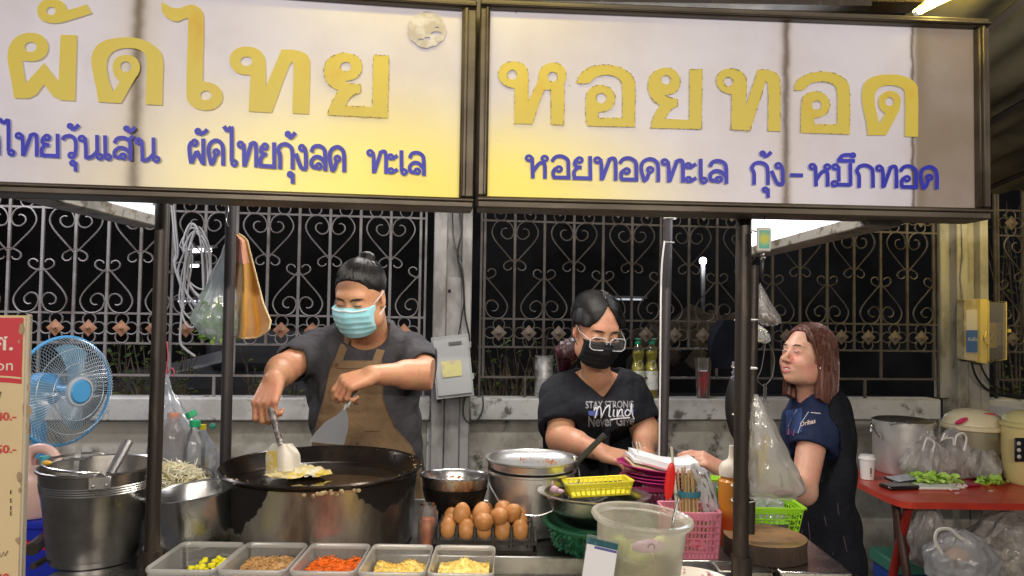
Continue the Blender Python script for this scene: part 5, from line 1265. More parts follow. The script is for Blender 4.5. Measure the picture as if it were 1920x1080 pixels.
# ================================================================= LEFT SIDE: menu board, fan, jugs, crate
mp0, mp1 = P(-70, 600, 1.19), P(57, 600, 1.22)
mn = thing('menu_board', 'worn cream and red price board standing at the left edge', 'menu board', (mp1.x - .05, 1.2, .75))
dm_ = (V((mp1.x, mp1.y, 0)) - V((mp0.x, mp0.y, 0))); wM = dm_.length; aM = atan2(dm_.y, dm_.x)
zt_ = P(25, 592, 1.21).z; zb_ = P(25, 1095, 1.21).z; MM = Matrix.Translation((mp0.x, mp0.y, zb_)) @ Matrix.Rotation(aM, 4, 'Z') @ Matrix.Rotation(-.010, 4, 'Y'); hM = zt_ - zb_
CREAM = mat('cream_board', (.66, .52, .30), .5, var=((.58, .44, .24), 4, .4, .7), var2=((.20, .14, .08), 12, .66, .76))
part(mn, 'board', MB().box((wM / 2, .006, hM / 2), (wM, .012, hM), MM, .003), CREAM)
part(mn, 'edge_trim', MB().box((wM + .001, .006, hM / 2), (.006, .016, hM + .004), MM, .002), mat('edge_trim', (.52, .46, .36), .5, var=((.1, .07, .05), 20, .6, .7)))
REDP = mat('menu_red', (.52, .015, .03), .5, var=((.66, .10, .10), 10, .5, .7), var2=((.56, .40, .24), 16, .68, .74))
hr = (720 - 598) / 1350 * 1.21; mb = MB()
top_ = [(0, hM - .004), (wM - .006, hM - .004)]; nb = 14
curve = [(wM - .006 - (wM - .006) * k / nb, hM - .004 - hr - .006 * sin(pi * .5 * (1 - k / nb)) * -1 - .008 * (1 - k / nb) ** 2) for k in range(nb + 1)]
mb.poly([MM @ V((x, -.0012, z_)) for x, z_ in top_ + curve]); part(mn, 'red_header', mb, REDP, smooth=False)
mb = MB().poly([MM @ V((x, -.0018, z_ + .011)) for x, z_ in curve] + [MM @ V((x, -.0018, z_ + .008)) for x, z_ in reversed(curve)]); part(mn, 'header_line', mb, CREAM, smooth=False)
def mtext(body, px, py, size, m, nm, bold=.0, al='RIGHT'):
    q = PPL(px, py, V((mp0.x, mp0.y, 0)), V((sin(aM), -cos(aM), 0)))
    l = MM.inverted() @ q
    Mt = MM @ TR((l.x, -.0022, l.z), (pi / 2, 0, 0))
    part(mn, nm, text_mb(body, size, Mt, 0, al, 3, bold), m, smooth=False)
WH_ = mat('menu_white', (.72, .60, .52), .5); RD_ = mat('menu_price_red', (.58, .05, .05), .5); BK_ = mat('menu_black', (.03, .025, .02), .5)
mtext('\u0e28.', 27, 656, .038, WH_, 'heading_text', .0006); mtext('on', 27, 694, .026, WH_, 'heading_text', .0)
mtext('40.-', 31, 787, .019, RD_, 'price_text', .0004); mtext('50.-', 31, 848, .019, RD_, 'price_text', .0004); mtext('40.-', 31, 1088, .019, RD_, 'price_text', .0004)
mb = MB().tube([MM @ (MM.inverted() @ PPL(x, y, V((mp0.x, mp0.y, 0)), V((sin(aM), -cos(aM), 0))) + V((0, -.0025, 0))) for x, y in ((-8, 1048), (0, 1036), (3, 1044), (8, 1034), (10, 1042), (15, 1032))], .0006, 4)
mb.tube([MM @ (MM.inverted() @ PPL(x, y, V((mp0.x, mp0.y, 0)), V((sin(aM), -cos(aM), 0))) + V((0, -.0025, 0))) for x, y in ((-2, 745), (2, 734))], .0008, 4)
for yy in (918, 934, 948, 958): mb.tube([MM @ (MM.inverted() @ PPL(20.5, yy + d, V((mp0.x, mp0.y, 0)), V((sin(aM), -cos(aM), 0))) + V((0, -.0025, 0))) for d in (0, 8)], .0007, 4)
part(mn, 'pen_marks', mb, BK_)
rr = random.Random(77)
def blot(px, py, r, n=9):
    mb = MB()
    q = [MM @ (MM.inverted() @ PPL(px + r * (1 + rr.uniform(-.4, .4)) * cos(a) * .55, py + r * (1 + rr.uniform(-.4, .4)) * sin(a), V((mp0.x, mp0.y, 0)), V((sin(aM), -cos(aM), 0))) + V((0, -.0016, 0))) for a in [2 * pi * k / n for k in range(n)]]
    mb.poly(q); part(mn, 'scuff_stain', mb, mat('scuff', (.34, .25, .14), .6), smooth=False)
for px, py, r in ((36, 895, 9), (41, 905, 8), (38, 920, 5), (46, 912, 5), (34, 1012, 8), (50, 770, 16), (49, 800, 7), (41, 618, 9), (36, 640, 4), (51, 725, 6)): blot(px, py, r)
part(mn, 'stand_leg', MB().box((wM / 2, .03, -.35), (wM * .8, .02, .72), MM), POST)

# ---- fan
fc = P(128, 733, 2.80); fan = thing('electric_fan', 'blue pedestal fan with a pale wire cage turned to the right', 'fan', (fc.x, 2.85, 0))
BLU = mat('fan_blue', (.08, .34, .66), .35); CAGE = mat('fan_cage_wire', (.42, .50, .56), .35, .3)
nrm = V((.95, -.31, .0)).normalized()   # fan faces right of the camera
MF = frame(P(128, 733, 2.80), z=nrm); RF = .208
rimb = MB().tube([MF @ V((RF * cos(a), RF * sin(a), -.02)) for a in [2 * pi * k / 48 for k in range(48)]], .006, 6, closed=True)
part(fan, 'cage_rim', rimb, BLU)
nw = 96; wire = MB().tube([V((.045, 0, .062)), V((.10, 0, .058)), V((.16, 0, .042)), V((.195, 0, .014)), V((RF, 0, -.02))], .0011, 3, caps=False)
wme = wire.mesh('front_wire', CAGE); 
for k in range(nw):
    o = bpy.data.objects.new('front_wire', wme); COL.objects.link(o); o.parent = fan; o.matrix_basis = root_m(fan).inverted() @ MF @ Matrix.Rotation(2 * pi * k / nw, 4, 'Z')
wire = MB().tube([V((.05, 0, -.10)), V((.15, 0, -.09)), V((.195, 0, -.055)), V((RF, 0, -.02))], .0011, 3, caps=False)
wme = wire.mesh('rear_wire', CAGE)
for k in range(72):
    o = bpy.data.objects.new('rear_wire', wme); COL.objects.link(o); o.parent = fan; o.matrix_basis = root_m(fan).inverted() @ MF @ Matrix.Rotation(2 * pi * k / 72, 4, 'Z')
mb = MB()
for r_, z_ in ((.11, .056), (.165, .040)): mb.tube([MF @ V((r_ * cos(a), r_ * sin(a), z_)) for a in [2 * pi * k / 40 for k in range(40)]], .0016, 4, closed=True)
part(fan, 'cage_ring', mb, CAGE)
part(fan, 'front_badge', MB().lathe([(0, .070), (.040, .069), (.046, .063), (.046, .058)], 28, MF), BLU)
part(fan, 'badge_ring', MB().lathe([(.047, .066), (.056, .064), (.060, .056)], 28, MF), mat('fan_grey', (.4, .45, .5), .4))
bl3 = MB()
for k in range(3):
    def bf(u, v, k=k):
        r_ = .03 + .15 * u; a = (v - .5) * (1.25 - .2 * u) + .5 * u; return V((r_ * cos(a), r_ * sin(a), -.02 + .04 * (v - .5)))
    bl3.grid(bf, 8, 7, MF @ Matrix.Rotation(2 * pi * k / 3 + .4, 4, 'Z'))
part(fan, 'blade_rotor', bl3, film('fan_blade_blue', (.22, .45, .62), .5, .2, .3))
part(fan, 'motor_housing', MB().lathe([(0, -.20), (.05, -.19), (.065, -.15), (.065, -.10), (.02, -.05), (.02, .03), (0, .03)], 24, MF), BLU)
mc = MF @ V((0, 0, -.14)); part(fan, 'pole', MB().cyl(mc, (mc.x, mc.y, .25), .016, 12).cyl((mc.x, mc.y, .02), (mc.x, mc.y, 1.05), .026, 12), BLU)
part(fan, 'base', MB().lathe([(0, .05), (.05, .05), (.18, .02), (.19, 0), (0, 0)], 28, TR((mc.x, mc.y, 0))), BLU)

# ---- pink jug on a blue crate with a red band
jc = P(88, 900, 1.95); jug = thing('plastic_jug', 'translucent pinkish jug with loop handle left of the steel bucket', 'jug', (jc.x, 1.95, 1.5 - (962 - 582) / 1350 * 1.95))
jz = 1.5 - (964 - 582) / 1350 * 1.95; jt = 1.5 - (835 - 582) / 1350 * 1.95; jh = jt - jz
PJ = mat('pale_pink_plastic', (.66, .45, .40), .35, sub=.2)
part(jug, 'body', MB().lathe([(0, 0), (.06, 0), (.066, .01), (.068, jh * .5), (.064, jh * .62), (.05, jh * .74)], 28, TR((jc.x - .03, 1.95, jz))), PJ)
hp_ = [P(50, 895, 1.95), P(50, 860, 1.95), P(64, 843, 1.95), P(86, 842, 1.95), P(103, 856, 1.95), P(106, 880, 1.95), P(96, 900, 1.95)]
part(jug, 'handle', MB().tube(catmull(hp_, 6), [.022, .020, .014, .013, .014, .018, .024], 12), PJ)
part(jug, 'cap', MB().cyl(P(84, 873, 1.90), P(84, 855, 1.90), .012, 14), mat('teal_cap', (.05, .35, .40), .4))
cr = thing('plastic_crate', 'deep blue plastic crate with a red band under the pink jug', 'crate', (jc.x - .02, 2.0, .55))
CRB = mat('deep_blue_plastic', (.015, .03, .42), .35)
part(cr, 'body', MB().box((jc.x - .05, 2.0, jz - .16), (.24, .22, .31), None, .01), CRB)
part(cr, 'rim', MB().box((jc.x - .05, 2.0, jz - .013), (.26, .24, .022), None, .006), CRB)
part(cr, 'red_band', MB().box((jc.x - .05, 1.885, jz - .062), (.24, .006, .022)), mat('red_band', (.5, .02, .03), .4))
solo('crate_stand', MB().box((jc.x - .05, 2.0, (jz - .316) / 2), (.25, .24, jz - .318)), mat('dark_box', (.02, .018, .017), .5), 'dark stand box under the blue crate', 'box')

# ---- bottles in and by the hanging bag behind the cart
def pbottle(name, label, px, ptop, Y, w_px, m, capm, liq=None, liqh=.5, neck=.38, capl=.022, z0=ZT):
    k = Y / 1350; tp = P(px, ptop, Y); R = w_px * k / 2; H_ = tp.z - z0
    t_ = thing(name, label, 'bottle', (tp.x, Y, z0)); M = TR((tp.x, Y, z0))
    pr = [(0, 0), (R * .92, 0), (R, .008)]
    for j in range(1, 9):
        f_ = j / 9 * .62; pr += [(R * (1 if j % 2 else .965), H_ * f_)]
    pr += [(R * .98, H_ * .70), (R * .88, H_ * .78), (R * .60, H_ * .86), (R * neck, H_ * .91), (R * neck, H_ * .935)]
    part(t_, 'body', MB().lathe(pr, 28, M), m)
    part(t_, 'cap', MB().lathe([(R * neck * 1.25, H_ * .925), (R * neck * 1.28, H_ * .93), (R * neck * 1.25, H_ - .001), (R * neck, H_), (0, H_)], 18, M), capm)
    if liq:
        part(t_, 'contents', MB().lathe([(0, .003), (R * .9, .003), (R * .955, .012), (R * .93, H_ * liqh), (0, H_ * liqh + .0005)], 24, M), liq)
    return t_
BCL = film('bottle_clear', (.74, .76, .76), .16, .08, .4, gloss=.4); BPK = film('bottle_pinkish', (.62, .48, .42), .62, .2, .5)
pbottle('plastic_bottle', 'cloudy pinkish bottle with a peach cap inside the hanging clear bag', 327, 773, 2.26, 50, BPK, mat('peach_cap', (.70, .32, .20), .4))
pbottle('oil_bottle', 'clear bottle with a green cap and amber oil low inside, left of the griddle', 366, 788, 2.20, 40, BCL, mat('green_cap', (.02, .38, .16), .4), mat('amber_oil', (.50, .27, .04), .15, coat=.4), .36)
solo('green_cap', MB().cyl(P(356, 772, 2.18), P(361, 782, 2.18), .016, 16), mat('green_cap', (.02, .38, .16), .4), 'flipped open green cap above the clear oil bottle', 'cap')
solo('yellow_cap', MB().cyl(P(379, 796, 2.24), P(379, 805, 2.24), .012, 14), mat('yellow_cap', (.7, .6, .03), .4), 'yellow cap just behind the green capped bottle', 'cap')
solo('green_cap', MB().ell(P(399, 799, 2.27), (.010, .008, .010), 12, 8), mat('teal_green_cap', (.02, .26, .20), .35), 'small round green cap hanging in the clear bag, right of the bottles', 'cap')
pbottle('sauce_bottle', 'slim bottle with yellow label behind the clear oil bottle', 384, 862, 2.26, 16, mat('yellow_label', (.62, .42, .03), .5), mat('yellow_cap', (.7, .6, .03), .4))
bag('plastic_bag', 'clear plastic bag hanging by a pink string round the bottles', [(P(314, 702, 2.30), .004, .004), (P(314, 728, 2.30), .012, .01), (P(318, 760, 2.28), .035, .03), (P(335, 810, 2.27), .085, .06), (P(345, 855, 2.26), .105, .075), (P(345, 900, 2.26), .10, .07), (P(345, 915, 2.26), .06, .05)], film('hanging_bag', (.82, .90, 1), .30, .12, .5, bump=(14, 1.), gloss=.3), 24, .09, 8, nv=30)
mb = MB().tube(catmull([P(313, 640, 2.3), P(315, 670, 2.3), P(312, 700, 2.3), P(322, 690, 2.29), P(327, 700, 2.29), P(318, 706, 2.29)], 5), .0018, 5)
solo('pink_string', mb, mat('pink_string', (.70, .14, .22), .6), 'pink string tied round the neck of the hanging clear bag', 'string')

# ================================================================= HUNG ON THE REAR LEFT POST
gp_ = [(P(434, 438, 2.24), .005, .005), (P(428, 470, 2.24), .018, .014), (P(417, 520, 2.24), .036, .028), (P(408, 565, 2.24), .056, .042), (P(403, 600, 2.24), .070, .05), (P(410, 625, 2.24), .058, .042), (P(416, 642, 2.24), .020, .015)]
bag('plastic_bag', 'bluish clear bag of green leaves hanging from the rear left post', gp_, film('hanging_bag_blue', (.82, .93, 1.0), .36, .14, .5, bump=(16, 1.), gloss=.3, stretch=(1, 1, .3)), 22, .08, 12, nv=34)
rr = random.Random(71); mb = MB()
for k in range(130):
    u = rr.random(); py = 636 - 66 * rr.random() ** 1.1; px = 408 + rr.uniform(-36, 36) * (1 - max(0, (600 - py)) / 90) + (6 if py > 620 else 0)
    M = TR(P(px, py, 2.24 + rr.uniform(-.03, .03)), (rr.uniform(-1.2, 1.2), rr.uniform(-1.2, 1.2), rr.random() * 6)); l = rr.uniform(.018, .034)
    mb.add([(0, 0, 0), (l * .5, l * .3, .004), (l, 0, 0), (l * .5, -l * .3, .004), (l * .5, 0, -.003)], [(0, 1, 4), (1, 2, 4), (2, 3, 4), (3, 0, 4)], M)
solo('green_leaves', mb, mat('fresh_leaf', (.18, .42, .06), .5, var=((.34, .55, .12), 20, .4, .6)), 'bunch of fresh green leaves inside the hanging bluish bag', 'leaves', kind='stuff', smooth=False)
# orange towel
def tow(u, v):
    # u across, v down
    xl = 440 - 2 * v; xr = float(np.interp(v, [0, .05, .4, .7, .9, 1], [446, 461, 478, 492, 506, 503])); py = 438 + 193 * v - 14 * u ** 4 * v ** 3
    px = xl + (xr - xl) * u
    return P(px, py + 3 * sin(u * 3), 2.27 + .030 * sin(u * 8 + 2.5 * v) * (.3 + v) * (1.1 - u * .3))
TWL = mat('orange_towel', (.62, .32, .045), .95, var=((.48, .22, .03), 10, .4, .7), bump=(220, .8, .003), sheen=.5)
tw = thing('towel', 'orange terry towel hung on the rear left post, folded with a pale hem', 'towel', P(470, 628, 2.27))
mb = MB().grid(tow, 26, 34); mb2 = MB().grid(lambda u, v: tow(u, v) + V((0, .012, 0)), 26, 34); mb.add(mb2.v, mb2.f); part(tw, 'cloth', mb, TWL)
hem = [tow(1, k / 30) + V((.001, .004, 0)) for k in range(31)] + [tow(1 - k / 12, 1) + V((0, .004, -.001)) for k in range(13)]
part(tw, 'hem', MB().tube(hem, .0035, 6), mat('towel_hem', (.72, .58, .32), .9))
part(tw, 'pink_edge', MB().grid(lambda u, v: tow(u * .9, .02 + v * .26) + V((0, -.003, 0)), 8, 8), mat('towel_pink', (.62, .30, .20), .95))
mb = MB().tube(catmull([P(420, 388, 2.18), P(426, 384, 2.18), P(428, 395, 2.18), P(424, 412, 2.18), P(428, 425, 2.18)], 5), .002, 5)
solo('wire_hook', mb, STEEL, 'bent wire hook near the top of the rear left post', 'hook')
# coiled cable on the pale fence
GC = mat('grey_cable', (.34, .34, .35), .5)
cc = thing('coiled_cable', 'thick hank of grey cable looped on the pale fence behind the hanging bag', 'cable', FX(370, 690, .06))
rr = random.Random(91)
def fpt(px, py, o=.05): return FX(px, py, o)
for k in range(9):
    w_ = rr.uniform(20, 36); tp_ = rr.uniform(420, 440); bt_ = rr.uniform(520, 620); cx_ = 370 + rr.uniform(-8, 8)
    q = [fpt(cx_ - w_ * .6, (tp_ + bt_) / 2 - 30, .04 + k * .006), fpt(cx_ - w_ * .8, tp_ + 30, .04 + k * .006), fpt(cx_ - w_ * .2, tp_ - 2, .05), fpt(cx_ + w_ * .5, tp_ + 24, .05 + k * .004), fpt(cx_ + w_ * .75, bt_ - 60, .05), fpt(cx_ + rr.uniform(-10, 16), bt_, .05 + k * .004), fpt(cx_ - w_ * .9, bt_ - rr.uniform(20, 60), .05)]
    part(cc, 'cable_loop', MB().tube(catmull(q, 6, closed=True), .0052, 6, closed=True), GC)
part(cc, 'cable_tail', MB().tube(catmull([fpt(352, 440), fpt(347, 520), fpt(340, 600), fpt(338, 640), fpt(348, 655), fpt(366, 668)], 6), .0068, 6), GC)
part(cc, 'cable_tail', MB().tube(catmull([fpt(322, 385), fpt(326, 430), fpt(330, 475), fpt(328, 500), fpt(340, 540), fpt(344, 580)], 6), .0068, 6).tube(catmull([fpt(326, 385), fpt(330, 430), fpt(334, 475), fpt(326, 492), fpt(332, 470)], 6), .006, 6), GC)
# red-handled skewer lying on the coping
sk = thing('barbecue_skewer', 'steel skewer with a red handle lying on the wall coping behind the cook', 'skewer', FX(570, 741, -.01))
part(sk, 'rod', MB().tube([FX(530, 743, .03), FX(582, 742, .03)], .004, 6), STEEL)
part(sk, 'handle', MB().tube([FX(580, 742, .03), FX(585, 742, .03), FX(604, 741, .03)], [.007, .0095, .009], 10), RED)

# ================================================================= JUNCTION BOX AND METER BOX
M_ = FN
jb = thing('junction_box', 'pale grey junction box with a yellow sticker, fixed crooked on the column', 'junction box', FX(850, 750, .12))
def quadbox(par, name, corners, depth, m, off=0.0, shrink=0.0, grow=0.0):
    pl0 = {'j': .11}.get(par.name[0], .10)
    corners = [EYE + (V(p) - EYE) * (((FA + FN * (pl0 + off + depth)) - EYE).dot(FN) / (V(p) - EYE).dot(FN)) for p in corners]
    c = sum((V(p) for p in corners), V()) / 4; cs = [c + (V(p) - c) * (1 - shrink) for p in corners]
    mb = MB().poly(cs, tuple(-FN * depth)); return part(par, name, mb, m, smooth=False)
jc_ = [FX(808, 634, .11), FX(878, 626, .11), FX(889, 741, .11), FX(819, 749, .11)]
JG = mat('junction_grey', (.36, .37, .37), .5, var=((.28, .28, .28), 6, .4, .7))
quadbox(jb, 'housing', jc_, .085, JG); quadbox(jb, 'door', jc_, .006, mat('junction_door', (.40, .41, .41), .45), .0865, .10)
def jin(u, v, off=.096):
    a, b, c, d = [EYE + (V(p) - EYE) * (((FA + FN * .206) - EYE).dot(FN) / (V(p) - EYE).dot(FN)) for p in jc_]; off -= .096; return (a * (1 - u) + b * u) * (1 - v) + (d * (1 - u) + c * u) * v + FN * off
for nm, rect, m in (('yellow_sticker', (.20, .40, .74, .66), mat('sticker_yellow', (.58, .55, .22), .6, var=((.50, .42, .30), 20, .45, .6))), ('name_plate', (.45, .10, .80, .15), mat('dark_plate', (.12, .12, .12), .5))):
    u0, v0, u1, v1 = rect; mb = MB().poly([jin(u0, v0), jin(u1, v0), jin(u1, v1), jin(u0, v1)], tuple(FN * .001)); part(jb, nm, mb, m, smooth=False)
for u_, v_ in ((1.0, .18), (1.0, .70)): part(jb, 'hinge', MB().box(tuple(jin(u_ + .03, v_, .05)), (.012, .03, .03)), JG)
part(jb, 'cable_gland', MB().cyl(jin(.06, 1.0, .05), jin(.06, 1.07, .05), .012, 10), BLACKP)
mx = thing('meter_box', 'clear fronted electricity meter box glowing yellow on the right column', 'meter box', FX(1840, 680, .15))
MBX = mat('meter_housing', (.42, .36, .22), .5, var=((.25, .20, .10), 9, .4, .6))
c1 = [FX(1808, 562, .10), FX(1852, 560, .10), FX(1850, 680, .10), FX(1808, 674, .10)]
quadbox(mx, 'back_box', c1, .06, MBX, .0)
c2 = [FX(1840, 562, .10), FX(1887, 564, .10), FX(1887, 674, .10), FX(1840, 680, .10)]
quadbox(mx, 'side_frame', [FX(1838, 562, .10), FX(1852, 561, .10), FX(1851, 682, .10), FX(1838, 680, .10)], .085, mat('meter_frame', (.58, .44, .12), .45), .0)
mb = MB(); ring = [FX(1853, 564, .17), FX(1886, 566, .17), FX(1886, 674, .17), FX(1853, 678, .17)]; mb.tube([ring[0], ring[1], ring[2], ring[3]], .006, 6, closed=True)
part(mx, 'cover_frame', mb, mat('meter_frame', (.58, .44, .12), .45))
cq_ = [FX(1853, 566, .1), FX(1886, 568, .1), FX(1886, 673, .1), FX(1853, 676, .1)]
quadbox(mx, 'clear_cover', cq_, .004, film('meter_cover', (.7, .6, .3), .05, .1, .3), .07)
quadbox(mx, 'backplate', cq_, .01, mat('meter_back', (.05, .04, .02), .7), .0)
quadbox(mx, 'meter_unit', [FX(1852, 605, .1), FX(1870, 605, .1), FX(1870, 652, .1), FX(1852, 652, .1)], .035, mat('meter_unit', (.70, .52, .08), .5), .015)
quadbox(mx, 'meter_side', [FX(1872, 605, .1), FX(1885, 605, .1), FX(1885, 648, .1), FX(1872, 648, .1)], .03, mat('meter_side', (.58, .42, .05), .5), .015)
mb = MB(); 
for x_, y_ in ((1857, 620), (1863, 618), (1857, 627), (1855, 634), (1863, 634), (1860, 640)): mb.ell(FX(x_, y_, .152), (.004, .003, .004), 6, 4)
part(mx, 'meter_digits', mb, BLACKP)
part(mx, 'latch', MB().box(tuple(FX(1891, 620, .16)), (.018, .02, .02)).tube([FX(1850, 622, .185), FX(1846, 632, .20), FX(1850, 645, .20), FX(1853, 648, .19)], .005, 6), mat('meter_frame', (.58, .44, .12), .45))
quadbox(mx, 'leaflet', [FX(1812, 581, .1), FX(1836, 581, .1), FX(1836, 662, .1), FX(1812, 661, .1)], .002, mat('leaflet_white', (.46, .42, .34), .6), .0605)
quadbox(mx, 'leaflet_blue_field', [FX(1812, 619, .1), FX(1836, 619, .1), FX(1836, 661, .1), FX(1812, 660, .1)], .001, mat('leaflet_blue', (.05, .11, .27), .5), .0635)
zl = FX(1824, 636, .1665)
lt = text_mb('\u0e01\u0e31\u0e19\u0e0b\u0e37\u0e49\u0e2d', .027, Matrix.Translation(zl) @ Matrix.Rotation(FANG, 4, 'Z') @ TR((0, 0, -.01), (pi / 2, 0, 0)), 0, 'CENTER', 2)
part(mx, 'leaflet_lettering', lt, mat('leaflet_pale', (.55, .55, .5), .6), smooth=False)
mb = MB().tube(catmull([FX(1822, 680, .14), FX(1830, 705, .14), FX(1848, 728, .12), FX(1880, 742, .10), FX(1925, 748, .10)], 6), .007, 6).tube(catmull([FX(1838, 682, .14), FX(1846, 700, .14), FX(1862, 722, .12), FX(1890, 738, .10), FX(1930, 745, .10)], 6), .006, 6)
solo('cable', mb, BLACKP, 'pair of black cables curving down right from the meter box', 'cable')
mb = MB().tube([FX(1804, 415, .10), FX(1806, 470, .10), FX(1802, 520, .10), FX(1806, 560, .11)], .006, 6)
solo('conduit', mb, YCONC, 'thin conduit running down the yellow lit column to the meter box', 'conduit')
mb = MB().tube(catmull([P(1850, 195, 4.0), P(1868, 178, 4.0), P(1900, 170, 4.0), P(1960, 172, 4.0)], 6), .006, 6)
solo('overhead_wire', mb, mat('wire_dim', (.2, .2, .17), .5), 'pale wire curving out of the dark at the far right', 'wire')

# ================================================================= ON THE COPING: oil bottles, red drink, battered can
zc_ = z_cop
def on_cop(px, off=-.02): q = FX(px, 745, off); return V((q.x, q.y, zc_))
OILM = mat('cooking_oil', (.46, .40, .015), .08, coat=.6); OB = film('oil_bottle_shell', (.7, .7, .30), .06, .06, .4, gloss=.5)
for px, lab in ((1196, 'left of the two bottles of yellow cooking oil on the wall'), (1221, 'right of the two bottles of yellow cooking oil on the wall, beside the post')):
    c = on_cop(px); k_ = c.y / 1350; Hh = (747 - 637) * k_; R = 12.5 * k_
    t_ = thing('oil_bottle', lab, 'bottle', c, 'cooking oil bottles on the wall'); M = TR(c)
    part(t_, 'shell', MB().lathe([(0, 0), (R * .95, 0), (R, .006), (R, Hh * .30), (R * .97, Hh * .33), (R, Hh * .42), (R * 1.02, Hh * .52), (R * .86, Hh * .56), (R * .72, Hh * .62), (R * .95, Hh * .72), (R * .92, Hh * .80), (R * .5, Hh * .88), (R * .4, Hh * .92)], 22, M), OB)
    part(t_, 'oil', MB().lathe([(0, .002), (R * .93, .003), (R * .95, Hh * .5), (R * .68, Hh * .62), (R * .9, Hh * .72), (R * .88, Hh * .78), (0, Hh * .785)], 20, M), OILM)
    part(t_, 'label', MB().lathe([(R * 1.02, Hh * .08 + .02), (R * 1.03, Hh * .10 + .02), (R * 1.03, Hh * .44), (R * 1.02, Hh * .45)], 22, M), mat('bottle_label', (.56, .56, .54), .5, var=((.34, .40, .30), 24, .5, .6)))
    part(t_, 'cap', MB().lathe([(R * .5, Hh * .90), (R * .56, Hh * .91), (R * .56, Hh * .99), (R * .4, Hh), (0, Hh)], 16, M), mat('oil_cap_green', (.02, .36, .20), .4))
    part(t_, 'handle_glint', MB().tube([c + V((R * .1 + R * .35 * cos(a), -R * 1.0, Hh * .56 + R * .6 * sin(a))) for a in [2 * pi * j / 12 for j in range(12)]], .0016, 4, closed=True), mat('bottle_label', (.56, .56, .54), .5))
c = on_cop(1318, .0); k_ = c.y / 1350; Hh = (748 - 674) * k_; R = 16.5 * k_
t_ = thing('drink_glass', 'tall clear tumbler of dark red drink on the wall coping', 'glass', c)
part(t_, 'glass', MB().lathe([(0, 0), (R * .7, 0), (R * .72, .004), (R * .95, Hh), (R * .90, Hh), (R * .66, .008), (0, .008)], 24, TR(c)), film('glass_clear', (.75, .7, .6), .05, .06, .4, gloss=.5))
part(t_, 'red_drink', MB().lathe([(0, .009), (R * .65, .009), (R * .84, Hh * .68), (0, Hh * .68)], 22, TR(c)), mat('red_drink', (.45, .012, .03), .1, coat=.6, var=((.05, .01, .01), 14, .45, .6)))
c = on_cop(1019, -.0); k_ = c.y / 1350; Hh = (746 - 668) * k_; R = 17 * k_
solo('paint_can', MB().lathe([(0, 0), (R, 0), (R, Hh * .45), (R * 1.03, Hh * .47), (R, Hh * .5), (R * 1.02, Hh), (R * .95, Hh), (R * .93, .01), (0, .01)], 24, TR(c), wob=lambda a, z: .02 * sin(3 * a)), mat('battered_can', (.42, .42, .42), .45, .5, var=((.16, .15, .14), 14, .42, .6)), 'battered grey can on the coping behind the woman\'s shoulder', 'can')

# ================================================================= HUNG AT THE RIGHT POST
# plastic bag with cartons
HB_ = film('carrier_bag', (1, .99, .95), .42, .14, .6, bump=(18, 1.), gloss=.35, stretch=(1, 1, .4))
rg = [(P(1417, 740, 1.60), .005, .004), (P(1421, 765, 1.60), .016, .010), (P(1430, 805, 1.60), .031, .020), (P(1440, 850, 1.60), .045, .027), (P(1450, 890, 1.60), .058, .032), (P(1456, 918, 1.60), .064, .030), (P(1450, 936, 1.60), .052, .014)]
bag('plastic_bag', 'milky carrier bag with cartons hanging right of the front right post', rg, HB_, 24, .07, 21, nv=36)
cm = mat('kraft_carton', (.62, .50, .22), .7, var=((.52, .48, .36), 16, .45, .6)); cm2 = mat('grey_carton', (.46, .45, .36), .7, var=((.48, .44, .2), 10, .5, .6))
for px, py, sx_, sz_, ry, m_, lab in ((1428, 878, .022, .080, -.10, cm, 'tan slip standing at the left in the carrier bag'), (1447, 888, .045, .050, .25, cm2, 'grey folded carton in the middle of the carrier bag'), (1474, 896, .030, .040, -.3, cm2, 'pale folded carton at the right in the carrier bag'), (1433, 835, .008, .05, .15, cm, 'narrow tan strip high in the carrier bag')):
    solo('carton', MB().box((0, 0, 0), (sx_, .02, sz_), TR(P(px, py, 1.60), (.1, ry, .2)), .002), m_, lab, 'carton', 'cartons in the carrier bag')
solo('meat_pack', MB().ell(P(1468, 926, 1.60), (.022, .018, .008), 12, 6), mat('meat_red', (.35, .08, .07), .4), 'reddish pack at the bottom of the carrier bag', 'food pack')
# amulet card with tassel
ck = thing('hanging_charm', 'framed green and yellow charm card with black tassel by the right post', 'charm', P(1432, 520, 1.55))
Mk = TR(P(1432, 449, 1.55), (0, .02, .1)); k_ = 1.55 / 1350
part(ck, 'frame', MB().box((0, 0, 0), (29 * k_, .006, 45 * k_), Mk, .0025), mat('charm_frame', (.62, .60, .55), .4))
CHM = mat('charm_print', (.10, .46, .34), .4)
t = NT(CHM); b = t.n['Principled BSDF']; x, y, z = t.xyz(t.coords('Object')); dd = t.math('SQRT', t.math('ADD', t.math('POWER', t.math('SUBTRACT', x, .0), 2.0), t.math('POWER', t.math('SUBTRACT', z, .083), 2.0)))
t.l.new(t.mix(t.ramp(t.math('ADD', dd, t.math('MULTIPLY', t.noise(t.coords(), 130, 3), .006)), .006, .022), (.55, .55, .06, 1), (.10, .44, .34, 1)), b.inputs['Base Color'])
part(ck, 'print', MB().box((0, -.0035, 0), (20 * k_, .001, 34 * k_), Mk), CHM, smooth=False)
part(ck, 'cord', MB().tube([P(1434, 400, 1.56), P(1432, 427, 1.55)], .0009, 4).tube([P(1431, 470, 1.55), P(1430, 480, 1.55)], .0012, 4), BLACKP)
part(ck, 'bead', MB().ell(P(1430, 478, 1.55), (.005, .005, .005), 10, 6).ell(P(1430, 485, 1.55), (.006, .006, .004), 10, 6), STEEL)
part(ck, 'tassel', MB().tube([P(1430, 487, 1.55), P(1430, 492, 1.55), P(1429, 512, 1.55), P(1428, 519, 1.55)], [.0035, .005, .0055, .003], 10), BLACKP)
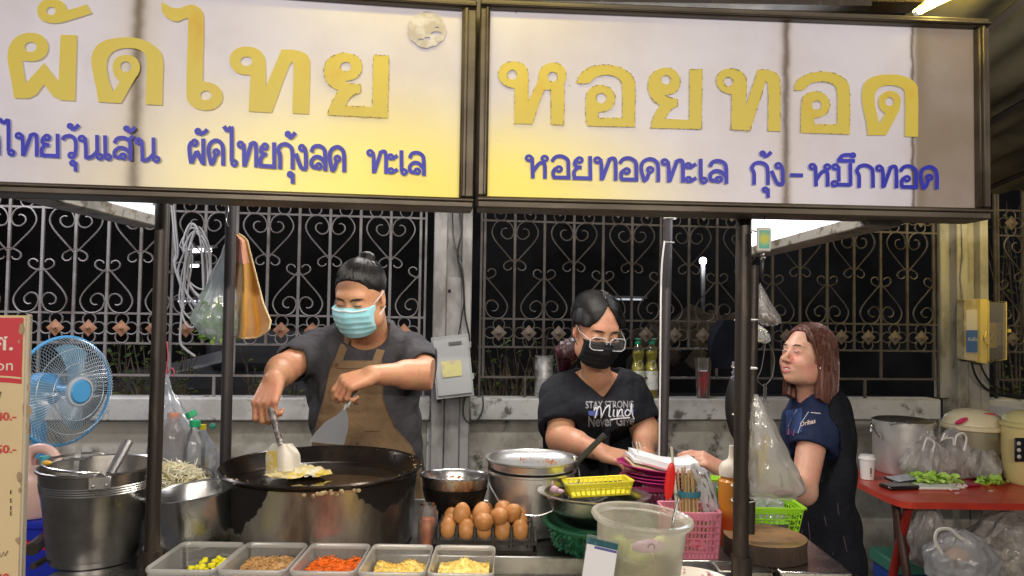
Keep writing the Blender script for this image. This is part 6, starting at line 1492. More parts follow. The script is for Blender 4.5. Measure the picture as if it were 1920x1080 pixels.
# small bag of ground spice behind the short pole
bag('plastic_bag', 'small clear bag of brown powder hanging behind the short black pole', [(P(1421, 532, 1.74), .006, .005), (P(1427, 560, 1.74), .018, .012), (P(1436, 585, 1.74), .026, .018), (P(1443, 602, 1.74), .027, .020), (P(1441, 611, 1.74), .014, .012)], film('small_bag', (.55, .53, .50), .34, .12, .5, bump=(30, 1.), gloss=.4), 14, .10, 31)
solo('spice_powder', MB().ell((0, 0, 0), (.022, .014, .010), 12, 7, TR(P(1440, 598, 1.74), (0, .5, 0))), mat('spice', (.20, .13, .08), .8), 'brown powder at the bottom of the small hanging bag', 'spice')
bag('plastic_bag', 'knotted white bag with rubber bands under the small spice bag', [(P(1416, 610, 1.73), .008, .008), (P(1424, 622, 1.73), .018, .014), (P(1432, 636, 1.73), .014, .012), (P(1434, 642, 1.73), .005, .005)], MILK, 10, .2, 33)
mb = MB()
for k in range(3): mb.tube([P(1424 + 10 * cos(a) + k * 2, 628 + 12 * sin(a), 1.72 + .002 * k) for a in [2 * pi * j / 14 for j in range(14)]], .0016, 4, closed=True)
solo('rubber_bands', mb, mat('rubber_cream', (.62, .60, .42), .5), 'cream rubber bands looped under the small hanging bag', 'rubber bands', kind='stuff')
mb = MB().tube(catmull([P(1440, 640, 1.75), P(1452, 670, 1.76), P(1448, 705, 1.76), P(1436, 722, 1.76)], 6), .0010, 5).tube(catmull([P(1436, 640, 1.75), P(1428, 690, 1.75), P(1420, 712, 1.75), P(1434, 726, 1.75)], 6), .0009, 5)
for k in range(7): mb.tube([P(1434 + 2.6 * cos(a) + (k % 2), 724 + 4.2 * k + 4 * sin(a), 1.75) for a in [2 * pi * j / 8 for j in range(8)]], .0011, 4, closed=True)
solo('key_chain', mb, mat('dull_cord', (.10, .10, .10), .5), 'thin cord and chain hanging beside the short black pole', 'chain')
mb = MB(); rr = random.Random(3)
for k in range(26): mb.ell(P(1377 + rr.uniform(-4, 4), 680 + rr.random() * 34, 1.66), (.004, .004, .004), 6, 4)
solo('bead_string', mb, mat('beads', (.30, .28, .36), .3, var=((.6, .55, .6), 60, .5, .6)), 'string of small beads on the left of the front right post', 'beads')
# jacket and bag hanging behind the post
JK = mat('dark_jacket', (.005, .006, .010), .95, spec=.05, var=((.008, .009, .015), 8, .4, .6))
def jk(u, v):
    a = 2 * pi * u; c = P(1372 - 6 * v, 600 + 90 * v, 2.6); rx = .03 + .05 * sin(pi * min(v * .75 + .1, 1)); 
    return c + V((rx * cos(a) * (1 + .12 * sin(5 * a + 3 * v)), .05 * sin(a) * (1 + .2 * sin(4 * a)), 0))
solo('jacket', MB().grid(jk, 40, 16, cu=True), JK, 'dark navy jacket hanging behind the front right post', 'jacket')
def bg_(u, v):
    a = 2 * pi * u; c = P(1385, 700 + 125 * v, 2.35); r = .040 * sin(pi * (v * .9 + .06)) ** .6 + .004
    return c + V((r * cos(a), r * .6 * sin(a), 0))
solo('helmet_bag', MB().grid(bg_, 30, 16, cu=True), mat('black_bag', (.010, .010, .011), .5), 'round black bag hanging behind the front right post', 'bag')

# ================================================================= RED FOLDING TABLE AND WHAT IS ON IT
tz = .735
RT = mat('red_table_top', (.50, .045, .022), .38, var=((.40, .03, .018), 5, .4, .7), rvar=(12, .2), coat=.15)
tb_ = thing('folding_table', 'red folding table with a rounded corner at the right edge', 'table', (2.4, 3.5, 0))
q0 = PZ(1578, 880, tz); q1 = PZ(1598, 893, tz); q2 = PZ(1672, 931, tz); q3 = PZ(1700, 936, tz); q4 = PZ(2150, 945, tz); q5 = PZ(2150, 880, tz)
front = catmull([q0, PZ(1580, 889, tz), PZ(1625, 912, tz), PZ(1668, 932, tz), PZ(1700, 941, tz), PZ(1745, 942, tz)], 5)
outl = front + [PZ(2150, 948, tz), PZ(2150, 880, tz)]
part(tb_, 'top', MB().poly([(p.x, p.y, tz) for p in outl], (0, 0, -.028)), RT, smooth=False)
RL = mat('red_table_leg', (.26, .018, .014), .4, .2); BRL = mat('brown_table_leg', (.06, .03, .022), .5, .3)
def leg(pts, r, m, nm='leg'): part(tb_, nm, MB().tube(catmull(pts, 6) if len(pts) > 2 else pts, r, 10), m)
leg([P(1706, 944, 3.18), P(1692, 1000, 3.22), P(1678, 1060, 3.28), P(1668, 1120, 3.3)], .019, RL)
leg([P(1678, 940, 3.24), P(1688, 1000, 3.22), P(1700, 1075, 3.18), P(1706, 1130, 3.2)], .018, BRL)
leg([P(1680, 962, 3.42), P(1682, 1010, 3.4), P(1690, 1060, 3.4)], .013, BRL)
leg([P(1690, 990, 3.26), P(1700, 1030, 3.3), P(1722, 1052, 3.35), P(1760, 1056, 3.4), P(1960, 1060, 3.6)], .014, RL, 'cross_bar')
# big stock pot
def at_table(px, py): return PZ(px, py, tz + .001)
q = at_table(1693, 884); kS = q.y / 1350; RS = 51 * kS; HS_ = (884 - 793) * kS * 1.02
sp_ = thing('stock_pot', 'big steel stock pot with arched side handles on the red table', 'stock pot', q)
MS = TR((q.x, q.y, tz + .002))
part(sp_, 'body', L([(0, 0), (RS * .95, 0), (RS, .012), (RS, HS_), (RS + .006, HS_ + .001), (RS + .006, HS_ + .006), (RS - .004, HS_ + .004)], 48, MS), mat('pot_satin', (.72, .71, .69), .42, .75, var=((.55, .54, .52), 8, .4, .7)))
part(sp_, 'lid', L([(RS + .003, HS_ + .007), (RS * .9, HS_ + .013), (RS * .3, HS_ + .022), (0, HS_ + .024)], 48, MS), mat('lid_steel', (.35, .32, .28), .3, 1.))
part(sp_, 'lid_handle', MB().tube(catmull([P(1670, 797, q.y - .12), P(1680, 793, q.y - .14), P(1700, 792, q.y - .14), P(1712, 800, q.y - .12)], 6), .006, 8), STEEL)
for sg, px_ in ((-1, 1634), (1, 1752)):
    e0 = P(1644 if sg < 0 else 1738, 817, q.y - .03); part(sp_, 'side_handle', MB().tube(catmull([e0 + V((0, -.03, 0)), P(px_, 797 if sg < 0 else 800, q.y - .05), P(px_, 795, q.y + .03), e0 + V((0, .06, .01))], 6), .007, 8), STEEL)
# cup
q = at_table(1626, 898); kS = q.y / 1350; RS2 = 13.5 * kS; h2 = 44 * kS
cp = thing('paper_cup', 'white lidded paper cup with small dark print on the red table', 'cup', q); MS = TR((q.x, q.y, tz + .002))
part(cp, 'body', L([(0, 0), (RS2 * .82, 0), (RS2, h2 * .84), (RS2 * .9, h2 * .84)], 28, MS), mat('cup_paper', (.74, .73, .71), .45))
part(cp, 'lid', L([(RS2 * 1.08, h2 * .82), (RS2 * 1.12, h2 * .85), (RS2 * 1.05, h2 * .89), (RS2 * .98, h2 * .90), (RS2 * .92, h2), (RS2 * .84, h2), (0, h2 * .97)], 28, MS), mat('cup_lid', (.78, .77, .75), .4))
part(cp, 'side_print', MB().box((q.x + .002, q.y - RS2 * .93, tz + h2 * .40), (.007, .002, .030), None).box((q.x + .002, q.y - RS2 * .90, tz + h2 * .20), (.006, .002, .005), None), mat('cup_print', (.12, .11, .11), .5))
# phones, leaf pack, tray, garlic
def slab(name, label, cat, px, py, l, w_, h_, rz, m, m2=None, z=tz, tilt=(0, 0)):
    q = PZ(px, py, z); t_ = thing(name, label, cat, (q.x, q.y, z)); M = TR((q.x, q.y, z + h_ / 2 + .001), (tilt[0], tilt[1], rz))
    part(t_, 'body', MB().box((0, 0, 0), (l, w_, h_), M, h_ * .3), m)
    if m2: part(t_, 'screen', MB().box((0, 0, h_ / 2 + .0006), (l * .93, w_ * .9, .001), M), m2)
    return t_
PHB = mat('phone_black', (.01, .01, .011), .25, coat=.5)
slab('mobile_phone', 'black phone lying flat at the front of the red table', 'phone', 1686, 916, .155, .08, .018, .20, PHB, mat('screen_grey', (.10, .10, .09), .15))
slab('mobile_phone', 'silver backed phone leaning on the leaves behind the black phone', 'phone', 1694, 901, .155, .08, .012, .35, PHB, mat('screen_silver', (.36, .40, .44), .12), z=tz + .016, tilt=(.10, -.04))
def leafpile(px, py, n, sx_, sy_, label, seed, m, h_=.03):
    rr = random.Random(seed); q = PZ(px, py, tz); mb = MB()
    for k in range(n):
        c = V((q.x + rr.uniform(-sx_, sx_), q.y + rr.uniform(-sy_, sy_), tz + .006 + rr.random() * h_)); l = rr.uniform(.03, .06)
        M = TR(c, (rr.uniform(-.4, .4), rr.uniform(-.4, .4), rr.random() * 6.28))
        mb.grid(lambda u, v: ((u - .5) * l * 2, (v - .5) * l * (1 - (2 * u - 1) ** 2 * .6), .006 * sin(u * 9) + .008 * sin(v * 7)), 7, 5, M)
    return solo('lettuce_leaves', mb, m, label, 'leaves', kind='stuff')
LTC = mat('lettuce', (.28, .50, .05), .45, var=((.42, .60, .14), 18, .4, .6))
slab('foam_tray', 'white foam tray under the lettuce on the red table', 'tray', 1750, 915, .19, .09, .012, 0.02, mat('foam', (.66, .66, .60), .6))
leafpile(1752, 908, 26, .08, .035, 'bright green lettuce heaped on the foam tray', 5, LTC)
leafpile(1710, 897, 8, .03, .02, 'pale green leaves under the silver backed phone', 6, LTC, .02)
leafpile(1862, 908, 9, .045, .02, 'yellow green leaves poking from under the right clear bag', 8, LTC, .02)
mb = MB(); rr = random.Random(14)
for k in range(15):
    q = PZ(1788 + rr.uniform(-12, 22), 915 + rr.uniform(-6, 6), tz); mb.ell((q.x, q.y, tz + .008), (rr.uniform(.008, .016), .009, .008), 8, 5)
for px, py in ((1795, 926), (1858, 922)):
    q = PZ(px, py, tz); mb.ell((q.x, q.y, tz + .003), (.013, .005, .003), 6, 4)
solo('garlic_cloves', mb, mat('garlic', (.62, .52, .48), .5), 'scattered pale garlic cloves beside the lettuce', 'garlic', kind='stuff')
slab('red_packet', 'dark red packet lying beside the garlic cloves', 'packet', 1812, 910, .09, .08, .012, .3, mat('packet_red', (.30, .012, .04), .3, coat=.4))
# plastic bags of noodles
NOO = mat('pink_noodles', (.45, .13, .12), .6, var=((.62, .36, .30), 14, .42, .6)); 
q = at_table(1768, 893)
solo('wrapped_food', MB().ell(q + V((.02, .02, .05)), (.10, .07, .055), 20, 12).ell(q + V((.10, .02, .03)), (.05, .05, .04), 14, 8), NOO, 'pink lump of meat wrapped in the middle clear bag', 'food')
def tbag(px, py, w_, h_, label, seed, m=CLR, dy=.0):
    q = at_table(px, py) + V((0, dy, 0))
    return bag('plastic_bag', label, [(q + V((w_ * .1, 0, h_)), .012, .012), (q + V((w_ * .05, 0, h_ * .82)), w_ * .16, w_ * .14), (q + V((0, 0, h_ * .6)), w_ * .38, w_ * .3), (q + V((0, 0, h_ * .25)), w_ * .52, w_ * .38), (q + V((0, 0, .012)), w_ * .46, w_ * .34), (q + V((0, 0, .004)), w_ * .2, w_ * .2)], m, 24, .24, seed, nv=30)
tbag(1735, 896, .22, .23, 'crumpled clear bag in front of the stock pot', 41)
tall_bag = tbag(1778, 893, .26, .24, 'tall crumpled clear bag with looped handles over the pink food', 42)
tbag(1830, 895, .25, .20, 'clear bag with brownish food left of the rice cooker', 43)
tbag(1888, 895, .24, .17, 'clear bag in front of the right rice cooker', 44)
q = at_table(1828, 895); solo('wrapped_food', MB().ell(q + V((0, .02, .05)), (.07, .05, .05), 16, 10), mat('brown_noodles', (.34, .20, .10), .6, var=((.5, .38, .26), 16, .4, .6)), 'brownish food inside the right clear bag', 'food')
q = at_table(1890, 893); solo('wrapped_food', MB().ell(q + V((0, .02, .03)), (.07, .05, .035), 16, 10), mat('brown_noodles', (.34, .20, .10), .6), 'low brown food inside the bag at the far right', 'food')
mb = MB(); 
for (x0, y0, x1, y1) in ((1765, 826, 1772, 812), (1764, 826, 1776, 818), (1768, 822, 1786, 821), (1787, 821, 1788, 834)): mb.tube([P(x0, y0, 3.3), P(x1, y1, 3.3)], .004, 5)
mb.tube(catmull([P(1790, 835, 3.3), P(1793, 818, 3.3), P(1805, 812, 3.3), P(1812, 822, 3.3), P(1808, 845, 3.3)], 5), .005, 5).tube(catmull([P(1730, 845, 3.3), P(1738, 822, 3.3), P(1752, 830, 3.3), P(1748, 846, 3.3)], 5), .004, 5)
part(tall_bag, 'bag_handles', mb, mat('white_bag_plastic', (.62, .60, .56), .4))
# rice cookers
def cooker(px, py, Y, w_px, label, lidm, bodym, spots, hb_, group='rice cookers'):
    c = P(px, py, Y); k_ = Y / 1350; R = w_px * k_ / 2; t_ = thing('rice_cooker', label, 'rice cooker', (c.x, Y, tz), group); z0 = c.z - tz
    M = TR((c.x, Y, tz + .002))
    part(t_, 'body', L([(0, 0), (R * .85, 0), (R * .95, .02), (R, z0 * .6), (R * .98, z0 - .004)], 40, M), bodym)
    part(t_, 'rim', L([(R * 1.0, z0 - .003), (R * 1.03, z0), (R * 1.03, z0 + .016), (R * .99, z0 + .02)], 40, M), lidm)
    part(t_, 'lid', L([(R * .98, z0 + .021), (R * .97, z0 + hb_ * .3), (R * .88, z0 + hb_ * .62), (R * .6, z0 + hb_ * .9), (R * .3, z0 + hb_), (0, z0 + hb_ * 1.02)], 40, M), lidm)
    return t_, M, R, z0
CK = mat('cream_cooker', (.60, .52, .34), .35, coat=.3); CKB = mat('dark_cooker_body', (.22, .20, .13), .4, .3)
t_, M, R, z0 = cooker(1825, 803, 3.65, 104, 'cream rice cooker with pink petals on its domed lid', CK, CKB, 1, .095)
PET = mat('petal_pink', (.58, .03, .12), .4)
for nm, a, b_, el in (('petal_spot', 5.0, .60, (.032, .022, .004)), ('petal_spot', 5.35, .80, (.012, .010, .003)), ('petal_spot', 5.5, .62, (.016, .012, .003)), ('petal_spot', 3.75, .90, (.035, .03, .012))):
    zz = z0 + .095 * (1.02 - .75 * b_ ** 2.6); part(t_, nm, MB().ell((0, 0, 0), el, 12, 6, M @ TR((R * b_ * cos(a), R * b_ * sin(a), zz + .001), (b_ * .6 * -sin(a) * -1, b_ * .6 * cos(a), 0))), PET)
t_, M, R, z0 = cooker(1938, 800, 3.45, 104, 'yellowish rice cooker with a dark button panel, cut by the right edge', mat('yellow_cooker', (.52, .46, .20), .35), mat('yellow_cooker_body', (.56, .46, .20), .35, coat=.3), 0, .075)
pan_ = P(1916, 845, 3.45 - R); part(t_, 'button_panel', MB().box(tuple(pan_ + V((.01, .02, 0))), (.06, .01, .11), None, .004), BLACKP)
for k in range(3): part(t_, 'button', MB().ell(pan_ + V((-.004, .012, .03 - k * .03)), (.010, .004, .010), 10, 5), mat('button_grey', (.45, .45, .42), .4))
q = at_table(1925, 903); solo('pink_plate', MB().lathe([(0, 0), (.05, 0), (.085, .014), (.082, .016), (0, .004)], 30, TR((q.x, q.y, tz + .002))), mat('coral_plastic', (.62, .16, .16), .4), 'coral pink dish at the right edge of the red table', 'dish')
# under the table
def gbag(px, py, Y, w_, h_, label, seed, m, name='plastic_bag'):
    q = P(px, py, Y)
    return bag(name, label, [(q + V((0, 0, h_)), .02, .02), (q + V((.01, 0, h_ * .85)), w_ * .3, w_ * .25), (q + V((0, 0, h_ * .5)), w_ * .52, w_ * .4), (q + V((0, 0, h_ * .15)), w_ * .5, w_ * .4), (q, w_ * .3, w_ * .25)], m, 24, .13, seed, nv=28)
low_bag = gbag(1800, 1092, 3.05, .27, .22, 'milky plastic bag with loop handles on the ground under the red table', 51, MILK)
gbag(1740, 1060, 3.3, .18, .26, 'clear bag standing behind the crossed table legs', 52, CLR)
gbag(1890, 1085, 3.25, .38, .30, 'large clear sack of pale vegetables under the right part of the table', 53, CLR)
rr = random.Random(55); mb = MB()
for k in range(80):
    q = P(1835 + rr.random() * 110, 1008 + rr.random() * 80, 3.25 + rr.uniform(-.05, .08)); mb.ell((0, 0, 0), (rr.uniform(.010, .022), .012, rr.uniform(.012, .035)), 7, 5, TR(q, (rr.random() * 3, rr.random() * 3, 0)))
solo('pale_vegetables', mb, mat('pale_veg', (.50, .44, .30), .6, var=((.34, .30, .18), 10, .4, .6)), 'pale chopped vegetables filling the large sack under the table', 'vegetables', kind='stuff')
mb = MB().tube(catmull([P(1768, 1040, 3.0), P(1754, 1015, 3.0), P(1758, 995, 3.0), P(1780, 992, 3.0), P(1800, 1008, 3.0), P(1825, 1022, 3.0)], 6), .007, 6, flat=(1, .5))
part(low_bag, 'bag_handle', mb, mat('white_bag_plastic', (.62, .60, .56), .4))
solo('wrapped_food', MB().ell(P(1795, 1040, 3.05), (.05, .04, .03), 12, 8), mat('orange_food', (.55, .26, .08), .6), 'orange food showing through the bag under the table', 'food')
cr2 = thing('storage_box', 'green over blue plastic box on the ground behind the table legs', 'box', P(1680, 1085, 3.7))
qb = P(1700, 1050, 3.75)
part(cr2, 'green_part', MB().box((qb.x + .04, 3.8, qb.z - .02), (.30, .25, .07), None, .01), mat('teal_box', (.05, .20, .14), .5)); part(cr2, 'blue_part', MB().box((qb.x + .06, 3.8, qb.z - .10), (.30, .25, .085), None, .01), mat('blue_box', (.02, .06, .30), .5))
part(cr2, 'feet', MB().box((qb.x + .06, 3.8, (qb.z - .145) / 2), (.28, .23, qb.z - .147)), mat('blue_box', (.02, .06, .30), .5))
# ================================================================= PEOPLE: modelled as distance fields, meshed as one continuous surface
class Field:
    def __init__(s, lo, hi, h):
        s.lo = np.array(lo, float); s.h = h; s.n = np.ceil((np.array(hi) - s.lo) / h).astype(int) + 1
        s.d = np.full(s.n, .2, np.float32)
        s.ax = [s.lo[i] + h * np.arange(s.n[i]) for i in range(3)]
    def region(s, c, R):
        sl = []
        for i in range(3):
            a = int(max(0, math.floor((c[i] - R - s.lo[i]) / s.h))); b = int(min(s.n[i], math.ceil((c[i] + R - s.lo[i]) / s.h) + 1)); sl.append(slice(a, max(a, b)))
        return tuple(sl), s.ax[0][sl[0]][:, None, None].astype(np.float32), s.ax[1][sl[1]][None, :, None].astype(np.float32), s.ax[2][sl[2]][None, None, :].astype(np.float32)
    def apply(s, c, R, fn, k=.01, op='u'):
        sl, X, Y, Z = s.region(c, R)
        if 0 in s.d[sl].shape: return
        b = fn(X, Y, Z); a = s.d[sl]
        if op == 'u': h = np.clip(.5 + .5 * (a - b) / k, 0, 1); s.d[sl] = a * (1 - h) + b * h - k * h * (1 - h)
        elif op == 's': b = -b; h = np.clip(.5 - .5 * (a - b) / k, 0, 1); s.d[sl] = a * (1 - h) + b * h + k * h * (1 - h)
        elif op == 'i': h = np.clip(.5 - .5 * (a - b) / k, 0, 1); s.d[sl] = a * (1 - h) + b * h + k * h * (1 - h)
    def cap(s, p, q, r1, r2=None, k=.012, op='u'):
        p = np.array(p, float); q = np.array(q, float); r2 = r1 if r2 is None else r2; d = q - p; L2 = max((d * d).sum(), 1e-9)
        def fn(X, Y, Z):
            t = np.clip(((X - p[0]) * d[0] + (Y - p[1]) * d[1] + (Z - p[2]) * d[2]) / L2, 0, 1)
            return np.sqrt((X - p[0] - t * d[0]) ** 2 + (Y - p[1] - t * d[1]) ** 2 + (Z - p[2] - t * d[2]) ** 2) - (r1 + (r2 - r1) * t)
        s.apply((p + q) / 2, sqrt(L2) / 2 + max(r1, r2) + k + .015, fn, k, op)
    def ell(s, M, c, r, k=.01, op='u', rot=None):
        """ellipsoid, centre c and radii r in the frame M (uniform scale allowed)"""
        T = M @ Matrix.Translation(V(c)); 
        if rot is not None: T = T @ TR((0, 0, 0), rot)
        sc_ = T.to_scale()[0]; I = T.inverted(); A = np.array([[I[i][j] for j in range(4)] for i in range(3)])
        rr_ = np.array(r, float)
        def fn(X, Y, Z):
            x = A[0, 0] * X + A[0, 1] * Y + A[0, 2] * Z + A[0, 3]; y = A[1, 0] * X + A[1, 1] * Y + A[1, 2] * Z + A[1, 3]; z = A[2, 0] * X + A[2, 1] * Y + A[2, 2] * Z + A[2, 3]
            k0 = np.sqrt((x / rr_[0]) ** 2 + (y / rr_[1]) ** 2 + (z / rr_[2]) ** 2); k1 = np.sqrt((x / rr_[0] ** 2) ** 2 + (y / rr_[1] ** 2) ** 2 + (z / rr_[2] ** 2) ** 2)
            return k0 * (k0 - 1) / np.maximum(k1, 1e-6) * sc_
        cc_ = T.translation; s.apply(cc_, max(r) * sc_ + k + .015, fn, k, op)
    def mcap(s, M, p, q, r1, r2=None, k=.006, op='u'):
        sc_ = M.to_scale()[0]; s.cap(M @ V(p), M @ V(q), r1 * sc_, (r1 if r2 is None else r2) * sc_, k, op)
    def loft(s, secs, k=.02, op='u', pad=.05):
        """secs: (z, cx, cy, rx, ry) from low to high; elliptical trunk, sections turn with tw"""
        S = np.array([q[:5] for q in secs], float); z0, z1 = S[0, 0], S[-1, 0]
        def fn(X, Y, Z):
            zc = np.clip(Z, z0, z1)
            cx = np.interp(zc, S[:, 0], S[:, 1]); cy = np.interp(zc, S[:, 0], S[:, 2]); rx = np.interp(zc, S[:, 0], S[:, 3]); ry = np.interp(zc, S[:, 0], S[:, 4])
            p = 2.35
            q = (np.abs((X - cx) / rx) ** p + np.abs((Y - cy) / ry) ** p) ** (1 / p)
            d = (q - 1) * np.minimum(rx, ry)
            return np.maximum(d, np.maximum(z0 - Z, Z - z1) ).astype(np.float32)
        c = (S[:, 1].mean(), S[:, 2].mean(), (z0 + z1) / 2); R = max((z1 - z0) / 2, S[:, 3].max(), S[:, 4].max()) + pad + np.ptp(S[:, 2])
        s.apply(c, R, fn, k, op)
    def warp(s, fn, band=.03):
        m = np.abs(s.d) < band
        i, j, k = np.nonzero(m); s.d[m] += fn(s.ax[0][i], s.ax[1][j], s.ax[2][k]).astype(np.float32)
    def clip(s, fn, k=.004):
        """intersect with fn(X,Y,Z) < 0"""
        b = fn(s.ax[0][:, None, None], s.ax[1][None, :, None], s.ax[2][None, None, :]); a = s.d
        h = np.clip(.5 - .5 * (a - b) / k, 0, 1); s.d = (a * (1 - h) + b * h + k * h * (1 - h)).astype(np.float32)
    def copy(s):
        o = Field.__new__(Field); o.lo, o.h, o.n, o.ax = s.lo, s.h, s.n, s.ax; o.d = s.d.copy(); return o
    def surface(s, name, mats, attr=None, keep=True):
        d = s.d; d = np.pad(d, 1, constant_values=.2); neg = d < 0
        nx, ny, nz = (k - 1 for k in d.shape)
        cnt = np.zeros((nx, ny, nz), np.int8)
        for a in (0, 1):
            for b in (0, 1):
                for c in (0, 1): cnt += neg[a:nx + a, b:ny + b, c:nz + c]
        act = (cnt > 0) & (cnt < 8); idx = np.full((nx, ny, nz), -1, np.int64); I = np.argwhere(act); idx[act] = np.arange(len(I))
        P_ = np.zeros((len(I), 3)); W = np.zeros(len(I))
        cor = [(a, b, c) for a in (0, 1) for b in (0, 1) for c in (0, 1)]; val = {c: d[I[:, 0] + c[0], I[:, 1] + c[1], I[:, 2] + c[2]] for c in cor}
        for c in cor:
            for ax in range(3):
                if c[ax] == 0:
                    e = list(c); e[ax] = 1; e = tuple(e); va, vb = val[c], val[e]; m = (va < 0) != (vb < 0)
                    t = np.where(m, va / np.where(m, va - vb, 1), 0)
                    pt = np.array(c, float)[None, :].repeat(len(I), 0); pt[:, ax] += t; P_[m] += pt[m]; W[m] += 1
        vs = (I + P_ / W[:, None] - 1) * s.h + s.lo
        fs = []
        for ax in range(3):
            sl0 = [slice(None)] * 3; sl1 = [slice(None)] * 3; sl0[ax] = slice(0, -1); sl1[ax] = slice(1, None)
            a, b = neg[tuple(sl0)], neg[tuple(sl1)]; E_ = np.argwhere(a != b); o1, o2 = [k for k in range(3) if k != ax]
            E_ = E_[(E_[:, o1] > 0) & (E_[:, o2] > 0) & (E_[:, o1] < d.shape[o1] - 1) & (E_[:, o2] < d.shape[o2] - 1)]
            q = []
            for du, dv in ((-1, -1), (0, -1), (0, 0), (-1, 0)):
                e = E_.copy(); e[:, o1] += du; e[:, o2] += dv; q.append(idx[e[:, 0], e[:, 1], e[:, 2]])
            q = np.stack(q, 1); flip = neg[tuple(E_.T)] ^ (ax == 1); q[~flip] = q[~flip][:, ::-1]; fs.append(q)
        fs = np.concatenate(fs)
        # light smoothing, and keep only the largest connected piece if asked
        n = len(vs); A = np.concatenate([fs[:, 0], fs[:, 1], fs[:, 2], fs[:, 3]]); B = np.concatenate([fs[:, 1], fs[:, 2], fs[:, 3], fs[:, 0]])
        if keep:
            lab = np.arange(n)
            for _ in range(400):
                m = lab.copy(); np.minimum.at(m, A, lab[B]); np.minimum.at(m, B, lab[A]); m = m[m]
                if (m == lab).all(): break
                lab = m
            u, c = np.unique(lab, return_counts=True); big = u[c.argmax()] if keep == 1 else None
            if big is not None:
                good = lab == big; fs = fs[good[fs[:, 0]]]; rem = np.cumsum(good) - 1; vs = vs[good]; fs = rem[fs]; n = len(vs)
                A = np.concatenate([fs[:, 0], fs[:, 1], fs[:, 2], fs[:, 3]]); B = np.concatenate([fs[:, 1], fs[:, 2], fs[:, 3], fs[:, 0]])
        for _ in range(2):
            acc = np.zeros_like(vs); w_ = np.zeros(n); np.add.at(acc, A, vs[B]); np.add.at(w_, A, 1); np.add.at(acc, B, vs[A]); np.add.at(w_, B, 1)
            vs = vs * .55 + .45 * acc / np.maximum(w_, 1)[:, None]
        me = bpy.data.meshes.new(name); me.vertices.add(n); me.vertices.foreach_set('co', vs.astype(np.float32).ravel())
        me.loops.add(len(fs) * 4); me.polygons.add(len(fs)); me.loops.foreach_set('vertex_index', fs.astype(np.int32).ravel())
        me.polygons.foreach_set('loop_start', np.arange(0, len(fs) * 4, 4, dtype=np.int32)); me.update(calc_edges=True)
        for m in (mats if isinstance(mats, (list, tuple)) else [mats]): me.materials.append(m)
        if attr:
            for an, fn in attr.items():
                at_ = me.attributes.new(an, 'FLOAT', 'POINT'); at_.data.foreach_set('value', np.asarray(fn(vs), np.float32))
        me.shade_smooth(); return me
def body_part(par, name, me):
    """mesh in world coordinates hung under its thing"""
    me.transform(root_m(par).inverted()); o = bpy.data.objects.new(name, me); COL.objects.link(o); o.parent = par; return o

def face(F, M, w_=1.0, jaw=1.0, smile=False, closed=True, nose=1.0, k=.008, yb=0.0):
    """head in its own frame: faces -Y, z up, eyes at z=0, crown .115, chin -.115"""
    e = lambda c, r, k=k, op='u', rot=None: F.ell(M, c, r, k, op, rot)
    e((0, .012, .035), (.074 * w_, .094, .082), .02)
    e((0, -.020, -.022), (.064 * w_, .066, .085), .03)
    e((0, -.030, -.070), (.050 * jaw, .050, .042), .03)
    e((0, -.066, -.098), (.020 * jaw, .018, .017), .022)
    for s_ in (-1, 1):
        e((s_ * .038, -.055, -.036), (.026, .026, .028), .020)      # cheek
        e((s_ * .050 * jaw, -.012, -.075), (.018, .034, .026), .03)  # jaw corner
    e((0, -.074, .022), (.046, .016, .014), .018)                    # brow
    for s_ in (-1, 1): e((s_ * .032, -.098, -.001), (.016, .014, .0105), .014, 's')   # socket
    F.mcap(M, (0, -.082, .006), (0, -.104 * nose, -.032), .0065, .0095, .012)
    e((0, -.106 * nose, -.036), (.0115, .011, .0095), .008)
    for s_ in (-1, 1):
        e((s_ * .0125, -.098, -.040), (.0078, .0095, .0075), .006)
        e((s_ * .007, -.101, -.0485), (.0035, .004, .003), .003, 's')
        # eyeball with lids
        e((s_ * .031, -.076, -.003), (.0150, .0125, .0115), .006)
        e((s_ * .031, -.0895, -.0055), (.0125, .003, .0012), .002, 's')
    if smile:
        e((0, -.083, -.072), (.024, .016, .012), .012)
        F.mcap(M, (-.030, -.073, -.054), (0, -.0935, -.0645), .0026, .0042, .004); F.mcap(M, (.030, -.073, -.054), (0, -.0935, -.0645), .0026, .0042, .004)
        F.mcap(M, (-.028, -.074, -.058), (0, -.092, -.082), .0028, .0050, .004); F.mcap(M, (.028, -.074, -.058), (0, -.092, -.080), .0030, .0050, .004)
        e((0, -.098, -.0710), (.0205, .016, .0052), .002, 's')
    else:
        for z_, r_ in ((-.064, .0048), (-.073, .0055)):
            F.mcap(M, (-.022, -.080, z_), (0, -.092, z_), r_ * .6, r_, .005); F.mcap(M, (.022, -.080, z_), (0, -.092, z_), r_ * .6, r_, .005)
    for s_ in (-1, 1):
        e((s_ * .077 * w_, .010, -.008), (.0075, .018, .030), .005, 'u', (-.15, 0, s_ * .25))
        e((s_ * .083 * w_, .006, -.004), (.005, .009, .017), .004, 's', (-.15, 0, s_ * .25))
        e((s_ * .076 * w_, .002, -.030), (.006, .008, .009), .005)
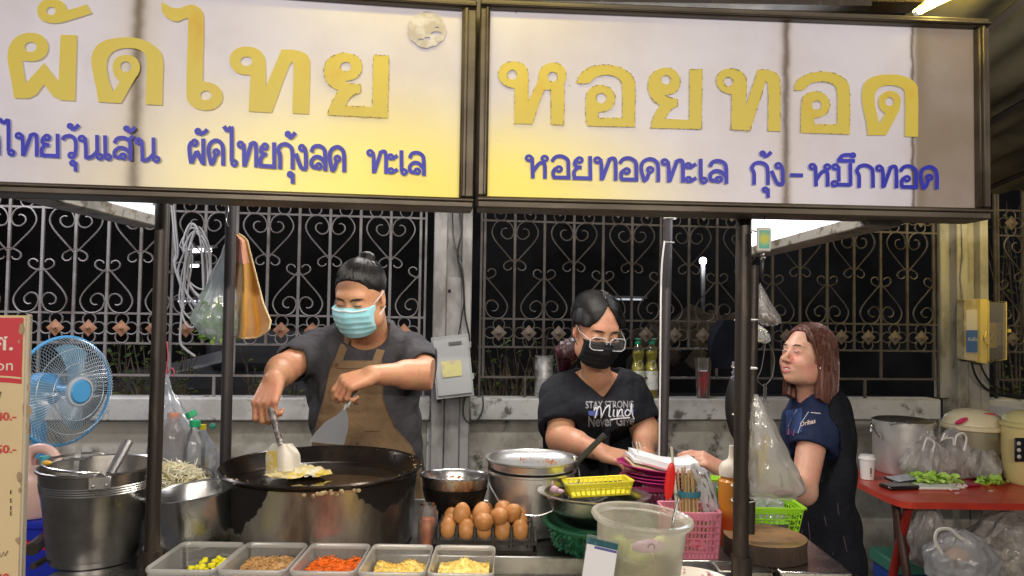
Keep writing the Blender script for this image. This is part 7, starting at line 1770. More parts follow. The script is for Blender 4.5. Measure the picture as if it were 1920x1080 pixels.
def hand(F, M, side=1, curl=(.6, .6, .6, .6), spread=.10, thumb=(.5, .3), s_=1.0, base_curl=None, th_ang=.75, k=.004):
    """wrist at the origin, fingers along +x, back of the hand +z, thumb on the +y*side side"""
    m = lambda p: M @ V(p)
    W = .0405 * s_
    for i, y in enumerate((.029, .0098, -.0098, -.028)):
        F.cap(m((0, y * .62 * side * s_, 0)), m((.080 * s_ - abs(y) * .25, y * side * s_, 0)), .0145 * s_, .0120 * s_, .010)
    F.cap(m((.02 * s_, .022 * side * s_, -.010)), m((.045 * s_, .026 * side * s_, -.010)), .014 * s_, .010 * s_, .012)
    F.cap(m((.02 * s_, -.018 * side * s_, -.008)), m((.055 * s_, -.022 * side * s_, -.006)), .013 * s_, .009 * s_, .012)
    fl = (.92, 1.03, .96, .76); fr = (.0088, .0090, .0084, .0074)
    ends = []
    for i, y in enumerate((.029, .0098, -.0098, -.028)):
        p = V(((.082 - abs(y) * .25) * s_, y * side * s_, 0)); a = (base_curl[i] if base_curl else curl[i] * .8); yaw = spread * (1.5 - i) * side
        for j, l in enumerate((.043, .027, .021)):
            d = V((cos(a) * cos(yaw), cos(a) * sin(yaw), -sin(a))); q = p + d * l * fl[i] * s_
            F.cap(m(p), m(q), fr[i] * s_ * (1 - .07 * j), fr[i] * s_ * (1 - .07 * (j + 1)), k * (1 if j else 1.4)); p = q; a += curl[i] * (1.15 if j == 0 else .8)
        ends.append(p)
    p = V((.022 * s_, .026 * side * s_, -.008 * s_)); yaw = th_ang * side; a = thumb[0]
    for j, (l, r) in enumerate(((.040, .0130), (.031, .0105), (.026, .0095))):
        d = V((cos(a) * cos(yaw), cos(a) * sin(yaw), -sin(a))); q = p + d * l * s_; F.cap(m(p), m(q), r * s_, r * s_ * .9, .007); p = q; a += thumb[1]; yaw -= .35 * side
    return ends
def aim(o, xdir, zdir):
    x = V(xdir).normalized(); z = V(zdir); z = (z - x * z.dot(x)).normalized(); y = z.cross(x); m = Matrix.Identity(4)
    for i, v in enumerate((x, y, z)):
        for j in range(3): m[j][i] = v[j]
    m.translation = V(o); return m
def skin(name, base, red, lipc=(.42, .12, .10), dark=(.02, .012, .01)):
    m = bpy.data.materials.new(name); m.use_nodes = True; t = NT(m); b = t.n['Principled BSDF']; co = t.coords('Object')
    c = t.mix(t.ramp(t.noise(co, 16, 4, .6), .38, .68), c4(base), c4(red))
    c = t.mix(t.math('MULTIPLY', t.ramp(t.noise(co, 90, 3, .6), .5, .72), .35), c, c4(tuple(k * .62 for k in base)))
    c = t.mix(t.math('MULTIPLY', t.ramp(t.noise(co, 7, 3, .5), .45, .7), .30), c, c4((red[0], red[1] * .8, red[2] * .8)))
    for an, colr in (('flush', red), ('lip', lipc), ('brow', dark)):
        a = t.node('ShaderNodeAttribute'); a.attribute_name = an; c = t.mix(a.outputs['Fac'], c, c4(colr))
    t.put(b.inputs['Base Color'], c); b.inputs['Roughness'].default_value = .41; b.inputs['Specular IOR Level'].default_value = .45
    b.inputs['Subsurface Weight'].default_value = .22; b.inputs['Subsurface Radius'].default_value = (.010, .004, .002); b.inputs['Subsurface Scale'].default_value = 1.0
    bn = t.node('ShaderNodeBump'); bn.inputs['Strength'].default_value = .45; bn.inputs['Distance'].default_value = .002; t.put(bn.inputs['Height'], t.noise(co, 120, 4, .65)); t.l.new(bn.outputs[0], b.inputs['Normal'])
    return m
def local(M):
    I = np.array([[M.inverted()[i][j] for j in range(4)] for i in range(3)])
    return lambda vs: vs @ I[:, :3].T + I[:, 3]
def blob(q, c, r):
    return np.clip(1.35 - sum(((q[:, i] - c[i]) / r[i]) ** 2 for i in range(3)), 0, 1)
def hairmat(name, c1, c2, sc_=(160, 160, 8), rough=.38):
    m = bpy.data.materials.new(name); m.use_nodes = True; t = NT(m); b = t.n['Principled BSDF']; co = t.coords('Object', sc_)
    n = t.noise(co, 1.0, 4, .6, .4)
    t.put(b.inputs['Base Color'], t.mix(t.ramp(n, .38, .66), c4(c1), c4(c2))); b.inputs['Roughness'].default_value = rough; b.inputs['Specular IOR Level'].default_value = .5
    bn = t.node('ShaderNodeBump'); bn.inputs['Strength'].default_value = .7; bn.inputs['Distance'].default_value = .004; t.put(bn.inputs['Height'], n); t.l.new(bn.outputs[0], b.inputs['Normal'])
    return m
def strands(par, name, F, M, m, n, fn, seed=1, r=.0007, label=None):
    rr = random.Random(seed); mb = MB()
    for k in range(n): mb.tube([M @ V(p) for p in fn(rr)], [r, r * .9, r * .5], 3, caps=False)
    return part(par, name, mb, m, kind='stuff')
def folds(F, seed, amp=.004, f=1.0, dirs=None):
    rr = np.random.RandomState(seed); K = []
    for _ in range(10):
        a = rr.uniform(0, 6.28); K.append((rr.normal(0, 1, 3) * np.array([1, .7, .8]) * 22 * f, a, rr.uniform(.5, 1)))
    def fn(x, y, z):
        s_ = 0
        for k_, a, w_ in K:
            ph = k_[0] * x + k_[1] * y + k_[2] * z + a; s_ = s_ + w_ * (1 - 2 * np.abs(np.sin(ph + .6 * np.sin(3 * z * f + 5 * x))))
        return amp * s_ / 5
    F.warp(fn, .04)

def features(par, me, M, brows, eyes, m, m2=None):
    """eyebrows, lash lines (and irises) as fine geometry lying on the face"""
    b_ = BVHTree.FromPolygons([tuple(root_m(par) @ v.co) for v in me.vertices], [tuple(p.vertices) for p in me.polygons]); d = (M.to_3x3() @ V((0, 1, 0))).normalized()
    def on(x, z, l=.0006):
        r_ = b_.ray_cast(M @ V((x, -.3, z)), d); return r_[0] - d * l if r_[0] is not None else M @ V((x, -.09, z))
    for s_ in (-1, 1):
        part(par, 'eyebrow', MB().tube([on(s_ * x, z) for x, z in brows], [.0012, .0024, .0022, .0008], 5), m)
        part(par, 'eyelashes', MB().tube([on(s_ * x, z) for x, z in eyes], [.0006, .0015, .0015, .0008], 5), m)
        if m2:
            part(par, 'eye_white', MB().ell(on(s_ * .0315, eyes[1][1] - .0022, -.0008), (.0070, .0016, .0018), 10, 6), mat('sclera', (.62, .58, .55), .2))
            part(par, 'iris', MB().ell(on(s_ * .0320 - .003, eyes[1][1] - .0020, .0008), (.0034, .0016, .0029), 10, 6), m2)
DK = mat('dark_brow_hair', (.012, .008, .007), .7)
# ----------------------------------------------------------------- THE COOK
SK1 = skin('skin_cook', (.53, .285, .15), (.56, .25, .15), (.40, .14, .12), (.035, .022, .018))
cook = thing('person', 'cook in blue surgical mask and brown apron, holding two spatulas over the griddle', 'person', (P(690, 700, 2.45).x, 2.45, 0))
HC = P(675, 556, 2.30)
MH = TR(HC, (0, 0, 0)) @ Matrix.Rotation(-.26, 4, 'Z') @ Matrix.Rotation(.34, 4, 'X') @ Matrix.Rotation(.03, 4, 'Y') @ Matrix.Scale(.94, 4)
h = .0032
F = Field((P(480, 0, 2.4).x, 1.93, 1.02), (P(830, 0, 2.4).x, 2.66, 1.74), h)
face(F, MH, 1.04, 1.14, nose=1.0)
# frown creases
shL, shR = P(596, 655, 2.50), P(772, 662, 2.48)
elL, elR = P(530, 693, 2.30), P(800, 702, 2.28)
wrL, wrR = P(513, 712, 2.10), P(697, 703, 2.105)
nk = P(690, 615, 2.44)
F.cap(MH @ V((0, .035, -.05)), nk + V((0, .02, -.03)), .058, .066, .03)
F.cap(nk + V((-.10, .03, -.07)), nk + V((.09, .03, -.07)), .055, .055, .03)
for s0, e0, w0, r0 in ((shL, elL, wrL, 1), (shR, elR, wrR, -1)):
    F.cap(s0, e0, .052, .047, .02); F.cap(e0, w0, .046, .0285, .018); mid = e0 * .62 + w0 * .38; F.cap(e0 * .85 + w0 * .15, mid, .044, .043, .02)
# hands: left of picture grips the turner, back of the hand to the camera
MLh = aim(wrL, V((-.06, -.55, -.62)), V((-.25, -.72, .62)))
hand(F, MLh, -1, (1.15, 1.1, 1.1, 1.1), .02, (1.0, .30), 1.06, base_curl=(.62, .75, .8, .85), th_ang=.35)
MRh = aim(wrR, V((-.62, -.42, -.20)), V((-.05, -.50, .85)))
hand(F, MRh, -1, (.60, 1.15, 1.2, 1.2), .03, (1.1, .35), 1.04, base_curl=(.85, 1.0, 1.05, 1.1), th_ang=.5)
lh = local(MH)
def at_cook():
    return {'brow': lambda v: (lambda q: np.maximum(blob(q, (-.033, -.088, .0165), (.024, .02, .0055)), blob(q, (.033, -.088, .0165), (.024, .02, .0055))) * .92 + np.maximum(blob(q, (-.031, -.088, -.0055), (.014, .012, .0018)), blob(q, (.031, -.088, -.0055), (.014, .012, .0018))) * .85)(lh(v)),
            'lip': lambda v: blob(lh(v), (0, -.095, -.069), (.024, .014, .010)) * .7,
            'flush': lambda v: (lambda q: np.maximum(blob(q, (-.04, -.07, -.03), (.03, .03, .03)), blob(q, (.04, -.07, -.03), (.03, .03, .03))) * .5)(lh(v))}
me = F.surface('body', SK1, at_cook())
body_part(cook, 'body', me)
features(cook, me, MH, [(.010, .011), (.020, .0155), (.036, .020), (.050, .014)], [(.018, -.005), (.026, -.0058), (.036, -.0058), (.045, -.003)], DK)
# t-shirt
S_ = Field((P(520, 0, 2.4).x, 2.12, .86), (P(830, 0, 2.4).x, 2.72, 1.56), .0045)
zsh = shL.z
sx = (shL.x + shR.x) / 2
S_.loft([(.90, sx + .035, 2.46, .172, .125), (1.05, sx + .030, 2.45, .175, .128), (1.20, sx + .01, 2.455, .172, .118), (1.30, sx - .002, 2.47, .178, .112), (1.38, sx, 2.475, .165, .088), (1.425, sx, 2.475, .12, .07), (1.455, sx + .005, 2.47, .075, .055)], .03)
S_.cap(V((sx - .04, 2.48, 1.41)), shL + V((.01, 0, -.005)), .058, .058, .05); S_.cap(V((sx + .04, 2.48, 1.41)), shR + V((-.01, 0, -.005)), .058, .058, .05)
S_.cap(shL, shL + (elL - shL) * .62, .059, .064, .03); S_.cap(shR, shR + (elR - shR) * .66, .059, .064, .03)
S_.cap(shL + V((.01, .0, -.06)), V((sx - .12, 2.46, 1.24)), .05, .05, .05); S_.cap(shR + V((-.01, 0, -.06)), V((sx + .12, 2.46, 1.22)), .05, .05, .05)
folds(S_, 5, .014, 1.0)
for s0, e0, f_ in ((shL, elL, .80), (shR, elR, .86)):   # cut the sleeve ends square and hollow them
    a = np.array(s0 + (e0 - s0) * f_); n = np.array((e0 - s0).normalized())
    S_.apply(tuple(a + n * .06), .14, lambda X, Y, Z, a=a, n=n: -((X - a[0]) * n[0] + (Y - a[1]) * n[1] + (Z - a[2]) * n[2]) + .0 * X, .004, 's')
    S_.cap(s0 + (e0 - s0) * (f_ - .18), e0, .056, .056, .003, 's')
# neckline
S_.ell(Matrix.Identity(4), nk + V((-.002, -.050, -.022)), (.073, .085, .046), .006, 's'); S_.cap(nk + V((0, -.03, 0)), nk + V((0, -.02, .12)), .075, .09, .006, 's')
TS1 = mat('dark_grey_tshirt', (.062, .060, .068), .92, var=((.046, .044, .050), 9, .4, .65), bump=(13, .55, .03), spec=.2)
body_part(cook, 'tshirt', S_.surface('tshirt', TS1))
# apron: a second layer over the front of the shirt and body
A_ = S_.copy()
A_.loft([(.88, sx + .040, 2.43, .190, .135), (1.00, sx + .035, 2.43, .182, .135), (1.20, sx + .01, 2.445, .160, .115), (1.30, sx - .0, 2.46, .150, .105)], .03)
A_.d = A_.d - .009
zbib = P(664, 676, 2.36).z
def apr(X, Y, Z):
    Zs = np.array([.80, .98, 1.06, 1.14, 1.22, 1.30, zbib]); lf = np.array([-.155, -.150, -.140, -.120, -.100, -.088, -.078]); rt = np.array([.235, .215, .19, .13, .095, .088, .082])
    l = np.interp(Z, Zs, lf) + sx; r = np.interp(Z, Zs, rt) + sx
    return np.maximum(np.maximum(l - X, X - r), np.maximum(Z - zbib - .0, Y - 2.45)) + 0 * X
A_.clip(apr, .003)
AP = mat('brown_apron', (.205, .135, .075), .8, var=((.155, .10, .055), 5, .4, .65), bump=(7, .5, .04), spec=.2)
body_part(cook, 'apron', A_.surface('apron', AP, keep=1))
bv = BVHTree.FromPolygons([tuple(root_m(cook) @ v.co) for o in cook.children if o.name.startswith('apron') for v in o.data.vertices], [tuple(p.vertices) for o in cook.children if o.name.startswith('apron') for p in o.data.polygons])
bs = BVHTree.FromPolygons([tuple(root_m(cook) @ v.co) for o in cook.children if o.name.startswith('tshirt') for v in o.data.vertices], [tuple(p.vertices) for o in cook.children if o.name.startswith('tshirt') for p in o.data.polygons])
def cast(b_, px, py, lift=.004, dflt=2.35):
    r_ = b_.ray_cast(EYE, ray(px, py).normalized())
    return (r_[0] - ray(px, py).normalized() * lift) if r_[0] is not None else P(px, py, dflt)
def ribbon(pts, wd, th=.003):
    """flat strap through world points, facing the camera"""
    mb = MB(); N = len(pts); L_, R_ = [], []
    for i in range(N):
        t_ = (pts[min(i + 1, N - 1)] - pts[max(i - 1, 0)]).normalized(); n_ = t_.cross(V((0, 1, 0))).normalized(); L_.append(pts[i] + n_ * wd / 2); R_.append(pts[i] - n_ * wd / 2)
    b_ = V((0, th, 0)); vs = L_ + R_ + [p + b_ for p in L_] + [p + b_ for p in R_]
    fs = [(i, i + 1, N + i + 1, N + i) for i in range(N - 1)] + [(2 * N + i, 2 * N + i + 1, 3 * N + i + 1, 3 * N + i) for i in range(N - 1)] + [(i, i + 1, 2 * N + i + 1, 2 * N + i) for i in range(N - 1)] + [(N + i, N + i + 1, 3 * N + i + 1, 3 * N + i) for i in range(N - 1)]
    return mb.add(vs, fs)
s1 = [cast(bs, x, y, .006) for x, y in ((634, 678), (640, 662), (648, 640), (656, 618))]
s2 = [cast(bs, x, y, .006) for x, y in ((706, 678), (713, 658), (720, 638), (725, 622))]
part(cook, 'apron_strap', ribbon(s1, .026), AP); part(cook, 'apron_strap', ribbon(s2, .028), AP)
mb = MB().ell(cast(bv, 633, 646 + 0, .0), (.001, .001, .001), 4, 3)
for px, py in ((632, 650), (701, 648)): pass
q = cast(bv, 631, 684, .002); part(cook, 'apron_button', MB().ell(q, (.006, .003, .006), 12, 6), mat('brown_button', (.10, .05, .025), .4))
sew = MB()
for pts in ([(630, 690), (660, 691), (700, 689)], [(652, 807), (690, 809), (712, 808)], [(632, 722), (655, 726)]):
    sew.tube([cast(bv, x, y, .0015) for x, y in pts], .0012, 4)
part(cook, 'apron_seams', sew, mat('seam_brown', (.10, .062, .032), .8))
pk = [cast(bv, x, y, .003) for x, y in ((659, 825), (690, 826), (690, 836), (659, 835))]; part(cook, 'apron_tag', MB().poly(pk, (0, -.0015, 0)), mat('apron_tag', (.17, .11, .062), .7), smooth=False)
part(cook, 'tag_print', MB().box(tuple(cast(bv, 670, 831, .006)), (.008, .001, .004)), mat('dark_print', (.05, .035, .025), .7), smooth=False)
# mask
def mask(par, M, m, edge, w_=1.0, zt=-.012, zb=-.112, pleats=3):
    lo = [c - .15 for c in M.translation]; hi = [c + .15 for c in M.translation]; K = Field(lo, hi, .0022)
    K.ell(M, (0, -.020, -.030), (.068 * w_, .068, .092), .02); K.ell(M, (0, -.030, -.075), (.055 * w_, .058, .045), .03); K.ell(M, (0, -.070, -.040), (.030, .046, .040), .03); K.ell(M, (-.034, -.052, -.036), (.030, .032, .034), .03); K.ell(M, (.034, -.052, -.036), (.030, .032, .034), .03); K.ell(M, (0, -.060, -.092), (.030, .026, .022), .03)
    K.d -= .0075
    lm = local(M)
    def pl(x, y, z):
        q = lm(np.stack([x, y, z], 1)); return .0016 * np.abs(np.sin((q[:, 2] + .012) * 150 + q[:, 0] * q[:, 0] * 200)) - .001 * np.sin(q[:, 0] * 60) * np.cos(q[:, 2] * 50)
    K.warp(pl)
    I = M.inverted()
    def cl(X, Y, Z):
        x = I[0][0] * X + I[0][1] * Y + I[0][2] * Z + I[0][3]; y = I[1][0] * X + I[1][1] * Y + I[1][2] * Z + I[1][3]; z = I[2][0] * X + I[2][1] * Y + I[2][2] * Z + I[2][3]
        return np.maximum(np.maximum(z - zt - .006 * np.clip(1 - (x / .02) ** 2, 0, 1), zb - z), np.maximum(y + .028 + .10 * np.clip(-(z + .06), 0, 1) * 0, np.abs(x) - .066 * w_ + .0 * z))
    K.clip(cl, .003)
    me = K.surface('mask', m); body_part(par, 'face_mask', me)
    bm_ = BVHTree.FromPolygons([tuple(root_m(par) @ v.co) for v in me.vertices], [tuple(p.vertices) for p in me.polygons])
    def on(x, z, l=.0015):
        o = M @ V((x, -.4, z)); d = (M.to_3x3() @ V((0, 1, 0))).normalized(); r_ = bm_.ray_cast(o, d); return (r_[0] - d * l) if r_[0] is not None else None
    rows = []
    for z_ in (zt - .001,):
        q = [on(x / 1000 * w_, z_ + .005 * max(0, 1 - (x / 20) ** 2) * .8 - .002) for x in range(-60, 61, 6)]; rows.append([p for p in q if p is not None])
    mb = MB()
    for q in rows:
        if len(q) > 2: mb.tube(q, .0022, 5)
    part(par, 'mask_edge', mb, edge)
    return on
MSK = mat('surgical_blue', (.28, .62, .70), .75, var=((.36, .66, .74), 12, .4, .65), var2=((.30, .52, .50), 14, .58, .72))
MWH = mat('mask_white', (.74, .78, .80), .75)
on = mask(cook, MH, MSK, MWH, 1.05, -.014, -.118)
def loops(par, M, w_, m, r=.0013):
    for s_ in (-1, 1):
        for z0, ze in ((-.018, .020), (-.075, -.034)):
            part(par, 'ear_loop', MB().tube(catmull([M @ V((s_ * .058 * w_, -.050, z0)), M @ V((s_ * .072 * w_, -.018, (z0 + ze) / 2)), M @ V((s_ * .0815 * w_, .012, ze))], 5), r, 5), m)
loops(cook, MH, 1.05, MWH, .0016)
# hair with top knot
HR1 = mat('black_hair_tied', (.005, .0045, .0045), .5, spec=.35)
HS1 = mat('black_hair_strand', (.010, .009, .009), .36)
lo = [c - .19 for c in HC]; hi = [c + .21 for c in HC]
Hf = Field(lo, hi, .0026)
Hf.ell(MH, (0, .018, .040), (.0815, .100, .0855), .01)
I = MH.inverted()
def clp(X, Y, Z):
    x = I[0][0] * X + I[0][1] * Y + I[0][2] * Z + I[0][3]; y = I[1][0] * X + I[1][1] * Y + I[1][2] * Z + I[1][3]; z = I[2][0] * X + I[2][1] * Y + I[2][2] * Z + I[2][3]
    return (-.010 - .30 * np.clip(np.abs(x) - .045, 0, 1) * (z < .08)) * 1 - (.80 * y + .60 * z) + .028 * np.exp(-((np.abs(x) - .052) / .012) ** 2) * np.clip(.05 - z, 0, .05) / .05 * -1
Hf.clip(clp, .004)
Hf.ell(MH, (.004, .070, .118), (.030, .026, .022), .006)
lmh = local(MH)
Hf.warp(lambda x, y, z: (lambda q: .0006 * np.sin(np.arctan2(q[:, 0], .16 - q[:, 2]) * 40))(lmh(np.stack([x, y, z], 1))), .01)
body_part(cook, 'hair', Hf.surface('hair', HR1, keep=1))
part(cook, 'hair_tie', MB().lathe([(.018, -.004), (.022, 0), (.018, .006)], 20, MH @ TR((.003, .060, .110), (-.35, 0, 0))), mat('hair_tie_brown', (.20, .10, .06), .7))
def arc_over(d0, d1, R_, lift, n=8, c0=V((0, .018, .040))):
    d0, d1 = V(d0).normalized(), V(d1).normalized(); w_ = d0.angle(d1); out = []
    for k in range(n):
        t_ = k / (n - 1); d = (d0 * sin((1 - t_) * w_) + d1 * sin(t_ * w_)) / max(sin(w_), 1e-4)
        out.append(c0 + V((d.x * R_[0], d.y * R_[1], d.z * R_[2])) * (1 + lift * (.4 + .6 * sin(pi * t_))))
    return out
def st1(rr):
    a = rr.uniform(-2.0, 2.0); e_ = .60 - .16 * abs(a) ** 1.6 + rr.uniform(-.11, .9 * rr.random()); a += rr.uniform(-.03, .03)
    return arc_over((sin(a) * cos(e_), -cos(a) * cos(e_), sin(e_)), (.03, .50 + rr.uniform(-.05, .05), .86), (.0815, .100, .0855), rr.uniform(.002, .03) + (.07 * rr.random() if rr.random() < .05 else 0))
strands(cook, 'loose_strands', Hf, MH, HS1, 1100, st1, 3, .00055)
def st2(rr):
    s_ = rr.choice((-1, 1)); return [(s_ * (.060 + rr.random() * .012), -.048 - rr.random() * .02, .030 - rr.random() * .03), (s_ * .080, -.015, .052), (s_ * .085, .03, .07)]


# turner in the cook's right hand (left in the picture) and the flat spatula in the other
hq = MLh @ V((.088 * 1.0, -.006, -.030))
t1 = thing('wok_turner', 'worn steel turner with a white caked blade pressing the omelette', 'turner', P(528, 880, 1.95))
ta_ = P(500, 738, 2.085); tb2 = P(527, 836, 1.965)
part(t1, 'handle', MB().tube([ta_, P(507, 764, 2.045), P(517, 800, 2.0), tb2], [.0105, .0105, .0085, .0085], 12), mat('worn_handle', (.34, .32, .30), .45, .7, var=((.12, .10, .09), 40, .45, .6), bump=(60, .3)))
def bl(u, v):
    # spoon-like blade, widening downward
    py = 832 + 52 * v; wv = 15 + 17 * sin(pi * min(.5, v * .9 + .06)) + 1.0 * v; px = 529 + (u - .5) * 2 * wv + 2.5 * v
    return P(px, py, 1.962 - .010 * v + .018 * (2 * u - 1) ** 2)
mb = MB().grid(bl, 20, 16); b2 = MB().grid(lambda u, v: bl(u, v) + V((0, .003, 0)), 20, 16); mb.add(b2.v, b2.f)
TBL = mat('caked_blade', (.60, .56, .46), .4, .2, var=((.66, .62, .54), 20, .4, .6)); part(t1, 'blade', mb, TBL)
mb = MB().grid(lambda u, v: bl(.04 + u * .30, .25 + v * .70) + V((0, -.0022, 0)), 12, 12); part(t1, 'egg_residue', mb, mat('egg_residue', (.58, .44, .10), .5, var=((.66, .58, .34), 60, .48, .56)))
t2 = thing('spatula', 'wide triangular steel spatula held above the griddle', 'spatula', P(620, 830, 2.05))
p_a, p_b = P(664, 728, 2.05), P(648, 772, 2.045)
part(t2, 'handle', MB().tube([P(668, 738, 2.085), P(658, 750, 2.06), P(650, 765, 2.045)], [.007, .0075, .006], 10), mat('dull_handle', (.24, .23, .20), .5, .6))
part(t2, 'ferrule', MB().tube([P(650, 757, 2.045), P(646, 768, 2.045)], [.0055, .0065], 10), mat('ferrule_white', (.6, .6, .6), .3, .8))
vs = [(649, 766), (653, 786), (652, 806), (645, 834), (612, 832), (579, 828), (590, 812), (610, 791), (632, 778), (642, 769)]
mb = MB().poly([P(x, y, 2.04 + (y - 766) * .0002 + (x - 620) * .0004) for x, y in vs], (0, .0018, 0)); part(t2, 'blade', mb, mat('spatula_steel', (.70, .74, .82), .32, .85, rvar=(10, .1)), smooth=False)
# hip and legs of the cook (dark trousers), seen only behind the cart
Lg = Field((sx - .22, 2.25, .0), (sx + .26, 2.65, .95), .009)
for s_ in (-1, 1): Lg.cap((sx + .03 + s_ * .09, 2.46, .90), (sx + .03 + s_ * .10, 2.46, .50), .085, .062, .03); Lg.cap((sx + .03 + s_ * .10, 2.46, .50), (sx + .03 + s_ * .10, 2.47, .08), .060, .045, .02); Lg.cap((sx + .03 + s_ * .10, 2.48, .05), (sx + .03 + s_ * .11, 2.34, .035), .045, .035, .02)
body_part(cook, 'trousers', Lg.surface('trousers', mat('dark_trousers', (.02, .02, .024), .9)))

# ----------------------------------------------------------------- THE WOMAN IN GLASSES
SK2 = skin('skin_server', (.54, .30, .175), (.56, .26, .17), (.42, .14, .12), (.03, .02, .018))
srv = thing('person', 'woman with glasses, black mask and black printed t-shirt handing over magenta plates', 'person', (P(1115, 700, 2.6).x, 2.6, 0))
HC = P(1119, 617, 2.44)
MH = TR(HC) @ Matrix.Rotation(.28, 4, 'Z') @ Matrix.Rotation(.30, 4, 'X') @ Matrix.Rotation(.05, 4, 'Y') @ Matrix.Scale(.96, 4)
F = Field((P(1000, 0, 2.55).x, 2.02, 1.00), (P(1235, 0, 2.6).x, 2.72, 1.60), .0032)
face(F, MH, 1.0, 1.02)
shL, shR = P(1052, 736, 2.60), P(1174, 732, 2.58); elL, elR = P(1052, 822, 2.46), P(1212, 812, 2.52); wrL, wrR = P(1128, 848, 2.22), P(1210, 852, 2.26)
nk = P(1120, 694, 2.53)
F.cap(MH @ V((0, .035, -.05)), nk + V((0, .01, -.02)), .046, .050, .03); F.cap(nk + V((-.08, .055, -.065)), nk + V((.08, .055, -.065)), .036, .036, .03)
F.ell(Matrix.Identity(4), nk + V((.0, .062, -.10)), (.12, .066, .10), .04)
for s0, e0, w0 in ((shL, elL, wrL), (shR, elR, wrR)):
    F.cap(s0, e0, .050, .048, .02); F.cap(e0, w0, .047, .0265, .018); F.cap(e0, e0 * .6 + w0 * .4, .044, .040, .02)
MLh = aim(wrL, V((.40, -.30, -.06)), V((-.10, -.35, .95)))
hand(F, MLh, 1, (.38, .42, .5, .55), .06, (.25, .12), .92, base_curl=(.25, .38, .48, .55), th_ang=.62)
MRh = aim(wrR, V((.05, -.5, -.15)), V((.1, -.1, 1))); hand(F, MRh, 1, (.5, .5, .5, .5), .04, (.4, .2), .9)
lh = local(MH)
me = F.surface('body', SK2, {'brow': lambda v: (lambda q: np.maximum(blob(q, (-.033, -.088, .018), (.020, .02, .0038)), blob(q, (.033, -.088, .018), (.020, .02, .0038))) * .8 + np.maximum(blob(q, (-.031, -.088, -.0055), (.014, .012, .0020)), blob(q, (.031, -.088, -.0055), (.014, .012, .0020))) * .95)(lh(v)),
   'lip': lambda v: 0 * v[:, 0], 'flush': lambda v: (lambda q: np.maximum(blob(q, (-.04, -.07, -.03), (.03, .03, .03)), blob(q, (0, -.07, .06), (.03, .04, .03))) * .5)(lh(v))})
body_part(srv, 'body', me)
features(srv, me, MH, [(.012, .017), (.022, .020), (.036, .021), (.048, .016)], [(.018, -.004), (.026, -.0062), (.036, -.0062), (.045, -.004)], DK)
S_ = Field((P(995, 0, 2.6).x, 2.30, .86), (P(1240, 0, 2.6).x, 2.86, 1.50), .0045); sx = (shL.x + shR.x) / 2
S_.loft([(.88, sx - .01, 2.59, .175, .13), (1.02, sx - .005, 2.58, .172, .13), (1.12, sx, 2.575, .168, .128), (1.21, sx + .002, 2.585, .160, .118), (1.25, sx, 2.595, .125, .085), (1.295, sx, 2.60, .07, .055)], .03)
S_.cap(V((sx - .03, 2.60, 1.262)), shL, .042, .058, .05); S_.cap(V((sx + .03, 2.60, 1.262)), shR, .042, .056, .05)
S_.cap(shL, shL + (elL - shL) * .70, .066, .074, .03); S_.cap(shR, shR + (elR - shR) * .72, .064, .066, .03)
S_.ell(Matrix.Identity(4), (sx - .045, 2.50, 1.16), (.075, .07, .065), .05); S_.ell(Matrix.Identity(4), (sx + .06, 2.50, 1.16), (.075, .07, .065), .05)
folds(S_, 9, .011, .9)
for s0, e0, f_ in ((shL, elL, .80), (shR, elR, .80)):
    a = np.array(s0 + (e0 - s0) * f_); n = np.array((e0 - s0).normalized())
    S_.apply(tuple(a + n * .06), .14, lambda X, Y, Z, a=a, n=n: -((X - a[0]) * n[0] + (Y - a[1]) * n[1] + (Z - a[2]) * n[2]) + .0 * X, .004, 's')
    S_.cap(s0 + (e0 - s0) * (f_ - .2), e0, .058, .058, .003, 's')
vb = P(1134, 712, 2.48)
zv, zn = P(0, 730, 2.47).z, P(0, 690, 2.5).z
S_.apply(tuple(nk + V((0, -.05, .02))), .22, lambda X, Y, Z: np.maximum(np.abs(X - vb.x + .016 * np.clip((Z - zv) / (zn - zv), 0, 1)) - .004 - .066 * np.clip((Z - zv) / (zn - zv), 0, 1.3), np.maximum(zv - Z, Y - 2.60)) * .8, .006, 's'); S_.cap(nk + V((0, .0, .012)), nk + V((0, .0, .10)), .051, .056, .006, 's')
BT = mat('black_tshirt', (.017, .018, .023), .92, var=((.011, .012, .016), 8, .4, .65), bump=(13, .5, .03), spec=.2)
me = S_.surface('tshirt', BT); body_part(srv, 'tshirt', me)
bs = BVHTree.FromPolygons([tuple(root_m(srv) @ v.co) for v in me.vertices], [tuple(p.vertices) for p in me.polygons])
def printed(par, name, body, px, py, wpx, hpx, m, lift, bold=0.0, shear=0.0, skew=0.0, Yd=2.45, b_=None, align='LEFT'):
    """lettering laid onto the cloth: text scaled to a measured box, then pressed onto the surface"""
    mb = text_mb(body, 1.0, Matrix.Identity(4), 0, 'LEFT', 3, bold, shear)
    xs = [v.x for v in mb.v]; ys = [v.y for v in mb.v]; x0, x1, y0, y1 = min(xs), max(xs), min(ys), max(ys); out = MB(); vs = []
    for v in mb.v:
        u, w_ = (v.x - x0) / (x1 - x0), (v.y - y0) / (y1 - y0); vs.append(cast(b_ or bs, px + wpx * u, py + skew * u - hpx * w_, lift, Yd))
    out.add(vs, mb.f); return part(par, name, out, m, smooth=False)
GP = mat('grey_print', (.30, .30, .33), .7, var=((.12, .12, .13), 300, .5, .6)); WP = mat('white_print', (.72, .73, .78), .6); BP = mat('blue_print', (.06, .09, .32), .7)
pts = [cast(bs, x, y, .0022) for x, y in ((1103, 770), (1122, 771), (1121, 780), (1104, 779))]; part(srv, 'shirt_blue_block', MB().poly(pts), BP, smooth=False)
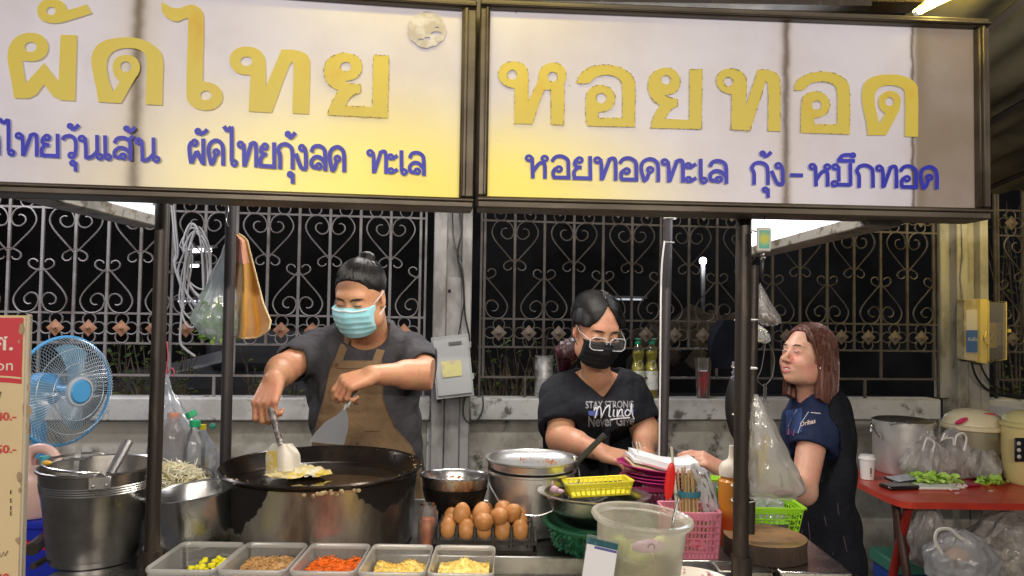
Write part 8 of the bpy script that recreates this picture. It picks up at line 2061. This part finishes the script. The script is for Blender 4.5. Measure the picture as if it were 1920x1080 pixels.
pts = [cast(bs, x, y, .0022) for x, y in ((1170, 768), (1189, 767), (1188, 778), (1171, 779))]; part(srv, 'shirt_blue_block', MB().poly(pts), BP, smooth=False)
printed(srv, 'shirt_lettering', 'STAY STRONG', 1098, 766, 90, 14, GP, .0030, .020, skew=-1)
printed(srv, 'shirt_lettering', 'Never Give', 1103, 801, 86, 21, GP, .0030, .022, skew=-3)
mi = MB()
for st_ in ([(1116, 783), (1120, 768), (1124, 762), (1127, 768), (1127, 784)], [(1127, 784), (1134, 768), (1141, 760), (1143, 766), (1142, 780), (1146, 781)], [(1151, 768), (1150, 779), (1153, 781)], [(1152, 762), (1153, 760)], [(1158, 768), (1157, 781), (1162, 770), (1166, 768), (1167, 779), (1170, 780)], [(1181, 771), (1176, 768), (1172, 775), (1176, 780), (1182, 774), (1184, 756), (1185, 774), (1189, 786)], [(1144, 787), (1160, 785), (1181, 783)], [(1114, 770), (1117, 764), (1119, 770), (1116, 784)]):
    q = [cast(bs, x, y, .0045) for x, y in [tuple(p[:2]) for p in catmull([(a, b, 0) for a, b in st_], 4)]]; mi.tube(q, .0023, 4)
part(srv, 'shirt_script', mi, WP)
Lg = Field((sx - .24, 2.40, .0), (sx + .24, 2.80, 1.0), .009)
for s_ in (-1, 1): Lg.cap((sx + s_ * .09, 2.60, .92), (sx + s_ * .10, 2.60, .50), .088, .062, .03); Lg.cap((sx + s_ * .10, 2.60, .50), (sx + s_ * .10, 2.61, .08), .060, .045, .02); Lg.cap((sx + s_ * .10, 2.62, .05), (sx + s_ * .11, 2.48, .035), .045, .035, .02)
body_part(srv, 'trousers', Lg.surface('trousers', mat('dark_trousers', (.02, .02, .024), .9)))
BMK = mat('black_mask', (.008, .0085, .010), .75, var=((.014, .015, .017), 12, .4, .65), spec=.3)
mask(srv, MH, BMK, BMK, 1.0, -.020, -.116); loops(srv, MH, 1.0, BMK, .0013)
HR2 = mat('black_hair', (.0045, .004, .005), .5, spec=.35)
lo = [c - .20 for c in HC]; hi = [c + .20 for c in HC]; Hf = Field(lo, hi, .0026)
Hf.ell(MH, (0, .016, .040), (.085, .104, .090), .01)
for s_ in (-1, 1): Hf.ell(MH, (s_ * .066, -.012, .020), (.026, .052, .050), .018)
I = MH.inverted()
def clp(X, Y, Z):
    x = I[0][0] * X + I[0][1] * Y + I[0][2] * Z + I[0][3]; y = I[1][0] * X + I[1][1] * Y + I[1][2] * Z + I[1][3]; z = I[2][0] * X + I[2][1] * Y + I[2][2] * Z + I[2][3]
    # centre parting: hairline rises to the middle, falls to the temples
    line = .104 - 1.45 * np.clip(np.abs(x - .002), 0, .056)
    f = np.where(y < -.005 - .0 * x, line - z, .010 - (z + .9 * y)); return f * .8
Hf.clip(clp, .006)
Hf.ell(MH, (0, .10, -.01), (.05, .035, .05), .02)
lmh = local(MH)
Hf.ell(MH, (.002, -.03, .130), (.004, .09, .012), .006, 's')
Hf.warp(lambda x, y, z: (lambda q: .0006 * np.sin(q[:, 1] * 200 + q[:, 2] * 120 * np.sign(q[:, 0])) + 0 * q[:, 1])(lmh(np.stack([x, y, z], 1))), .01)
body_part(srv, 'hair', Hf.surface('hair', HR2, keep=1))
HR3 = hairmat('dark_red_hair', (.012, .002, .003), (.06, .012, .016), (90, 90, 14), .35)
Hp = Field((P(1020, 0, 2.6).x, 2.42, 1.28), (P(1115, 0, 2.6).x, 2.72, 1.52), .004)
Hp.cap(P(1090, 640, 2.56), P(1064, 660, 2.58), .028, .040, .02); Hp.cap(P(1064, 660, 2.58), P(1056, 690, 2.62), .038, .022, .02); Hp.warp(lambda x, y, z: .002 * np.sin(x * 300 + z * 60) + .0015 * np.sin(y * 400), .02)
body_part(srv, 'ponytail', Hp.surface('ponytail', HR3))
def st3(rr):
    s_ = rr.choice((-1, 1)); f_ = rr.uniform(-.85, .75)
    return arc_over((s_ * .05, f_, .72 + .3 * (1 - abs(f_))), (s_ * .95, .15 + .45 * f_ + rr.uniform(-.05, .1), rr.uniform(-.35, -.02)), (.086, .105, .091), rr.uniform(.0, .03) + (.09 * rr.random() if rr.random() < .06 else 0))
strands(srv, 'loose_strands', Hf, MH, HS1, 1200, st3, 6, .00055)
# glasses
gl = thing('glasses', 'clear framed glasses low on the nose of the woman in the black mask', 'glasses', MH @ V((0, -.11, -.016)))
GFM = mat('clear_frame', (.55, .56, .58), .15, coat=.8)
MG = MH @ TR((0, -.115, -.017), (-.12, 0, 0), 1.1)
for s_ in (-1, 1):
    rim_ = [MG @ V((s_ * .0325 + .0265 * max(-1, min(1, 1.16 * cos(a))), .006 * abs(cos(a)) * (1 if s_ * cos(a) > 0 else 0), .0195 * max(-1, min(1, 1.12 * sin(a))))) for a in [2 * pi * k / 28 for k in range(28)]]
    part(gl, 'lens_rim', MB().tube(rim_, .0017, 6, closed=True), GFM)
    part(gl, 'lens', MB().poly(rim_, (0, 0, 0)), film('lens_film', (.75, .78, .80), .03, .03, .2, gloss=.3), smooth=False)
    part(gl, 'temple', MB().tube([MG @ V((s_ * .060, .006, .010)), MH @ V((s_ * .080, -.045, .0)), MH @ V((s_ * .083, .008, .016))], .0014, 5), GFM)
part(gl, 'bridge', MB().tube(catmull([MG @ V((-.007, 0, .004)), MG @ V((0, -.003, .008)), MG @ V((.007, 0, .004))], 4), .0016, 6), GFM)

# ----------------------------------------------------------------- THE SMILING CUSTOMER
SK3 = skin('skin_customer', (.60, .36, .255), (.64, .30, .22), (.50, .13, .13), (.06, .03, .02))
cu_ = thing('person', 'smiling woman with a brown bob and black tunic, seen in profile, reaching for the plates', 'person', (P(1540, 850, 2.55).x, 2.55, 0))
HC = P(1512, 668, 2.50)
MH = TR(HC) @ Matrix.Rotation(-1.12, 4, 'Z') @ Matrix.Rotation(-.24, 4, 'X') @ Matrix.Scale(.90, 4)
F = Field((P(1262, 0, 2.2).x, 2.02, .84), (P(1600, 0, 2.6).x, 2.76, 1.56), .0032)
face(F, MH, .97, .90, smile=True, nose=1.05)
sh1, el1, wr1 = P(1527, 803, 2.46), P(1506, 922, 2.36), P(1356, 880, 2.17)
nk = P(1524, 745, 2.53)
F.cap(MH @ V((0, .030, -.05)), nk + V((0, .01, -.03)), .044, .048, .03); F.cap(nk + V((-.02, -.06, -.07)), nk + V((.03, .08, -.07)), .045, .045, .03)
F.cap(sh1, el1, .050, .040, .02); F.cap(el1, wr1, .038, .0235, .018); F.cap(el1, el1 * .65 + wr1 * .35, .038, .035, .02)
MLh = aim(wr1, V((-.42, -.06, .22)), V((.25, -.38, .80)))
hand(F, MLh, -1, (.34, .38, .42, .5), .05, (.35, .15), .90, base_curl=(.42, .46, .52, .60), th_ang=.55)
sh2, el2, wr2 = P(1528, 800, 2.72), P(1490, 900, 2.70), P(1400, 905, 2.50)
lh = local(MH)
me = F.surface('body', SK3, {'brow': lambda v: (lambda q: np.maximum(blob(q, (-.034, -.085, .021), (.018, .02, .0028)), blob(q, (.034, -.085, .021), (.018, .02, .0028))) * .55 + np.maximum(blob(q, (-.031, -.088, -.0045), (.015, .013, .0024)), blob(q, (.031, -.088, -.0045), (.015, .013, .0024))) * .95)(lh(v)),
   'lip': lambda v: (lambda q: np.clip(blob(q, (0, -.094, -.0655), (.024, .016, .0058)) + blob(q, (0, -.092, -.079), (.021, .016, .0068)), 0, 1))(lh(v)),
   'flush': lambda v: (lambda q: np.maximum(blob(q, (-.04, -.06, -.035), (.03, .03, .03)), blob(q, (.04, -.06, -.035), (.03, .03, .03))) * .5)(lh(v))})
body_part(cu_, 'body', me)
features(cu_, me, MH, [(.014, .020), (.024, .0245), (.038, .0245), (.050, .019)], [(.018, -.0025), (.025, .0015), (.037, .0015), (.047, -.0025)], mat('brown_brow_hair', (.05, .028, .02), .7), mat('iris_dark', (.02, .012, .01), .15))
part(cu_, 'teeth', MB().ell((0, 0, 0), (.0165, .013, .0048), 14, 8, MH @ TR((0, -.0805, -.0705))), mat('teeth', (.74, .72, .68), .3))
part(cu_, 'earring', MB().ell(MH @ V((.0785, -.004, -.042)), (.0036, .0036, .0036), 10, 6), mat('pearl', (.75, .73, .70), .2, coat=.5))
part(cu_, 'ring', MB().lathe([(.0078, -.0012), (.0088, 0), (.0078, .0012)], 16, frame(MLh @ V((.098, .008, -.012)), z=MLh.to_3x3() @ V((1, 0, -.5)))), mat('silver', (.7, .7, .68), .2, 1.))
# navy under-shirt sleeve + blue front, black pinafore over
S_ = Field((P(1420, 0, 2.5).x, 2.24, 1.02), (P(1610, 0, 2.6).x, 2.86, 1.34), .0042)
cx_ = P(1528, 850, 2.56).x
S_.loft([(1.0, cx_ - .004, 2.56, .090, .155), (1.10, cx_ - .006, 2.56, .092, .155), (1.16, cx_ - .004, 2.56, .090, .148), (1.22, cx_ + .002, 2.56, .074, .106), (1.27, cx_ + .004, 2.55, .055, .062), (1.295, cx_ - .002, 2.545, .050, .055)], .03)
S_.cap(V((cx_, 2.50, 1.20)), sh1 + V((0, .0, -.005)), .050, .062, .04); S_.cap(sh1, sh1 + (el1 - sh1) * .30, .064, .068, .02)
S_.cap(V((cx_, 2.62, 1.19)), sh2, .042, .046, .04)
folds(S_, 14, .008, 1.1)
a = np.array(sh1 + (el1 - sh1) * .34); n = np.array((el1 - sh1).normalized())
S_.apply(tuple(a + n * .06), .13, lambda X, Y, Z: -((X - a[0]) * n[0] + (Y - a[1]) * n[1] + (Z - a[2]) * n[2]) + .0 * X, .004, 's'); S_.cap(sh1 + (el1 - sh1) * .22, el1, .055, .055, .003, 's')
S_.cap(nk + V((-.004, -.01, -.01)), nk + V((-.004, -.01, .12)), .047, .06, .005, 's')
NV = mat('navy_shirt', (.014, .022, .062), .8, var=((.014, .022, .06), 9, .4, .65), bump=(14, .5, .03), spec=.2)
me = S_.surface('shirt', NV); body_part(cu_, 'shirt', me); bs3 = BVHTree.FromPolygons([tuple(root_m(cu_) @ v.co) for v in me.vertices], [tuple(p.vertices) for p in me.polygons])
T_ = Field((P(1425, 0, 2.5).x, 2.22, .42), (P(1640, 0, 2.6).x, 2.90, 1.34), .006)
T_.loft([(.50, cx_ + .022, 2.57, .125, .19), (.64, cx_ + .020, 2.57, .122, .19), (.80, cx_ + .012, 2.57, .112, .18), (.95, cx_ + .004, 2.565, .103, .175), (1.08, cx_ - .002, 2.56, .099, .170), (1.16, cx_, 2.56, .097, .164), (1.225, cx_ + .010, 2.56, .080, .120), (1.262, cx_ + .012, 2.555, .064, .082)], .03)
folds(T_, 22, .016, .7)
def pin(X, Y, Z):
    # keep the back two thirds: front edge slants from the shoulder down to the chest
    xf = np.interp(Z, [.4, .95, 1.02, 1.10, 1.20, 1.30], [-1, cx_ - .20, cx_ - .085, cx_ - .045, cx_ - .012, cx_ + .01])
    return xf - X + 0 * Y
T_.clip(pin, .006)
T_.cap(sh1 + V((.0, -.01, -.02)), sh1 + (el1 - sh1) * .8, .082, .080, .010, 's')
T_.cap(nk + V((-.01, -.01, -.015)), nk + V((-.01, -.01, .12)), .056, .07, .005, 's')
TN = mat('black_tunic', (.008, .009, .013), .92, var=((.012, .013, .018), 6, .4, .65), bump=(11, .55, .03), spec=.2)
me = T_.surface('tunic', TN); body_part(cu_, 'tunic', me); bt3 = BVHTree.FromPolygons([tuple(root_m(cu_) @ v.co) for v in me.vertices], [tuple(p.vertices) for p in me.polygons])
tr_ = MB()
for q in ([(1512, 936), (1516, 985), (1520, 1020)], [(1540, 900), (1546, 970), (1562, 1040)], [(1565, 880), (1572, 960), (1588, 1035)], [(1500, 948), (1504, 1000)]):
    tr_.tube([cast(bt3, x, y, .001) for x, y in q], .0011, 4)
part(cu_, 'tunic_piping', tr_, mat('piping_mauve', (.13, .09, .12), .8))
bl_ = MB().grid(lambda u, v: cast(bs3, 1474 + 30 * u, 770 - 6 * u + 46 * v, .003), 12, 14); far_ = {i for i, p in enumerate(bl_.v) if abs(p.y - 2.35) < 1e-4}; bl_.f = [f for f in bl_.f if not far_ & set(f)]; bl_.m = [0] * len(bl_.f); part(cu_, 'blue_yoke', bl_, mat('blue_cloth', (.024, .052, .17), .8, bump=(300, .3, .001)), smooth=True)
sg_ = MB()
for q in ([(1478, 800), (1484, 786), (1494, 768)], [(1496, 812), (1503, 792), (1516, 772)]): sg_.tube([cast(bs3, x, y, .005) for x, y in q], .0016, 4)
part(cu_, 'yoke_piping', sg_, mat('pale_piping', (.42, .46, .60), .7))
pk = [cast(bs3, x, y, .006) for x, y in ((1478, 803), (1490, 804), (1488, 817), (1477, 815))]; part(cu_, 'pink_tag', MB().poly(pk, (0, .001, 0)), mat('pink_tag', (.62, .16, .24), .5), smooth=False)
printed(cu_, 'sleeve_lettering', 'Oribas', 1500, 800, 29, 9, mat('sleeve_print', (.62, .50, .46), .7), .003, .01, skew=-7, b_=bs3, Yd=2.42)
dots = MB(); rr = random.Random(4)
for k in range(14): dots.ell(cast(bs3, 1521 + k * 1.3, 773.5 + k * .12, .004), (.0017, .0012, .0017), 5, 3)
part(cu_, 'beaded_trim', dots, mat('pearl', (.75, .73, .70), .2), kind='stuff')
printed(cu_, 'tunic_lettering', 'ob', 1524, 1032, 12, 8, mat('tunic_print', (.30, .14, .09), .7), .003, .01, b_=bt3, Yd=2.4)
Lg = Field((cx_ - .10, 2.38, .0), (cx_ + .20, 2.80, .62), .009)
for y_ in (2.49, 2.66): Lg.cap((cx_ + .05, y_, .58), (cx_ + .05, y_, .40), .070, .058, .03); Lg.cap((cx_ + .05, y_, .40), (cx_ + .05, y_, .08), .056, .045, .02); Lg.cap((cx_ + .05, y_, .05), (cx_ - .05, y_, .035), .042, .034, .02)
body_part(cu_, 'trousers', Lg.surface('trousers', mat('grey_trousers', (.22, .22, .20), .9), keep=0))
# hair: straight bob
HR4 = hairmat('brown_hair', (.070, .027, .019), (.17, .070, .050), (150, 150, 7), .34)
lo = [c - .20 for c in HC]; hi = [c + .22 for c in HC]; Hf = Field(lo, hi, .0026)
Hf.ell(MH, (0, .020, .044), (.083, .104, .092), .01)
lmh = local(MH); I = MH.inverted()
def curt(X, Y, Z):
    x = I[0][0] * X + I[0][1] * Y + I[0][2] * Z + I[0][3]; y = I[1][0] * X + I[1][1] * Y + I[1][2] * Z + I[1][3]; z = I[2][0] * X + I[2][1] * Y + I[2][2] * Z + I[2][3]
    t = np.clip((.05 - z) / .23, 0, 1); rx = .083 + .016 * np.sin(t * 2.4) ; ry = .094 + .020 * t; cy = .032 + .014 * t
    q = np.sqrt((x / rx) ** 2 + ((y - cy) / ry) ** 2); out = (q - 1) * .085
    inner = .064 - .004 * t; q2 = np.sqrt((x / inner) ** 2 + ((y - .01) / .075) ** 2); out = np.maximum(out, (1 - q2) * .06)
    bot = -.160 - .20 * (y - .03)
    return np.maximum(out, np.maximum(z - .055, bot - z)).astype(np.float32)
Hf.apply(tuple(MH.translation - V((0, 0, .03))), .20, curt, .008)
def clp(X, Y, Z):
    x = I[0][0] * X + I[0][1] * Y + I[0][2] * Z + I[0][3]; y = I[1][0] * X + I[1][1] * Y + I[1][2] * Z + I[1][3]; z = I[2][0] * X + I[2][1] * Y + I[2][2] * Z + I[2][3]
    yl = np.interp(z, [-.20, -.14, -.06, .0, .05, .075, .10, .14], [.012, .006, -.004, -.014, -.034, -.052, -.082, -.13]); return (yl - y) * .9
Hf.clip(clp, .006)
def streak(x, y, z):
    q = lmh(np.stack([x, y, z], 1)); a = np.arctan2(q[:, 0], q[:, 1] - .03)
    return .0008 * np.sin(a * 17 + 2 * np.sin(q[:, 2] * 10)) + .0004 * np.sin(a * 41 + q[:, 2] * 14)
Hf.warp(streak, .012)
body_part(cu_, 'hair', Hf.surface('hair', HR4, keep=1))
def st4(rr):
    s_ = 1 if rr.random() < .75 else -1; f_ = rr.uniform(-.62, .95); top = arc_over((s_ * .04 - .1, f_ * .8, .75 + .2 * (1 - abs(f_))), (s_ * cos(f_ * 1.45 - .1), sin(f_ * 1.45 - .1) + .1, .05), (.083, .104, .092), rr.uniform(.004, .018), 7, V((0, .020, .044)))
    q = top[-1]; ax, ay = q.x, q.y - .03; k_ = rr.uniform(.99, 1.02); out = list(top)
    for z_ in (.0, -.05, -.10, -.14, -.160 - .20 * (q.y - .03) + rr.uniform(-.008, .004)):
        t_ = (.05 - z_) / .23; out.append(V((ax * k_ * (1 + .2 * sin(t_ * 2.4)), max(.034 + .014 * t_ + ay * k_ * (1 + .2 * t_), np.interp(z_, [-.17, -.06, 0, .05], [.016, .0, -.012, -.03])), z_)))
    return out
rr = random.Random(8); mb = MB()
for k in range(2200): mb.tube([MH @ V(p) for p in st4(rr)], [.0003, .0005, .0005, .0003], 3, caps=False)
part(cu_, 'loose_strands', mb, HR4, kind='stuff')
mb = MB()
for k in range(26):
    dx = k * .0011; mb.tube([MH @ V(p) for p in catmull([(.020 + dx * .5, -.070 + dx * .3, .108), (.056 + dx * .4, -.070 + dx * .6, .066), (.074, -.050 + dx * .5, .020), (.081, -.026 + dx, -.03)], 4)], [.0006, .0010, .0009, .0005], 3, caps=False)
part(cu_, 'front_lock', mb, HR4, kind='stuff')
